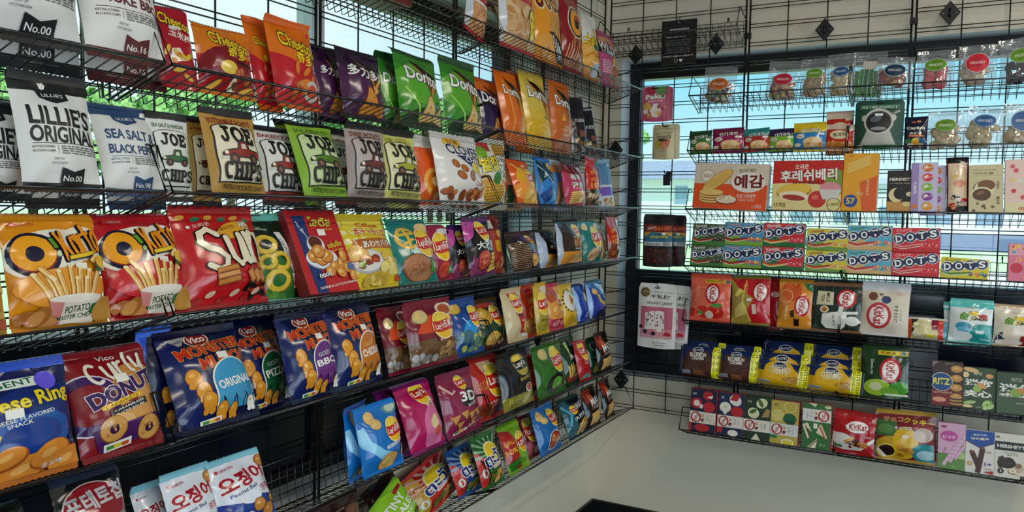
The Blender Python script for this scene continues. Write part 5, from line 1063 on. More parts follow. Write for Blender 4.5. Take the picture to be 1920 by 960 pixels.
@D
def berry(d):
    d.R(0, 0, 1, .5, '#e6d692'); d.R(0, .40, 1, 1, '#c8241c'); d.E(.3, .42, .6, .1, '#e6d692'); d.E(.92, .56, .16, .2, '#7a9a34'); d.T('오리온', .42, .88, .2, .08, '#f6ece0', 2, .04); d.T('후레쉬베리', .52, .71, .82, .18, '#f6f0e8', 3, .06, '#7a100c', .05); d.T('FRESH BERRY', .52, .555, .44, .05, '#4a100c', 3, .03)
    d.E(.32, .38, .26, .12, '#b8782a', 8); d.E(.32, .40, .25, .10, '#eec24a', 8); d.E(.32, .28, .22, .08, '#f2e4c4', -4); d.E(.32, .25, .17, .045, '#a8342c', -6); d.E(.66, .22, .13, .13, '#c8342c'); d.E(.63, .26, .05, .04, '#e8685a'); d.E(.84, .44, .15, .1, '#e0949c'); d.P([(.68, .42), (1, .42), (.94, .22), (.74, .22)], '#d8d2cc'); d.ring(.90, .12, .1, .1, .08, '#3c4a1c'); d.T('더 커졌어요', .90, .12, .16, .05, '#3c4a1c', 6, .02); d.T('12개입', .12, .10, .17, .07, '#8a3a14', 0, .03); return '#d8c67c', '#a81f18'
@D
def stick(d):
    d.P([(0, 1), (1, 1), (1, .62), (.5, .5), (0, .3)], '#eaa62a'); d.P([(1, .62), (.5, .5), (.6, 0), (1, 0)], '#e0622a'); d.E(.6, .86, .14, .06, '#f0bc4a')
    for k in range(6): d.fry(.12, .66 + .03 * k, .78, .82 + .03 * k, .04, '#f0c45a', '#c8862a')
    d.E(.26, .17, .2, .2, '#1c4a9c'); d.T('57', .26, .17, .26, .2, '#eac83a', 0, .06); d.T('오리온', .2, .96, .16, .04, '#b8281c', 0, .03); d.T('고구마스틱', .74, .40, .5, .1, '#f2dca8', 90, .03); d.T('칩', .5, .30, .2, .1, '#f2dca8'); return '#e8a428', '#d8902a'
@D
def hersh_blk(d): d.R(0, 0, 1, .26, '#c8924a'); d.T("HERSHEY'S", .52, .80, .88, .13, '#e6e0d2', 0, .05); d.T('쿠키앤크림 초콜릿', .5, .70, .8, .05, '#c8c0b0', 0, .02); d.E(.36, .42, .30, .30, '#e2d2a4'); d.E(.52, .46, .27, .27, '#1f1a1c'); d.E(.85, .44, .12, .1, '#e2d2a4'); d.E(.8, .2, .2, .1, '#d8c88c'); return '#1f1a1c', '#1a1618'
@D
def bubble(d):
    d.R(0, 0, .28, 1, '#a08ac0'); d.T('Bobo Milk Tea', .14, .5, .5, .12, '#f0ecf4', 90, .03)
    for k, c in enumerate(('#d8762c', '#d83a4a', '#7ab82c', '#8a3a9c', '#e0962c')): y = .90 - .195 * k; d.E(.62, y, .21, .17, c); d.E(.56, y + .02, .09, .05, '#f4e8dc', 20); d.L([(.42, y - .03), (.82, y + .02)], .02, '#f2e2d0')
    d.E(.14, .12, .1, .1, '#d8762c'); return '#c9c0dc', '#b8aed0'
@D
def longbar(d): d.R(.0, .06, .08, 1, '#6a1a20'); d.R(.92, .06, 1, 1, '#6a1a20'); d.R(.08, .1, .92, .96, '#ecd2b0'); d.E(.5, .9, .3, .06, '#e8c4b0'); d.E(.6, .55, .3, .18, '#e89a7c'); d.E(.36, .7, .2, .1, '#e8c87c'); d.T('麻辣', .42, .26, .44, .28, '#15100f', -20, .07, '#f4eee4', .07); d.T('棒', .58, .14, .34, .26, '#15100f', -10, .07, '#f4eee4', .07); d.E(.8, .22, .14, .1, '#c8242c'); d.pile(.1, .06, .35, .16, 4, ['#e0a060', '#c8342c'], .1, 2); return '#1a1412', '#131012'
@D
def chocroll(d): d.T('무화당 저당 초코볼', .44, .90, .70, .035, '#5a4a34', 0, .01); d.T('카카오볼', .42, .83, .6, .07, '#5a4a34', 0, .02); d.R(.02, .78, .98, .785, '#a8987a'); d.E(.42, .50, .30, .28, '#6a4a2c'); d.E(.46, .52, .30, .24, '#e2d6ac'); d.E(.52, .58, .26, .18, '#7a5230'); d.E(.38, .40, .32, .24, '#e8deb8'); d.E(.38, .385, .28, .21, '#5a3a22'); d.E(.34, .42, .12, .06, '#8a6040', 20); d.T('카카오', .86, .58, .26, .09, '#2a2218', 90, .03); d.T('초코볼', .86, .26, .26, .09, '#2a2218', 90, .03); d.pile(.1, .05, .8, .2, 5, ['#7a5a3a', '#4a3220'], .05, 3); return '#cfc298', '#bfb28a'
@D
def pinkbox(d):
    d.R(0, 0, .6, .2, '#e0d6a8'); d.T('공룡', .6, .09, .5, .1, '#c82a34', 0, .05); d.E(.75, .5, .2, .24, '#e2a848'); d.E(.8, .54, .12, .14, '#f0d080')
    for k, (x, y, c) in enumerate(((.2, .88, '#d8606a'), (.3, .8, '#d84a54'), (.2, .62, '#e0d27a'), (.42, .60, '#d8e0d0'), (.24, .42, '#c8343c'), (.5, .3, '#d84a54'), (.8, .86, '#d8606a'))): d.E(x, y, .07, .07, c)
    d.T('젤리', .6, .85, .12, .16, '#d8606a', 0, .02); return '#e8c8bc', '#d8b4a8'
def dots(bg, low, band, fruit, lab, labc='#f2ece0'):
    def f(d):
        d.R(0, 0, 1, .40, low); d.E(.2, .38, .4, .08, low); d.E(.8, .34, .4, .10, bg); d.T(lab, .24, .90, .34, .085, labc, 6, .03)
        d.L([(.02, .30), (.2, .20), (.42, .27), (.66, .34)], .05, band[0]); d.L([(.02, .25), (.2, .15), (.42, .22), (.66, .30)], .03, band[1]); d.L([(.02, .21), (.2, .12), (.42, .18), (.62, .26)], .015, '#f0e6c8')
        for k in range(5): d.E(.64 + .075 * k, .27 + .05 * (k % 2), .042, .05, fruit[k % len(fruit)]); d.E(.63 + .075 * k, .30 + .05 * (k % 2), .014, .014, '#f4e6dc')
        xs = ((.135, .54), (.375, .62), (.62, .70), (.86, .78))
        for x, y in xs: d.E(x, y, .135, .135, '#eef0f0')
        for (x, y), (x2, y2) in zip(xs, xs[1:]): d.L([(x, y), (x2, y2)], .16, '#eef0f0')
        for x, y in xs: d.E(x, y, .122, .122, '#16264e')
        for (x, y), (x2, y2) in zip(xs, xs[1:]): d.L([(x + .06, y + .02), (x2 - .06, y2 - .02)], .1, '#16264e')
        for (x, y), t in zip(xs, 'DOTS'): d.T(t, x, y, .15, .17, '#f2f2ee', 8, .07)
        return bg, low
    return f
DES.update(dots_black=dots('#4a5a3c', '#3c7a34', ('#7a2a1c', '#c8402c'), ('#2a1c18', '#5a3a2a', '#1c1a1a'), 'Assorted'), dots_grey=dots('#4a94c0', '#7aaa3c', ('#7a1c18', '#c8402c'), ('#d86a34', '#e08a5a', '#d83a4c', '#d8c03c'), 'Tropical', '#e89a8a'), dots_melon=dots('#d22a3c', '#1f6a34', ('#c8342c', '#e8b83c'), ('#e05a64', '#d83a4c'), 'Watermelon'), dots_lemon=dots('#dccc3c', '#6f9a44', ('#a83424', '#d8642c'), ('#e0b04a', '#e2885a', '#d8d05a'), 'Lemonade', '#a8442c'), dots_sky=dots('#5fb0cc', '#cfae74', ('#b83a30', '#d86a5a'), ('#d86a5a', '#e0a06a', '#3c9a9a'), 'Summer', '#3c8a34'), dots_cherry=dots('#d8303c', '#c4202e', ('#e88a8a', '#a81420'), ('#e04a4a', '#c82030'), 'Cherry', '#f0b0a8'), dots_lemon2=dots('#e0cc2a', '#cfc028', ('#3c7a34', '#7ab04a'), ('#4a3a7a', '#e0a83c', '#d86a34', '#3c9a5a'), 'Sour', '#6a7a1c'))
@D
def cartoonpink(d): d.R(0, .7, 1, 1, '#e8a0b4'); d.T('Jelly', .6, .60, .8, .18, '#e8762c', 4, .06, '#f4e8d8', .05); d.E(.25, .36, .2, .18, '#c82c44'); d.E(.7, .3, .24, .18, '#4a9ad0'); d.E(.72, .12, .26, .12, '#e2b83c'); d.pile(.1, .78, .9, .95, 8, ['#d84a6a', '#4a9ad0', '#f0d04a'], .08, 3); return '#e07a94', '#c84a64'
def oval_kk(d, cx, cy, rx, ry, rim='#c01a28', vert=True):
    d.E(cx, cy, rx * 1.32, ry * 1.28, rim, 0, 28); d.E(cx, cy, rx, ry, '#f2ece8', 0, 28)
    if vert: d.T('KitKat', cx, cy, ry * 1.75, rx * 1.1, '#b8141f', -90, .06)
    else: d.T('KitKat', cx, cy, rx * 1.75, ry * 1.1, '#b8141f', 4, .06)
@D
def kk_straw(d): d.R(.36, .87, 1, .96, '#e2b42c'); d.T('受験生応援', .62, .915, .4, .05, '#5a3a10', 0, .03); d.E(.92, .915, .05, .05, '#2a6a9c'); d.ring(.3, .5, .3, .3, .06, '#f0a890'); d.T('いちご', .2, .66, .3, .08, '#f2b8a4', -90, .02); d.E(.34, .18, .16, .16, '#d8281f'); d.E(.66, .20, .2, .2, '#cf241c'); d.E(.68, .34, .14, .06, '#4a8a34'); d.E(.28, .16, .07, .05, '#5a9a3c'); d.E(.5, .12, .1, .1, '#f2d8c8'); d.pile(.2, .1, .8, .26, 10, ['#e8503c', '#e8d080'], .02, 3); d.R(.02, .06, .14, .26, '#d03428'); oval_kk(d, .58, .62, .14, .21); return '#e8684e', '#d8503a'
@D
def kk_gold(d): d.P([(0, 0), (.52, 0), (.42, .3), (.60, .55), (.2, .78), (0, 1)], '#a8903c'); d.P([(.08, .62), (.2, .78), (.34, .72), (.16, .58)], '#f0e06a'); d.P([(.1, .1), (.4, .2), (.3, .5), (.1, .3)], '#d8c46a'); d.L([(.4, .95), (.3, .5), (.5, .05)], .03, '#e8d87a'); d.T('GOLD', .38, .72, .36, .1, '#d8b04a', -90, .04); oval_kk(d, .76, .70, .16, .22, '#b01420'); d.T('CRUNCHY', .88, .28, .36, .08, '#f0dcd4', -80, .03); d.R(.56, .2, .66, .42, '#e2d4c8', 4); d.price(.48, .52, .12); return '#c81c26', '#8a7a34'
@D
def kk_red2(d): oval_kk(d, .4, .72, .26, .18, '#b01420'); d.T('crunchy', .5, .2, .4, .12, '#f0dcd4', -70, .02); return '#b81822', '#a8141e'
@D
def kk_orange(d): d.E(.3, .7, .34, .4, '#e8863c'); d.E(.4, .8, .3, .3, '#d8602c'); d.P([(.7, 1), (1, 1), (1, .80), (.84, .86)], '#2c7a4a'); d.T('7', .92, .93, .08, .07, '#e8f0e8'); d.ring(.24, .68, .2, .2, .08, '#f2d8a8'); d.T('Mango', .26, .3, .4, .12, '#f4dca4', -90, .02); oval_kk(d, .72, .48, .17, .25); d.P([(.36, .34), (.5, .38), (.52, .22), (.42, .2)], '#3a1a14'); d.P([(.5, .2), (.66, .22), (.64, .02), (.5, .02)], '#2a1410'); d.E(.58, .2, .07, .04, '#d8923c'); return '#e0902a', '#c8842a'
@D
def kk_tea(d):
    for k in range(6): d.L([(.08 + .17 * k, 0), (.08 + .17 * k, 1)], .006, '#4a6454'); d.L([(0, .08 + .16 * k), (1, .08 + .16 * k)], .006, '#4a6454')
    d.P([(.12, .88), (.44, .86), (.44, .56), (.08, .56)], '#dcd4b0'); d.T('MILK', .33, .72, .26, .07, '#2a2a20', -90, .03); d.T('TEA', .22, .72, .2, .07, '#2a2a20', -90, .03); oval_kk(d, .70, .72, .15, .19); d.P([(.56, .54), (.66, .54), (.64, .42), (.94, .44), (.92, .38), (.72, .36), (.68, .1), (.6, .02), (.3, .04), (.2, .14), (.22, .36), (.54, .42)], '#e9e7dd'); d.E(.82, .22, .14, .12, '#e9e7dd'); d.P([(.9, .3), (1, .2), (.92, .16)], '#e9e7dd'); d.T("Let's", .60, .24, .2, .05, '#5a4a34', -85, .01); d.T('tea time', .46, .22, .26, .06, '#5a4a34', -85, .01); d.E(.26, .46, .09, .09, '#e9e2cc'); d.E(.26, .46, .06, .06, '#b8742a'); return '#1f2c24', '#8a5a3c'
@D
def kk_white(d): d.R(0, .90, 1, 1, '#dcdde0'); d.E(.24, .78, .10, .10, '#7a4a34'); d.E(.52, .72, .1, .09, '#2a3a6c'); d.pile(.32, .78, .48, .86, 5, ['#5a4a44', '#3a3030'], .02, 2); oval_kk(d, .38, .38, .2, .24, '#c8343c'); d.T('おすそわけ', .74, .44, .40, .09, '#5a4a3c', -90, .01); d.T('ショコラ', .84, .42, .26, .035, '#7a6a5c', -90, .01); d.E(.8, .86, .07, .05, '#d8b4b0'); return '#dcd2bf', '#d8dade'
@D
def seaclear(d): d.R(0, 0, .12, 1, '#c84a24'); d.R(.78, 0, .92, 1, '#c83a24'); d.R(.92, 0, 1, 1, '#3c8aa0'); d.P([(.12, .6), (.3, 1), (.12, 1)], '#2a2a22'); d.P([(.12, .2), (.2, .5), (.12, .6)], '#2a2a22'); d.pile(.22, .1, .72, .85, 12, ['#f2ecc8', '#e2d8a0', '#d8cc90'], .12, 3); d.E(.6, .2, .14, .08, '#f0dc2c'); d.R(.62, .5, .78, 1, '#8a2440'); return '#e6ddb8', '#d8d2c0'
def popc(d, c):
    d.T('跳跳糖', .5, .86, .2, .04, '#b8a04a', 0, .02); d.T('爆', .56, .66, .26, .24, '#f0c82c', 4, .07, '#2a3a1c', .06); d.T('台', .34, .64, .22, .2, '#6aaa2c', -4, .07, '#2a3a1c', .05); d.T('跳', .78, .63, .2, .18, '#d8402c', 4, .07, '#4a1a14', .05)
@D
def pop_teal(d): d.R(0, .86, 1, 1, '#5ec8c4'); d.P([(.5, 0), (1, 0), (1, .46), (.58, .42), (.46, .2)], '#1f9a98'); d.E(.34, .38, .2, .12, '#3c94b4'); d.E(.34, .30, .16, .08, '#5fb0cc'); d.E(.32, .14, .24, .12, '#eef4f4'); popc(d, 0); d.T('蓝莓跳跳糖', .78, .44, .36, .06, '#1f9a98', 0, .03); d.R(.62, .22, .8, .30, '#e0ece8'); d.T('20g', .84, .08, .24, .06, '#e4f0ee', 0, .02); return '#e2ecec', '#6fd0ca'
@D
def pop_red(d): popc(d, 0); d.P([(0, 0), (.1, .3), (.3, .38), (.26, .1)], '#2c3a54'); d.P([(.56, 0), (.6, .26), (.9, .3), (1, 0)], '#8a3424'); d.E(.4, .28, .2, .18, '#e8dcc8'); d.E(.35, .08, .3, .08, '#f0e4d8'); d.L([(.1, .0), (.1, .3), (.4, .06)], .03, '#f0ece4'); return '#e4dccb', '#c8a884'
def biscuit(d, c, t1, t2, bc, choc):
    d.P([(0, 1), (1, 1), (1, .70), (.84, .62), (.72, .82), (.5, .92), (.28, .82), (.16, .60), (0, .56)], '#15275a'); d.E(.44, .66, .3, .2, c, 0); d.P([(.2, .6), (.3, .84), (.58, .84), (.7, .6), (.5, .5)], c); d.E(.44, .86, .14, .075, '#dfe0e2'); d.E(.44, .86, .125, .06, '#141c3c'); d.T("McVITIE'S", .44, .86, .2, .05, '#f0eee8', 3, .02); d.T(t1, .45, .715, .42, .10, '#f4ece0' if choc else '#efe6c8', 3, .05); d.T(t2, .45, .60, .32, .08, '#f4ece0' if choc else '#efe6c8', 3, .04)
    d.P([(.5, .36), (.76, .52), (.88, .34), (.66, .14)], bc[1]); d.P([(.53, .36), (.75, .48), (.84, .34), (.66, .18)], bc[0]); d.pile(.6, .26, .78, .42, 6, [bc[1], bc[0]], .03, 3); d.R(.02, .08, .28, .19, '#b8bcc8', 3); d.small(.03, .1, .27, .18, 2, '#5a6a8a')
    d.R(.82, 0, .995, 1, '#e6e21c')
    for k in range(5): d.T('£1.25', .908, .10 + .2 * k, .13, .075, '#17170f', 3, .03)
    return c, '#15275a'
@D
def bourbon(d): d.R(.36, .06, .66, .22, '#8a5434', 2); return biscuit(d, '#4c3026', 'BOURBON', 'CREAMS', ('#5a2a1c', '#3a1a12'), True)
@D
def custard(d): return biscuit(d, '#e8b41a', 'CUSTARD', 'CREAMS', ('#c89a44', '#9c7028'), False)
@D
def kk_green(d): d.R(.34, .88, .98, .98, '#e0cc2c'); d.T('新商品', .56, .93, .32, .06, '#8a2a14', 0, .04); d.E(.88, .93, .05, .045, '#2a7ab0'); d.T('Otona no', .22, .62, .36, .07, '#e0e8dc', -90, .01); oval_kk(d, .62, .56, .18, .23); d.E(.34, .18, .3, .2, '#a8c83c'); d.E(.3, .2, .14, .1, '#e2e6b0'); d.E(.78, .16, .24, .18, '#4a9a34', 30); d.E(.6, .1, .2, .1, '#7ab83c'); d.R(.5, .02, .98, .06, '#e8ecdf'); return '#173a1c', '#173a1c'
@D
def ritzbrown(d):
    d.R(0, 0, 1, .36, '#7a1c1c'); d.P([(0, 1), (.22, 1), (0, .86)], '#8a6a74'); d.T('PEANUT', .56, .955, .26, .03, '#c8b8a8', 0, .01)
    for k in range(4): d.E(.80, .84 - .21 * k, .21, .15, '#4a3018'); d.E(.80, .85 - .21 * k, .19, .13, '#c8924a'); d.E(.78, .86 - .21 * k, .1, .06, '#dcae68')
    for k in range(6): d.E(.80, .04 + .035 * k, .2, .05, '#c8924a' if k % 2 else '#3a2012')
    d.E(.32, .54, .36, .34, '#e2ddc8', 0, 28); d.E(.32, .54, .34, .32, '#1f4a86', 0, 28); d.T('RITZ', .32, .55, .56, .24, '#eee06a', 0, .06, '#2a2a14', .03); d.T('リッツ チョコサンド', .36, .30, .60, .07, '#f4e0c8', 2, .04); d.E(.26, .14, .22, .09, '#e09a7c'); return '#3c2622', '#2c1c1a'
@D
def ritzgreen(d):
    d.E(.24, .94, .24, .08, '#e0b878', -10); d.E(.08, .82, .1, .1, '#e6cf9a'); d.T('RITZ', .46, .86, .24, .09, '#e9e2c4', 0, .05, '#16281c', .04); d.E(.8, .82, .12, .08, '#dca05c'); d.T('迷你', .48, .64, .86, .26, '#f4f2ea', 0, .075); d.T('夹心', .46, .38, .86, .24, '#f4f2ea', 0, .075); d.E(.44, .50, .14, .12, '#9aba5a', 20); d.E(.58, .58, .16, .08, '#dca05c', -30); d.E(.22, .16, .2, .06, '#a8c87a', 10); d.E(.16, .07, .16, .05, '#e6cf9a')
    for k in range(6): d.E(.74 + .05 * math.cos(k), .12 + .06 * math.sin(k * 1.3), .17 - .02 * k, .12 - .015 * k, '#8ab04a' if k % 2 else '#c0d894', 20 * k)
    d.T('215g', .5, .06, .14, .04, '#f0ece0', 0, .02); return '#34482c', '#2a3a24'
@D
def ritzgreen2(d): d.T('RITZ', .46, .84, .24, .09, '#b8b49a', 0, .05); d.E(.8, .82, .12, .08, '#b8803c'); d.T('迷你', .48, .62, .86, .26, '#e2e0d8', 0, .075); d.T('夹心', .46, .42, .86, .2, '#e2e0d8', 0, .075); d.E(.44, .52, .14, .12, '#8aa84a'); d.E(.6, .58, .14, .08, '#c88c4c'); d.R(0, 0, 1, .42, '#42573a'); d.R(.44, .26, .62, .275, '#c8ccc0'); return '#34482c', '#2a3a24'
def mini(bg, band, draw, t, c2='#c01a28', top=False):
    def f(d):
        draw(d); y = .60 if top else .20
        d.R(0, y, 1, y + .27, band); x = .74 if top else .24; d.E(x, y + .135, .20, .20, '#a8141f'); d.E(x, y + .135, .135, .16, '#f0e6e2', 18); d.T('KitKat', x, y + .135, .26, .13, '#b8141f', 68, .05); X = .3 if top else .68
        d.T('ミニ', X, y + .15, .2, .08, '#3a2a24', 90, .02); d.T(t, X + .13 * (1 if not top else -1), y + .135, .22, .05, c2, 90, .01); d.E(x + (.26 if not top else -.26), y + .08, .07, .06, '#8a3a2a', 40); d.E(x + (.26 if not top else -.26), y + .18, .06, .05, '#c8a05a', -30); return bg, c2
    return f
def _ap(d): d.E(.66, .86, .2, .17, '#b8202a'); d.P([(.6, .82), (.84, .88), (.82, .80)], '#f0e6e0'); d.E(.24, .66, .22, .2, '#b8202a'); d.E(.24, .66, .12, .12, '#f0dcd8'); d.E(.72, .60, .22, .2, '#c4242c'); d.R(.36, .55, .48, .64, '#ece6de'); d.T('信州', .14, .88, .14, .1, '#c8ccd4', 0, .02); d.E(.5, .10, .3, .14, '#b8202a'); d.R(0, 0, .1, .2, '#b8202a')
def _st(d): d.E(.66, .84, .24, .2, '#efe8da', -30); d.P([(.44, .84), (.6, 1), (.84, .96), (.72, .82)], '#b8202a'); d.E(.28, .66, .22, .2, '#efe8da'); d.R(.22, .50, .34, .62, '#efe8da'); d.E(.28, .67, .06, .06, '#d8c8a0'); d.E(.74, .58, .24, .2, '#b8202a'); d.T('苺', .16, .88, .12, .1, '#c8ccd4', 0, .02); d.E(.62, .08, .2, .12, '#efe8da'); d.R(0, .06, .2, .2, '#b8202a')
def _te(d): d.E(.66, .86, .22, .18, '#dcdcb0', 30); d.E(.62, .86, .07, .16, '#46642a', 30); d.E(.36, .62, .22, .2, '#dcdcb0', -20); d.E(.34, .66, .15, .07, '#46642a', 30); d.P([(.66, .54), (.94, .56), (.98, .72), (.84, .76)], '#a88850'); d.T('宇治', .2, .88, .16, .1, '#c8ccb4', 0, .02); d.P([(.3, 0), (.5, .16), (.66, .0)], '#dcdcb0')
def _le(d): d.ring(.68, .88, .22, .2, .1, '#e8e0a0'); d.ring(.24, .66, .22, .22, .1, '#ece6b8'); d.E(.24, .66, .18, .18, '#d8ca72'); d.E(.68, .60, .24, .2, '#1f5a30'); d.E(.72, .52, .16, .1, '#16442a'); d.T('瀬戸', .2, .9, .16, .1, '#4a4a1c', 0, .02); d.R(0, .12, .26, .2, '#2c7a3a'); d.E(.64, .05, .24, .14, '#ece6b8'); d.E(.64, .04, .19, .1, '#e0c83c')
def _sa(d):
    for (a, b, c) in (((.04, .52), (.2, .56), (.36, .36)), ((.5, .36), (.64, .56), (.86, .26)), ((.2, .02), (.56, .24), (.5, .02))): d.P([a, b, c], '#ead9b8')
    d.L([(.04, .52), (.24, .22)], .07, '#e8e2d2'); d.L([(.1, .50), (.30, .24)], .03, '#5a2a1c'); d.L([(.66, .54), (.88, .26)], .06, '#e0b888'); d.L([(.62, .50), (.82, .25)], .04, '#a8342c'); d.L([(.28, .03), (.54, .2)], .03, '#5a2a1c'); d.R(.4, .45, .54, .56, '#ece9e2'); d.P([(.2, 1), (.44, .92), (.5, 1)], '#ead9b8'); d.E(.88, .94, .12, .06, '#d8c8a4'); d.T('サンド', .74, .1, .2, .1, '#c8d8b8', 0, .02)
DES.update(kkb_apple=mini('#141c3a', '#ded6c8', _ap, 'りんご'), kkb_straw=mini('#17244a', '#e2dcd2', _st, 'いちご'), kkb_tea=mini('#17301f', '#e2dfd6', _te, '抹茶', '#2c4a24'), kkb_lemon=mini('#bfa844', '#d8d8d4', _le, 'れもん', '#a8343c'), kkb_sand=mini('#2f6a2a', '#e0dcd6', _sa, 'あまおう', '#a8343c', True))
@D
def kk_redbag(d): d.P([(0, .20), (.3, .14), (.7, .2), (1, .46), (1, .36), (.7, .08), (.3, .04), (0, .1)], '#e9e4dc'); d.E(.2, .3, .3, .2, '#e4e0d8'); d.P([(0, .2), (.3, .14), (.52, .18), (.4, .42), (.0, .48)], '#e4e0d8'); d.P([(.3, .70), (.62, .80), (.62, .68), (.32, .60)], '#f2eeea'); d.E(.58, .68, .26, .17, '#f4f0ec', 6); d.T('KitKat', .60, .68, .42, .19, '#a81420', 4, .06); d.P([(.28, .28), (.52, .44), (.58, .36), (.36, .20)], '#7a4a1c'); d.P([(.29, .29), (.51, .43), (.54, .38), (.35, .23)], '#d89a4c'); d.E(.6, .26, .12, .1, '#5a2418'); d.E(.74, .24, .13, .09, '#c07a3c'); d.pile(.42, .14, .86, .24, 6, ['#c88a4a', '#6a2f1c'], .04, 3); d.T('mini', .84, .46, .16, .07, '#e8c4c0', 4, .02); d.R(.1, .1, .26, .16, '#4a7a4a', -3); d.T('7', .93, .90, .07, .08, '#f0e4e0'); return '#b31a22', '#a3161e'
@D
def cookiebag(d):
    d.R(0, .5, .36, .86, '#3c6a34'); d.R(.62, .3, 1, .86, '#8a2a34'); d.E(.28, .24, .32, .3, '#c8a024'); d.E(.18, .18, .17, .17, '#e2c85a'); d.E(.18, .18, .14, .14, '#2a1614'); d.L([(.02, .2), (.16, .04)], .06, '#efe8dc'); d.E(.5, .38, .22, .4, '#e2b41c'); d.E(.84, .18, .24, .24, '#2f8a94'); d.E(.84, .14, .16, .12, '#a8d0d8'); d.E(.8, .58, .16, .18, '#c8b4a8'); d.E(.16, .66, .14, .12, '#5a8a44')
    d.pile(.4, .1, .62, .3, 7, ['#d89a3c', '#b8742a'], .06, 3); d.T('クッキー', .72, .86, .50, .15, '#e8c03a', -6, .06, '#3a140c', .06); d.T('チョコ', .30, .88, .32, .12, '#c83a2a', 4, .05, '#f0e0b0', .04); d.T('チョコの', .46, .70, .3, .09, '#f4f0e6', 4, .05, '#1c120c', .05); d.price(.50, .52, .11); d.R(.97, 0, 1, 1, '#7a1a20'); return '#7a1a20', '#b8923c'
@D
def picola(d):
    d.R(0, 0, 1, .34, '#5f8c40'); d.E(.9, .4, .3, .3, '#7aa04c'); d.E(.86, .32, .2, .14, '#a8c878'); d.E(.40, .72, .33, .22, '#c04a9a'); d.T('ピコラ', .40, .70, .46, .12, '#f6eef2', 3, .05); d.E(.2, .92, .12, .05, '#9c2a5c'); d.T('まろやか', .24, .40, .34, .08, '#3a2a34', 65, .02)
    for x0, y0, x1, y1 in ((.2, .08, .82, .66), (.44, .16, .98, .74), (.62, .24, 1.0, .56)):
        d.L([(x0, y0), (x1, y1)], .13, '#b884ac'); d.L([(x0, y0), (x1, y1)], .11, '#e2bcd2')
        for k in range(7): t = k / 7; d.L([(x0 + (x1 - x0) * t - .045, y0 + (y1 - y0) * t + .03), (x0 + (x1 - x0) * t + .055, y0 + (y1 - y0) * t + .01)], .022, '#b8729c')
    d.T('40g', .6, .07, .14, .04, '#f0f0e4', 0, .02); return '#d8a8c4', '#b884a4'
@D
def cocoaroll(d):
    d.P([(0, 1), (1, 1), (1, .74), (.5, .60), (0, .74)], '#1c4a9c'); d.L([(0, .74), (.5, .60), (1, .74)], .03, '#5a2a24'); d.T('森永牛乳', .5, .90, .5, .07, '#dfe8f2', 3, .04); d.T('可可脆卷', .5, .81, .66, .11, '#eee6c8', 3, .05, '#16306a', .03)
    for x0, y0, x1, y1 in ((.22, .50, .50, .12), (.60, .60, .44, .02)):
        d.L([(x0, y0), (x1, y1)], .19, '#1c0f0d'); d.L([(x0, y0), (x1, y1)], .165, '#45231c'); d.E(x0, y0, .085, .05, '#7a4a34', -20)
        for k in range(6): t = k / 6; d.L([(x0 + (x1 - x0) * t - .07, y0 + (y1 - y0) * t), (x0 + (x1 - x0) * t + .07, y0 + (y1 - y0) * t + .02)], .012, '#6a3c2c')
    d.E(.16, .22, .1, .08, '#b8923c'); d.E(.16, .22, .07, .055, '#d8bc6a'); d.T('1+', .80, .24, .24, .14, '#2a4a8c', 4, .06); d.T('신제품', .80, .52, .2, .06, '#8a3a2a', 0, .03); d.P([(.64, .06), (.98, .1), (.98, .0)], '#b8342c'); d.T('10개입', .80, .13, .24, .05, '#8a2a24', 0, .03); return '#e0dad4', '#c8c4c0'
@D
def hersh_white(d):
    d.R(0, .62, 1, .82, '#1a1718'); d.T("HERSHEY'S", .52, .72, .9, .13, '#f0eee8', 0, .055); d.T('초코 크런치', .5, .575, .46, .04, '#3a302a', 0, .03); d.T('밀크', .56, .53, .4, .04, '#3a302a', 0, .03); d.E(.38, .34, .30, .2, '#1f1410'); d.E(.36, .37, .26, .15, '#3a2a24', 20); d.pile(.15, .25, .55, .46, 10, ['#43302a', '#2a1c18'], .07, 3); d.E(.8, .26, .13, .17, '#c8b49a', 20); d.E(.76, .3, .1, .1, '#8a6a4c'); d.E(.58, .16, .15, .10, '#8a6a44'); d.E(.58, .17, .13, .085, '#efe2c4'); d.E(.58, .17, .05, .04, '#c8a878'); d.E(.76, .12, .1, .06, '#e2d0ac'); d.E(.2, .15, .1, .1, '#15110f'); d.T('2', .2, .15, .07, .1, '#f0ece4', 0, .05); d.R(.04, .9, .14, .94, '#5a5450'); return '#ddd8cc', '#c8c2b6'
@D
def peko(d):
    d.E(.34, .92, .22, .16, '#b0283c'); d.P([(.45, 1), (.9, 1), (.86, .80), (.6, .76), (.48, .86)], '#4a8a3c'); d.T('Peko', .48, .70, .68, .17, '#f2f4e6', 4, .06, '#4a7a34', .04); d.E(.74, .71, .06, .06, '#3c7a34'); d.T('Gummy', .5, .57, .52, .09, '#f4d8dc', 4, .03); d.E(.2, .42, .14, .13, '#d8b84a'); d.E(.16, .28, .1, .09, '#efe8dc'); d.E(.52, .28, .2, .2, '#ecdfd2'); d.R(.42, .36, .62, .50, '#f0ece6'); d.pile(.6, .24, .9, .44, 9, ['#8a2a44', '#d8a860', '#c84a64'], .05, 3); d.pile(.2, .12, .8, .22, 8, ['#d8844a', '#a8344c', '#e8c06a'], .06, 5); d.R(0, 0, 1, .08, '#c84a78'); d.R(.88, 0, 1, 1, '#b0506a'); return '#c4607c', '#d87c94'
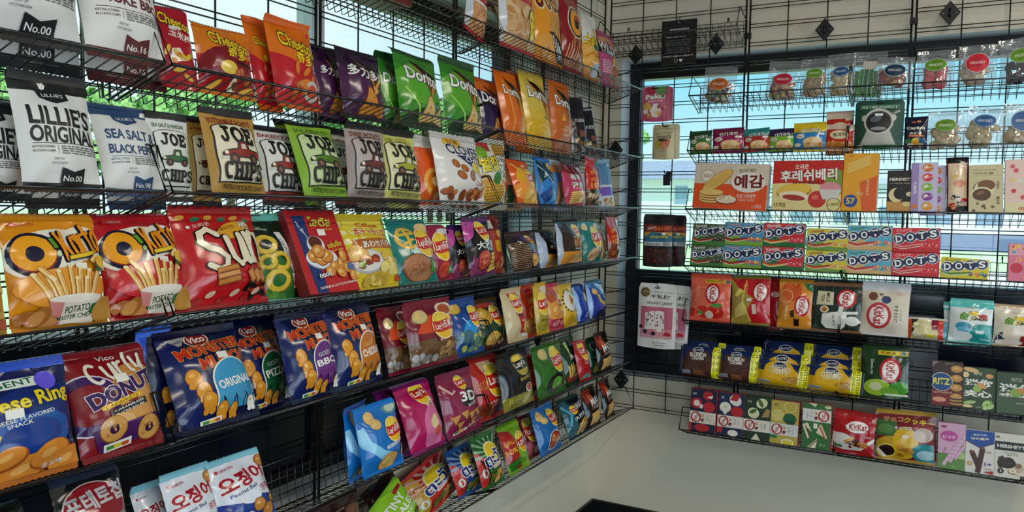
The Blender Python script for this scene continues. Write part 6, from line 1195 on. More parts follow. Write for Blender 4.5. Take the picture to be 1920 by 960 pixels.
@D
def zero(d): d.T('YUKI & LOVE', .42, .74, .56, .035, '#3a342c', 3, .01); d.T('ZERO', .44, .62, .52, .12, '#1f1c18', 3, .03); d.E(.30, .42, .16, .15, '#b8a02c'); d.ring(.30, .42, .12, .11, .2, '#e2d06a'); d.E(.52, .46, .17, .15, '#d0765c'); d.E(.46, .36, .12, .09, '#d88a6a'); d.E(.42, .54, .18, .04, '#3a2c28'); d.P([(.52, .02), (.82, .02), (.80, .74), (.74, .70)], '#e8dfb0'); d.R(.84, 0, .86, 1, '#b0a684'); d.small(.3, .22, .56, .28, 2, '#9a8e70'); return '#c9bf98', '#b4aa86'
@D
def blackgum(d):
    d.R(.05, .42, .98, .80, '#2a6a8c'); d.R(.05, .66, .98, .80, '#7a1c1c'); d.T('SOUR', .30, .735, .3, .08, '#e0c8b8', 12, .05); d.T('CHILLI GUM', .66, .73, .56, .11, '#d8342a', 4, .06, '#f0c83c', .04); d.P([(.05, .56), (.3, .66), (.7, .64), (.98, .58), (.98, .66), (.05, .66)], '#c8a02c'); d.T('Crunchy', .56, .57, .6, .11, '#e8d428', 3, .06, '#2a3a14', .05); d.R(.05, .40, .98, .475, '#d8dcd8'); d.small(.1, .415, .6, .465, 2, '#4a4a4c')
    for k in range(9): d.R(.70 + .028 * k, .41, .712 + .028 * k, .467, '#1a1a1c')
    d.price(.72, .63, .13); d.E(.5, .2, .46, .2, '#2a120f'); d.pile(.08, .06, .94, .34, 60, ['#5a1f18', '#7a2e22', '#48170f'], .045, 6, .5); return '#141112', '#1a1718'
@D
def nougat(d):
    d.E(.18, .86, .13, .13, '#1c1812'); d.ring(.18, .86, .12, .12, .14, '#b89a4a'); d.E(.18, .86, .08, .08, '#7a6a34'); d.T('牛轧糖', .58, .80, .52, .11, '#3a1c18', 0, .035); d.T('NOUGAT CANDY', .58, .70, .66, .07, '#3a1c18', 0, .035); d.R(.28, .87, .95, .875, '#8a8480'); d.R(.08, .16, .92, .64, '#c8647e'); d.R(.08, .16, .92, .30, '#d88a98')
    d.P([(.20, .28), (.20, .54), (.44, .58), (.46, .30)], '#efe8e4'); d.P([(.46, .26), (.46, .56), (.70, .56), (.72, .26)], '#ece0dc'); d.E(.58, .56, .12, .04, '#f4efec'); d.pile(.22, .3, .44, .54, 14, ['#8a2430', '#a83a3c', '#5a1c2a'], .022, 4); d.pile(.48, .28, .70, .52, 12, ['#a83038', '#8a2430'], .022, 5); d.E(.22, .25, .06, .055, '#1f1c34'); d.E(.44, .23, .06, .055, '#26223c'); d.E(.10, .32, .05, .05, '#2a1c28'); d.E(.80, .22, .09, .07, '#b8202c'); d.R(.08, .16, .92, .20, '#d8a0a4'); d.T('NET WT 7.05oz', .6, .09, .36, .03, '#5a504c', 0, .02); d.T('200g', .6, .05, .26, .028, '#5a504c', 0, .02); d.price(.44, .93, .0); d.sticker = None; return '#e6e4e0', '#c8c6c4'

# wall, place along it, depth, height, width, height, lean, roll, kind, artwork, label
ITEMS = [
('L',-1.408,-0.165,2.009,0.117,0.191,2,13.1,'bag','chipclear_red',"silver and red crisp bag behind the shelf end bar, top shelf",{}),
('L',-1.125,-0.165,2.009,0.251,0.273,4,0.2,'bag','chipclear',"crisp bag with yellow oval sticker on the top shelf",{}),
('L',-0.888,-0.165,2.009,0.221,0.295,7,0.3,'bag','zebra',"orange snack bag with a black and white striped band",{}),
('L',-0.682,-0.165,2.009,0.177,0.319,6,0.4,'bag','ringred',"dark red fries bag with an orange ring letter",{}),
('L',-0.510,-0.165,2.009,0.145,0.264,5,1.0,'bag','swing',"white and orange bag with fat yellow lettering, top shelf",{}),
('L',-0.297,-0.165,2.009,0.187,0.234,8,-0.7,'bag','wilde',"pink bag with black band at the corner end of the top shelf",{'t': 0.03}),
('L',-2.758,-0.205,1.724,0.176,0.212,7,-0.0,'bag','lil00a',"big white chip bag with black number tag, high on the wall",{}),
('L',-2.584,-0.205,1.724,0.152,0.219,16,0.3,'bag','lil16',"big white chip bag with dark red number tag",{}),
('L',-2.428,-0.140,1.705,0.088,0.169,14,0.0,'bag','cheetocorn',"red corn snack bag just behind the black shelf end guard",{}),
('L',-2.313,-0.140,1.705,0.143,0.148,10,-0.2,'bag','cheeto1',"orange topped red bag with yellow lettering and dark red disc",{}),
('L',-2.168,-0.110,1.696,0.073,0.214,14,-0.4,'bag','cheeto2',"orange topped red bag half hidden behind its twin",{}),
('L',-2.108,-0.140,1.705,0.142,0.207,13,0.0,'bag','cheeto2',"orange topped red bag overlapping its half hidden twin",{}),
('L',-1.946,-0.099,1.693,0.104,0.195,10,0.5,'bag','dorpur',"dark purple tortilla chip bag half hidden by the red bag",{}),
('L',-1.876,-0.140,1.705,0.167,0.179,11,0.3,'bag','dorpur',"dark purple tortilla chip bag in full view beside green ones",{}),
('L',-1.693,-0.095,1.691,0.126,0.219,8,-0.1,'bag','dorgreen',"green tortilla chip bag tucked behind beside the purple bags",{}),
('L',-1.629,-0.140,1.705,0.200,0.221,10,0.6,'bag','dorgreen',"green tortilla chip bag showing its whole lettering, middle of three",{}),
('L',-1.396,-0.140,1.705,0.203,0.239,11,0.2,'bag','dorgreen',"green tortilla chip bag next to the small purple white lettered bag",{}),
('L',-1.141,-0.088,1.689,0.175,0.244,9,-0.8,'bag','dorpur2',"purple and orange bag with white lettering and two chips",{}),
('L',-1.069,-0.140,1.705,0.155,0.267,13,-0.1,'bag','dororange',"bright orange chip bag turned partly aside by the purple bag",{}),
('L',-0.919,-0.093,1.691,0.143,0.300,8,-0.8,'bag','dororange',"bright orange chip bag hidden between orange and yellow ones",{}),
('L',-0.890,-0.140,1.705,0.196,0.286,10,-0.9,'bag','doryellow',"yellow chip bag between two orange bags, second shelf down",{}),
('L',-0.710,-0.140,1.705,0.179,0.275,5,-0.7,'bag','dornacho',"orange chip bag with pale flavour text, beside the yellow one",{}),
('L',-0.564,-0.140,1.705,0.097,0.235,9,1.1,'bag','silverdark',"dark bag with silver back, seen edge on past the orange bag",{'yaw': -38}),
('L',-0.435,-0.140,1.705,0.100,0.212,14,-0.3,'bag','silverdark',"last dark silver edged bag towards the corner, second shelf down",{'yaw': -38}),
('L',-2.776,-0.155,1.484,0.107,0.163,9,0.0,'bag','lil00',"white chip bag cut off by the picture edge, letters peeking",{}),
('L',-2.700,-0.205,1.499,0.129,0.195,14,-0.1,'bag','lil00',"white chip bag with tall black lettering and black top",{}),
('L',-2.562,-0.195,1.496,0.119,0.175,19,0.1,'bag','lil98',"white chip bag with slate blue lettering and blue top",{}),
('L',-2.471,-0.170,1.489,0.089,0.166,7,0.4,'bag','joe_g',"white bag with dark green truck behind a wire divider",{}),
('L',-2.371,-0.145,1.481,0.069,0.181,7,-0.3,'bag','joe_o',"tan bag mostly hidden behind the tan red truck bag",{}),
('L',-2.337,-0.200,1.498,0.137,0.183,14,-0.1,'bag','joe_o',"tan bag with red truck and black lettering, in full view",{}),
('L',-2.174,-0.159,1.485,0.127,0.182,14,0.5,'bag','joe_r',"white bag with red truck and red bottom band",{}),
('L',-2.070,-0.127,1.476,0.084,0.225,18,0.4,'bag','joe_l',"lime green truck bag peeking out behind its twin",{}),
('L',-2.080,-0.200,1.498,0.146,0.195,20,-0.5,'bag','joe_l',"lime green bag with green truck, in full view",{}),
('L',-1.953,-0.145,1.481,0.081,0.197,9,0.0,'bag','joe_r',"red topped truck bag peeking between green and mauve bags",{}),
('L',-1.939,-0.200,1.498,0.145,0.189,5,0.2,'bag','joe_p',"mauve grey bag with brown red truck",{}),
('L',-1.799,-0.200,1.498,0.162,0.191,10,0.6,'bag','joe_y',"pale yellow bag with yellow truck",{}),
('L',-1.597,-0.154,1.484,0.133,0.205,7,-0.0,'bag','redshrimp',"red orange snack bag hidden behind the white almond bag",{}),
('L',-1.503,-0.200,1.498,0.244,0.211,12,0.0,'bag','clover',"white bag with almonds and navy lettering ribbon",{}),
('L',-1.243,-0.148,1.482,0.180,0.234,4,-0.2,'bag','pizza',"pale bag with waffle crisps and pizza slice",{}),
('L',-1.098,-0.150,1.483,0.120,0.173,12,0.5,'bag','lay_beige',"small cream potato bag squeezed behind the orange one",{}),
('L',-1.087,-0.200,1.498,0.147,0.171,20,-0.0,'bag','lay_orange',"orange potato crisp bag leaning sideways beside the pizza bag",{}),
('L',-0.938,-0.200,1.498,0.134,0.178,12,0.8,'bag','lay_bluefoil',"blue foil crisp bag in glare, third shelf down near the corner",{}),
('L',-0.756,-0.155,1.484,0.105,0.193,9,0.9,'bag','lay_skyfries',"pale blue and yellow bag beside the blue foil bag",{}),
('L',-0.711,-0.200,1.498,0.172,0.178,10,1.0,'bag','lay_pinkblk',"pink and black wavy crisp bag, third shelf down",{}),
('L',-0.536,-0.200,1.498,0.122,0.207,5,0.7,'bag','lay_ten',"red bag with orange ten percent lettering and dark nuts",{}),
('L',-0.361,-0.185,1.493,0.099,0.212,9,-0.8,'bag','lay_white',"white and lilac bag ending the third shelf by the corner",{'yaw': -25}),
('L',-2.844,-0.205,1.280,0.102,0.183,9,0.2,'bag','goldfries',"gold bag sliver at the picture edge beside orange fries bag",{}),
('L',-2.708,-0.205,1.280,0.158,0.191,13,0.3,'bag','okarto_o',"orange fries snack bag with fat orange lettering",{}),
('L',-2.546,-0.205,1.280,0.160,0.197,17,-0.4,'bag','okarto_r',"red fries snack bag with fat orange lettering",{}),
('L',-2.369,-0.205,1.280,0.205,0.208,16,0.3,'bag','sun',"red wavy grain chip bag with big cream lettering",{}),
('L',-2.194,-0.175,1.271,0.113,0.201,15,-0.0,'bag','calrings',"black and green ring snack bag with yellow rings",{}),
('L',-2.080,-0.210,1.282,0.166,0.206,25,0.2,'box','lotus',"red and navy snack box with fried chips on a plate",{'t': 0.035}),
('L',-1.900,-0.205,1.280,0.195,0.197,22,-0.5,'bag','calbutter',"yellow potato chip bag with red and white lettering",{}),
('L',-1.727,-0.205,1.280,0.178,0.183,17,0.4,'bag','lay_teal',"teal potato crisp bag with golden glyph and brown chip",{}),
('L',-1.582,-0.185,1.274,0.103,0.168,11,-0.3,'bag','lay_mar',"maroon tomato crisp bag beside the teal bag",{}),
('L',-1.453,-0.166,1.268,0.103,0.170,10,0.0,'bag','lay_blkpur',"black and purple wavy crisp bag behind its twin",{}),
('L',-1.393,-0.205,1.280,0.155,0.184,12,-0.5,'bag','lay_blkpur',"black and purple wavy crisp bag with large grilled steak disc",{}),
('L',-1.221,-0.155,1.265,0.105,0.207,10,0.3,'bag','redcream',"red brown bag with chips, behind the black purple bag",{}),
('L',-1.102,-0.205,1.280,0.197,0.137,18,-0.9,'bag','brownwave',"dark brown bag with zigzag waves and a folded chip",{}),
('L',-0.836,-0.157,1.266,0.147,0.152,12,0.7,'bag','darkgold',"dark bag with gold base and silver side seam",{}),
('L',-0.755,-0.205,1.280,0.217,0.174,6,-0.8,'bag','deepridged',"brown black bag with big orange lettering and ridged chips",{}),
('L',-0.541,-0.205,1.280,0.175,0.172,8,-0.2,'bag','lay_teal2',"teal crisp bag beside the dark ridged crisp bag",{}),
('L',-0.348,-0.165,1.268,0.109,0.170,8,0.9,'bag','lay_beige2',"cream bag half hidden beside the small teal bag",{}),
('L',-0.313,-0.205,1.280,0.120,0.184,5,-0.6,'bag','lay_ten2',"tall red ten percent bag ending the fourth shelf",{}),
('L',-2.774,-0.205,1.049,0.180,0.187,12,-0.0,'bag','cheesering',"blue cheese ring snack bag with yellow lettering",{}),
('L',-2.600,-0.205,1.049,0.157,0.190,19,-0.4,'bag','curly',"dark red peanut ring snack bag with cream script",{}),
('L',-2.479,-0.155,1.034,0.077,0.217,10,0.1,'bag','mm_back',"navy bag tucked behind the wire guard by the ring bag",{}),
('L',-2.386,-0.205,1.049,0.196,0.204,24,-0.3,'bag','mm_orig',"navy snack bag with light blue flavour arch",{}),
('L',-2.205,-0.140,1.030,0.153,0.209,19,-0.3,'bag','mm_pizza',"navy snack bag with green flavour arch",{}),
('L',-2.121,-0.205,1.049,0.163,0.202,16,0.2,'bag','mm_bbq',"navy snack bag with purple flavour arch",{}),
('L',-1.967,-0.205,1.049,0.175,0.205,15,-0.2,'bag','mm_ched',"navy snack bag with orange flavour arch",{}),
('L',-1.738,-0.161,1.036,0.122,0.185,16,0.6,'bag','lay_steak',"maroon crisp bag with glare, behind the steak flavour bag",{}),
('L',-1.646,-0.205,1.049,0.228,0.184,12,0.6,'bag','lay_steak',"maroon and brown steak crisp bag in full view",{}),
('L',-1.458,-0.205,1.049,0.155,0.171,15,-0.8,'bag','lay_seaweedblue',"blue crisp bag with green seaweed chips",{}),
('L',-1.241,-0.157,1.035,0.168,0.162,16,-0.0,'bag','lay_limegreen',"dark green lime crisp bag with white logo script",{}),
('L',-1.158,-0.205,1.049,0.138,0.178,13,0.2,'bag','lay_cream',"cream crisp bag with red centre stripe",{}),
('L',-0.947,-0.165,1.037,0.137,0.185,13,-0.8,'bag','lay_tenyel',"red and yellow ten percent bag beside the cream bag",{}),
('L',-0.976,-0.205,1.049,0.099,0.182,7,-0.5,'bag','lay_yellow',"narrow yellow crisp bag with red logo banner",{}),
('L',-0.862,-0.205,1.049,0.129,0.171,13,0.7,'bag','lay_pink',"pink and yellow crisp bag on the fifth shelf",{}),
('L',-0.736,-0.205,1.049,0.121,0.161,13,-0.0,'bag','sunburst',"yellow bag with a spiky white starburst",{}),
('L',-0.613,-0.205,1.049,0.111,0.154,14,0.5,'bag','bluebar',"deep blue bag with pale edge beside the starburst bag",{}),
('L',-0.474,-0.205,1.049,0.165,0.157,10,-0.7,'bag','bluebar2',"deep blue bag with yellow fries ending the fifth shelf",{}),
('L',-2.777,-0.195,0.810,0.088,0.199,21,-0.2,'bag','blkgreen',"black bag with green lettering cut off at the bottom corner",{}),
('L',-2.631,-0.205,0.813,0.127,0.216,20,0.1,'bag','potechip',"black and red Korean chip bag, low on the wall",{}),
('L',-2.484,-0.155,0.798,0.073,0.154,21,0.0,'bag','squid',"blue and white squid snack bag at the back of three",{}),
('L',-2.427,-0.190,0.809,0.115,0.161,19,-0.1,'bag','squid',"blue and white squid snack bag, middle of three",{}),
('L',-2.311,-0.205,0.813,0.141,0.159,24,0.1,'bag','squid',"blue and white squid snack bag nearest the empty basket",{}),
('L',-1.913,-0.160,0.800,0.144,0.186,7,0.1,'bag','lay_blue',"bright blue crisp bag leaning behind its twin",{'yaw': 18}),
('L',-1.885,-0.215,0.816,0.165,0.173,12,-0.5,'bag','lay_blue',"bright blue crisp bag in front with round logo",{}),
('L',-1.717,-0.155,0.798,0.110,0.194,20,0.1,'bag','plainpurple',"plain purple bag hidden behind blue and pink bags",{}),
('L',-1.670,-0.205,0.813,0.167,0.198,21,0.0,'bag','lay_pinkbag',"hot pink crisp bag with white band and chip",{}),
('L',-1.483,-0.205,0.813,0.194,0.191,16,0.5,'bag','lay_3d',"plum 3D corn snack bag with number lettering",{}),
('L',-1.244,-0.153,0.798,0.184,0.207,10,0.7,'bag','lay_red',"red crisp bag with large logo and ribs picture",{}),
('L',-1.141,-0.205,0.813,0.211,0.200,11,-0.8,'bag','lay_black',"black crisp bag with gold logo and gold base",{}),
('L',-0.918,-0.155,0.798,0.092,0.163,12,0.6,'bag','redthin',"narrow red bag squeezed beside the black gold bag",{}),
('L',-0.886,-0.205,0.813,0.226,0.189,12,-0.3,'bag','lay_green',"leaf green crisp bag with wasabi bowl",{}),
('L',-0.619,-0.168,0.802,0.129,0.188,13,-0.4,'bag','greenfries',"dark green bag with fries in red dip",{}),
('L',-0.584,-0.205,0.813,0.115,0.160,14,1.1,'bag','lay_redslim',"slim red crisp bag beside the fries bag",{}),
('L',-0.400,-0.169,0.802,0.107,0.157,11,-0.3,'bag','greencookie',"slim dark green bag with yellow round cracker",{}),
('L',-0.385,-0.205,0.813,0.131,0.167,10,0.7,'bag','maxbag',"black ridged crisp bag ending the sixth shelf",{}),
('L',-2.025,-0.205,0.602,0.193,0.181,16,-0.2,'bag','brownchoc',"dark brown chocolate snack bag at the bottom edge",{}),
('L',-1.704,-0.150,0.586,0.151,0.158,28,-14.0,'bag','brownchoc2',"dark brown bag standing behind the lime green bag",{}),
('L',-1.749,-0.205,0.602,0.163,0.139,28,-21.8,'bag','tiny',"lime green bag with zigzag top and white lettering",{}),
('L',-1.461,-0.108,0.573,0.236,0.139,28,-11.1,'bag','tawan_r',"gold and red Thai snack bag with navy script",{}),
('L',-1.363,-0.157,0.588,0.151,0.150,23,-0.2,'bag','tawan_b',"blue Thai snack bag with navy script",{}),
('L',-1.303,-0.205,0.602,0.140,0.168,20,0.4,'bag','tawan_g',"green Thai snack bag with navy script",{}),
('L',-1.129,-0.205,0.602,0.148,0.164,20,-0.8,'bag','lay_thai',"lime green bag with red ten percent band and leaf",{}),
('L',-0.938,-0.160,0.589,0.125,0.155,21,0.6,'bag','lay_mar2',"maroon crisp bag between lime and blue bags, lowest shelf",{}),
('L',-0.885,-0.205,0.602,0.175,0.173,18,-0.3,'bag','lay_bluesalsa',"blue crisp bag with a red salsa bowl",{}),
('L',-0.633,-0.205,0.602,0.185,0.157,22,-0.0,'bag','maxteal',"teal and black wavy crisp bag with meat chips",{}),
('L',-0.481,-0.205,0.602,0.134,0.168,15,0.9,'bag','maxbag',"black and red ridged bag, second from the end of the lowest shelf",{}),
('L',-0.312,-0.205,0.602,0.107,0.173,13,-0.7,'bag','maxbag',"black and red ridged bag ending the lowest shelf",{}),
('R',-0.578,-0.135,1.941,0.136,0.155,6,3.6,'pouch','frig_orange',"clear pouch of coloured sweets with orange oval label",{'cont': 'mixdark'}),
('R',-0.832,-0.135,1.941,0.126,0.162,6,4.9,'pouch','frig_red',"clear pouch of coloured sweets with red oval label",{'cont': 'mixred'}),
('R',-0.959,-0.155,1.947,0.104,0.153,6,0.4,'pouch','frig_green',"clear pouch of tan pieces with green oval label, top row",{'cont': 'tan'}),
('R',-1.059,-0.155,1.947,0.098,0.163,6,-1.5,'pouch','frig_blue',"clear pouch of cream cubes with blue oval label, top row",{'cont': 'cream'}),
('R',-1.143,-0.105,1.932,0.118,0.188,6,3.8,'pouch','frig_none',"clear pouch of bright green bars with plain white label",{'cont': 'greenbars'}),
('R',-1.242,-0.175,1.953,0.126,0.126,6,3.0,'pouch','frig_navy',"clear pouch of dark red pieces with navy oval label",{'cont': 'darkred'}),
('R',-1.378,-0.175,1.953,0.124,0.139,6,0.7,'pouch','frig_green',"clear pouch of pink puffs with green oval label",{'cont': 'pink'}),
('R',-1.509,-0.175,1.953,0.122,0.147,6,0.8,'pouch','frig_redround',"clear pouch of pale slices with round red label",{'cont': 'pale'}),
('R',-1.654,-0.175,1.953,0.138,0.164,6,-4.9,'pouch','frig_green',"clear pouch of black pieces with green oval label",{'cont': 'black'}),
('R',-0.528,-0.185,1.731,0.094,0.097,6,-2.8,'bag','kid_green',"small green snack bag starting the second row",{'t': 0.035}),
('R',-0.640,-0.190,1.733,0.128,0.106,6,-1.5,'bag','kid_maroon',"small magenta snack bag in the second row",{'t': 0.035}),
('R',-0.754,-0.185,1.731,0.105,0.102,6,-3.2,'bag','kid_red',"small red snack bag with teal top",{'t': 0.035}),
('R',-0.851,-0.185,1.731,0.100,0.097,6,-1.9,'bag','kid_lime',"small lime snack bag with purple top",{'t': 0.035}),
('R',-0.957,-0.190,1.733,0.121,0.111,6,-0.9,'bag','kid_blue',"small blue snack bag with yellow top",{'t': 0.035}),
('R',-1.062,-0.145,1.719,0.100,0.176,6,-1.9,'bag','ramen',"red snack bag behind another, only its upper half showing",{'t': 0.03}),
('R',-1.062,-0.190,1.733,0.101,0.101,6,2.0,'bag','ramen',"red snack bag with pale oval, overlapping one behind",{'t': 0.03}),
('R',-1.199,-0.190,1.733,0.168,0.188,6,0.3,'standup','astro',"dark green foil pouch with a white helmet suit picture",{}),
('R',-1.324,-0.190,1.733,0.078,0.123,6,0.3,'bag','caplico',"navy snack bag with white lettering and cream cups",{'t': 0.03}),
('R',-1.419,-0.185,1.731,0.120,0.142,6,1.0,'pouch','frig_green',"clear pouch of tan chunks with green oval label, second row",{'cont': 'tanbig'}),
('R',-1.533,-0.185,1.731,0.122,0.148,6,5.5,'pouch','frig_blue2',"clear pouch of tan slices with blue oval label, second row",{'cont': 'tanbig2'}),
('R',-1.651,-0.185,1.731,0.122,0.154,6,3.7,'pouch','frig_blueround',"clear pouch of tan chunks with round blue label",{'cont': 'tanbig'}),
('R',-0.661,-0.215,1.500,0.296,0.186,6,2.1,'box','yegam',"orange and cream potato cracker box",{'t': 0.05}),
('R',-0.957,-0.215,1.500,0.255,0.194,6,0.2,'box','berry',"red and yellow berry cake box",{'t': 0.05}),
('R',-1.145,-0.215,1.500,0.121,0.218,6,0.7,'box','stick',"yellow and orange upright biscuit box",{'t': 0.05}),
('R',-1.283,-0.205,1.497,0.089,0.157,6,-0.3,'box','hersh_blk',"black and tan box with crescent moon cookie",{'t': 0.03}),
('R',-1.363,-0.215,1.500,0.087,0.182,5,-1.1,'box','bubble',"lilac box with a column of coloured sweets",{'t': 0.02}),
('R',-1.391,-0.185,1.491,0.084,0.181,5,-1.1,'box','bubble',"lilac box showing only its edge behind its twin",{'t': 0.02}),
('R',-1.470,-0.205,1.497,0.071,0.205,4,-2.0,'bar','longbar',"tall narrow bag with black ends and brush lettering",{'t': 0.025}),
('R',-1.556,-0.215,1.500,0.105,0.171,5,-1.8,'box','chocroll',"beige box with a filled chocolate ball",{'t': 0.03}),
('R',-1.666,-0.215,1.500,0.107,0.189,5,-1.5,'box','pinkbox',"pale pink sweet box with red lettering at the picture edge",{'t': 0.03}),
('R',-0.577,-0.215,1.264,0.138,0.088,6,1.6,'box','dots_black',"green and black gumdrop box with dark sweets, lower one of its pair",{'t': 0.03}),
('R',-0.580,-0.206,1.353,0.138,0.088,6,1.6,'box','dots_black',"green and black gumdrop box with dark sweets, stacked on its twin",{'t': 0.03}),
('R',-0.718,-0.215,1.264,0.156,0.092,6,1.4,'box','dots_grey',"blue and white gumdrop box with orange sweets, lower one of its pair",{'t': 0.03}),
('R',-0.720,-0.205,1.357,0.156,0.092,6,1.4,'box','dots_grey',"blue and white gumdrop box with orange sweets, stacked on its twin",{'t': 0.03}),
('R',-0.877,-0.215,1.264,0.158,0.093,6,0.4,'box','dots_melon',"red and dark green gumdrop box with melon slices, lower one of its pair",{'t': 0.03}),
('R',-0.877,-0.205,1.357,0.158,0.093,6,0.4,'box','dots_melon',"red and dark green gumdrop box with melon slices, stacked on its twin",{'t': 0.03}),
('R',-1.037,-0.215,1.264,0.150,0.084,6,0.7,'box','dots_lemon',"yellow and olive gumdrop box with lemon sweets, lower one of its pair",{'t': 0.03}),
('R',-1.038,-0.206,1.348,0.150,0.084,6,0.7,'box','dots_lemon',"yellow and olive gumdrop box with lemon sweets, stacked on its twin",{'t': 0.03}),
('R',-1.188,-0.215,1.264,0.155,0.092,6,-0.4,'box','dots_sky',"light blue and tan gumdrop box with peach sweets, lower one of its pair",{'t': 0.03}),
('R',-1.187,-0.205,1.356,0.155,0.092,6,-0.4,'box','dots_sky',"light blue and tan gumdrop box with peach sweets, stacked on its twin",{'t': 0.03}),
('R',-1.344,-0.215,1.264,0.156,0.089,6,-0.8,'box','dots_cherry',"bright red gumdrop box with cherries, lower one of its pair",{'t': 0.03}),
('R',-1.343,-0.206,1.354,0.156,0.089,6,-0.8,'box','dots_cherry',"bright red gumdrop box with cherries, stacked on its twin",{'t': 0.03}),
('R',-1.498,-0.215,1.264,0.149,0.075,6,2.7,'box','dots_lemon2',"single yellow gumdrop box with no box on top",{'t': 0.03}),
('R',-1.680,-0.215,1.264,0.097,0.132,6,-0.1,'box','cartoonpink',"pink sweet box at the picture edge beside the gumdrop boxes",{'t': 0.04}),
('R',-0.594,-0.215,1.036,0.169,0.199,8,-1.3,'bag','kk_straw',"coral wafer bag with strawberries",{'t': 0.04}),
('R',-0.847,-0.165,1.021,0.062,0.207,8,0.3,'bag','kk_red2',"red wafer bag peeking out behind the gold and red bag",{'t': 0.03}),
('R',-0.760,-0.215,1.036,0.155,0.204,8,-2.4,'bag','kk_gold',"gold and red wafer bag",{'t': 0.04}),
('R',-0.926,-0.210,1.035,0.130,0.198,8,0.5,'bag','kk_orange',"orange mango wafer bag with green corner",{'t': 0.04}),
('R',-1.081,-0.210,1.035,0.181,0.193,8,-0.8,'bag','kk_tea',"dark green milk tea wafer bag with a white cat",{'t': 0.04}),
('R',-1.247,-0.210,1.035,0.166,0.202,8,1.0,'bag','kk_white',"cream wafer bag with large round logo turned upright",{'t': 0.04}),
('R',-1.390,-0.205,1.033,0.133,0.082,8,-0.0,'bag','seaclear',"low clear bag of pale crackers with orange sides",{'t': 0.04}),
('R',-1.517,-0.165,1.021,0.143,0.157,8,-2.1,'bag','pop_teal',"teal popping candy bag mostly hidden behind its twin",{'t': 0.03}),
('R',-1.527,-0.205,1.033,0.137,0.161,8,1.2,'bag','pop_teal',"teal popping candy bag with blue cap and multicolour lettering",{'t': 0.04}),
('R',-1.666,-0.205,1.033,0.139,0.150,8,1.0,'bag','pop_red',"white and brown candy bag at the picture edge",{'t': 0.04}),
('R',-0.566,-0.160,0.786,0.163,0.156,8,0.3,'tray','bourbon',"chocolate biscuit pack at the back behind its twin",{'t': 0.045}),
('R',-0.561,-0.220,0.804,0.160,0.128,8,1.0,'tray','bourbon',"chocolate biscuit pack at the end of the shelf",{'t': 0.045}),
('R',-0.717,-0.160,0.786,0.153,0.154,8,-0.4,'tray','bourbon',"chocolate biscuit pack at the back beside yellow packs",{'t': 0.045}),
('R',-0.715,-0.220,0.804,0.156,0.123,8,2.8,'tray','bourbon',"chocolate biscuit pack touching the yellow packs",{'t': 0.045}),
('R',-0.894,-0.105,0.769,0.188,0.196,6,-0.3,'tray','custard',"yellow biscuit pack at the very back by the chocolate packs",{'t': 0.045}),
('R',-0.893,-0.160,0.786,0.191,0.138,6,-0.9,'tray','custard',"yellow biscuit pack in the middle layer by the chocolate packs",{'t': 0.045}),
('R',-0.889,-0.220,0.804,0.193,0.094,6,4.4,'tray','custard',"yellow biscuit pack at the shelf edge by the chocolate packs",{'t': 0.045}),
('R',-1.078,-0.105,0.769,0.179,0.197,6,-0.5,'tray','custard',"yellow biscuit pack at the very back by the green bag",{'t': 0.045}),
('R',-1.081,-0.160,0.786,0.184,0.137,6,-0.4,'tray','custard',"yellow biscuit pack in the middle layer by the green bag",{'t': 0.045}),
('R',-1.081,-0.220,0.804,0.190,0.095,6,3.0,'tray','custard',"yellow biscuit pack at the shelf edge by the green bag",{'t': 0.045}),
('R',-1.261,-0.215,0.802,0.161,0.198,8,-1.2,'bag','kk_green',"dark green tea wafer bag with upright red oval",{'t': 0.04}),
('R',-1.465,-0.215,0.802,0.100,0.162,6,-0.9,'box','ritzbrown',"brown cracker box with blue oval and stacked crackers",{'t': 0.035}),
('R',-1.565,-0.215,0.802,0.103,0.150,6,-0.7,'box','ritzgreen',"olive green cracker box with white characters, fully visible",{'t': 0.035}),
('R',-1.683,-0.215,0.802,0.132,0.144,6,-1.2,'box','ritzgreen2',"olive green display box with cut away lid at the picture edge",{'t': 0.05}),
('R',-0.579,-0.215,0.572,0.111,0.179,8,0.4,'box','kkb_apple',"navy mini wafer box with red apples, first of its row",{'t': 0.03}),
('R',-0.694,-0.215,0.572,0.107,0.177,8,-0.2,'box','kkb_straw',"navy mini wafer box with red and white fruit",{'t': 0.03}),
('R',-0.800,-0.215,0.572,0.107,0.175,8,-0.4,'box','kkb_tea',"dark green mini wafer box with tea bowls",{'t': 0.03}),
('R',-0.906,-0.215,0.572,0.108,0.172,8,0.0,'box','kkb_lemon',"mustard mini wafer box with citrus slices",{'t': 0.03}),
('R',-1.026,-0.215,0.572,0.107,0.178,8,-0.3,'box','kkb_sand',"green mini wafer box with triangle sandwiches",{'t': 0.03}),
('R',-1.156,-0.215,0.572,0.152,0.165,8,2.3,'bag','kk_redbag',"red wafer bag with white swoosh and biscuit pieces",{'t': 0.035}),
('R',-1.341,-0.215,0.572,0.203,0.190,8,-2.3,'bag','cookiebag',"colourful cookie bag with yellow centre",{'t': 0.035}),
('R',-1.489,-0.215,0.572,0.088,0.167,8,-0.9,'box','picola',"pink and green rolled wafer box",{'t': 0.03}),
('R',-1.577,-0.215,0.572,0.090,0.154,8,-0.7,'box','cocoaroll',"blue and white rolled wafer box",{'t': 0.03}),
('R',-1.670,-0.215,0.572,0.096,0.155,8,-0.9,'box','hersh_white',"cream box with black name band and chocolate lumps",{'t': 0.03}),
('H',-0.328,-0.140,1.878,0.123,0.145,0,-0.2,'standup','peko',"pink gummy pouch hanging behind its twin",{'t': 0.02}),
('H',-0.333,-0.200,1.873,0.124,0.146,0,0.7,'standup','peko',"pink gummy pouch hanging in full view by the window frame",{'t': 0.02}),
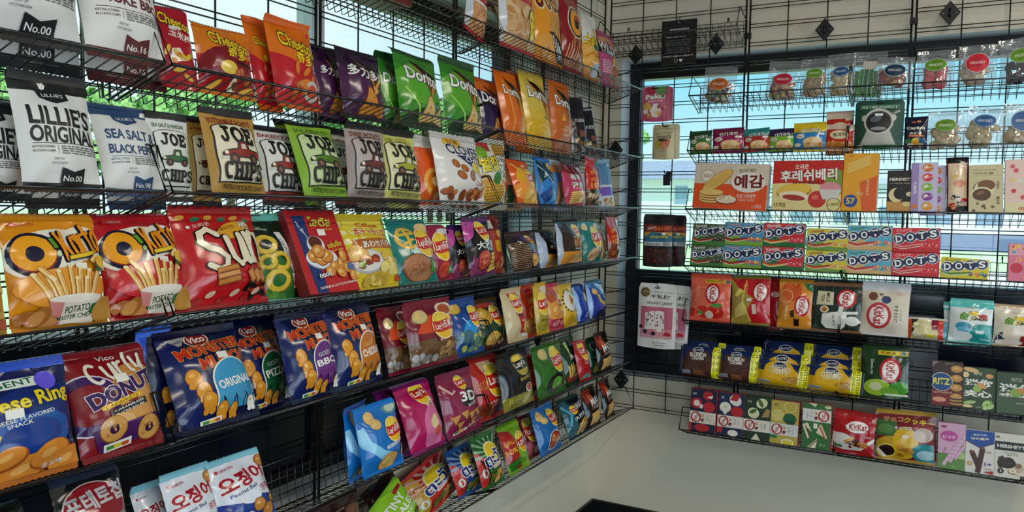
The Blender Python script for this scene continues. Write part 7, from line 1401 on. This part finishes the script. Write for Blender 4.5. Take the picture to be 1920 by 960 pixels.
('H',-0.383,-0.200,1.710,0.118,0.148,0,-0.3,'standup','zero',"beige matte pouch hanging under the pink pouches",{'t': 0.03}),
('H',-0.403,-0.140,1.255,0.115,0.221,0,1.1,'standup','blackgum',"black gummy bag hanging half hidden behind its twin",{'t': 0.02}),
('H',-0.359,-0.200,1.253,0.131,0.225,0,-0.1,'standup','blackgum',"black gummy bag with colourful header, in full view",{'t': 0.02}),
('H',-0.406,-0.150,0.901,0.155,0.275,0,3.0,'standup','nougat',"white nougat pouch half hidden behind its twin",{'t': 0.02}),
('H',-0.366,-0.210,0.905,0.167,0.277,0,0.5,'standup','nougat',"white nougat pouch with pink picture, in full view",{'t': 0.02}),
('L',-2.708,-0.117,1.698,0.189,0.270,6,0.2,'bag','lil00a',"twin behind the big white chip bag with black number tag",{'t': 0.028}),
('L',-2.521,-0.117,1.698,0.163,0.275,13,-0.0,'bag','lil16',"twin behind the big white chip bag with dark red number tag",{'t': 0.028}),
('L',-2.647,-0.117,1.473,0.132,0.228,10,-0.4,'bag','lil00',"twin behind the white chip bag with tall black lettering",{'t': 0.028}),
('L',-2.506,-0.117,1.473,0.118,0.199,15,-0.3,'bag','lil98',"twin behind the white chip bag with slate blue lettering",{'t': 0.028}),
('L',-1.821,-0.117,1.473,0.138,0.215,5,-0.4,'bag','joe_p',"twin behind the mauve grey truck bag",{'t': 0.028}),
('L',-1.678,-0.117,1.473,0.152,0.217,9,-0.5,'bag','joe_y',"twin behind the pale yellow truck bag",{'t': 0.028}),
('L',-1.370,-0.117,1.473,0.212,0.236,11,0.6,'bag','clover',"twin behind the white almond chip bag",{'t': 0.028}),
]
# ------------------------------------------------------------------ set the packages out
CAT = {'bag': ('snack_bag', 'snack bag'), 'box': ('snack_box', 'box'), 'pouch': ('clear_pouch', 'pouch'), 'bar': ('wrapped_snack', 'snack bag'), 'tray': ('biscuit_pack', 'biscuit pack'), 'standup': ('candy_pouch', 'pouch')}
MATTE = {'lil00', 'lil00a', 'lil16', 'lil98', 'joe_g', 'joe_o', 'joe_r', 'joe_l', 'joe_p', 'joe_y', 'wilde', 'kk_white'}
ZN = {}
for n_, (wall, u, d, z, w_, h_, lean, roll, kind, des, label, o) in enumerate(ITEMS):
    t = o.get('t') or min(.062, w_ * .36); seed = n_ * 7 + 3; nm, cat = CAT[kind]
    if kind == 'bag' and 'chip' in label: nm = 'chip_bag'
    if 'cont' in o: r = pouch(nm, w_, h_, .045, des, seed, o['cont'])
    elif kind == 'box': r = box(nm, w_, h_, t, des, seed)
    elif kind == 'tray': r = tray(nm, w_, h_, t, des, seed)
    elif kind == 'standup': r = standup(nm, w_, h_, t, des, seed)
    else: r = bag(nm, w_, h_, t, des, seed, 'matte' if des in MATTE else 'film', *((9, 12) if w_ * h_ < .016 else (12, 16)))
    lf = Matrix.Rotation(-math.radians(lean), 4, 'X') @ Matrix.Rotation(math.radians(roll), 4, 'Y') @ Matrix.Rotation(math.radians(o.get('yaw', 0)), 4, 'Z')
    if wall == 'L': r.matrix_world = Matrix.Translation((u, d, z)) @ lf
    else: r.matrix_world = Matrix.Translation((d, u, z)) @ Matrix.Rotation(-PI / 2, 4, 'Z') @ lf
    tag(r, label, cat, 'packs on the crisp wall' if wall == 'L' else 'pouches hung beside the window' if kind == 'standup' and lean == 0 else 'packs on the candy wall')
# notice hung on the candy grid
nb = empty('notice_board', (-.068, -.385, 2.13)); nb.rotation_euler = (0, 0, -PI / 2); tag(nb, 'black notice with white lettering hung on the candy grid', 'sign')
art = Art(.155 / .19, card); art.small(.24, .775, .78, .835, 1, '#c8c8c8', 3); art.T('What is that you eat?', .42, .62, .58, .05, '#e0e0e0', 0, .02); art.small(.14, .26, .84, .58, 6, '#6a6a6c', 4); art.T('HAVE IT. NEED IT. ENJOY IT!', .5, .18, .86, .05, '#e4e4e4', 0, .03); art.ring(.44, .08, .05, .05, .2, '#c8c8c8'); art.T('♥', .58, .08, .1, .09, '#e4e4e4', 0, .02); art.E(.5, .94, .02, .02, '#b0b0b0')
mb = MB(); mb.mats = [BLACKP]; mb.quadbox((-.0775, -.002, 0), (.0775, .002, .19))
print_on(mb, art, [[Vector((-.0775, -.002, 0)), Vector((.0775, -.002, 0))], [Vector((-.0775, -.002, .19)), Vector((.0775, -.002, .19))]], [0, 1], [0, 1], .0004, .00008); mb.build('board', mb.mats, nb)
mb = MB(); mb.tube([(0, -.003, .185), (0, .0, .2), (0, .016, .205)], .0018, 5); mb.build('hanging_wire', BLACK, nb)
# cartons standing at the high shelf, only their undersides in view
for x, w_, h_, c, lab in ((-2.03, .20, .12, '#4a4a2c', 'olive carton on the highest crisp shelf, seen from below'), (-1.83, .13, .12, '#6a1c1c', 'dark red carton beside the olive one on the highest crisp shelf')):
    DES['carton ' + c] = (lambda d, c=c: (c, c)); r = box('snack_box', w_, h_, .10, 'carton ' + c, 9); r.location = (x, -.15, 2.005); tag(r, lab, 'box')
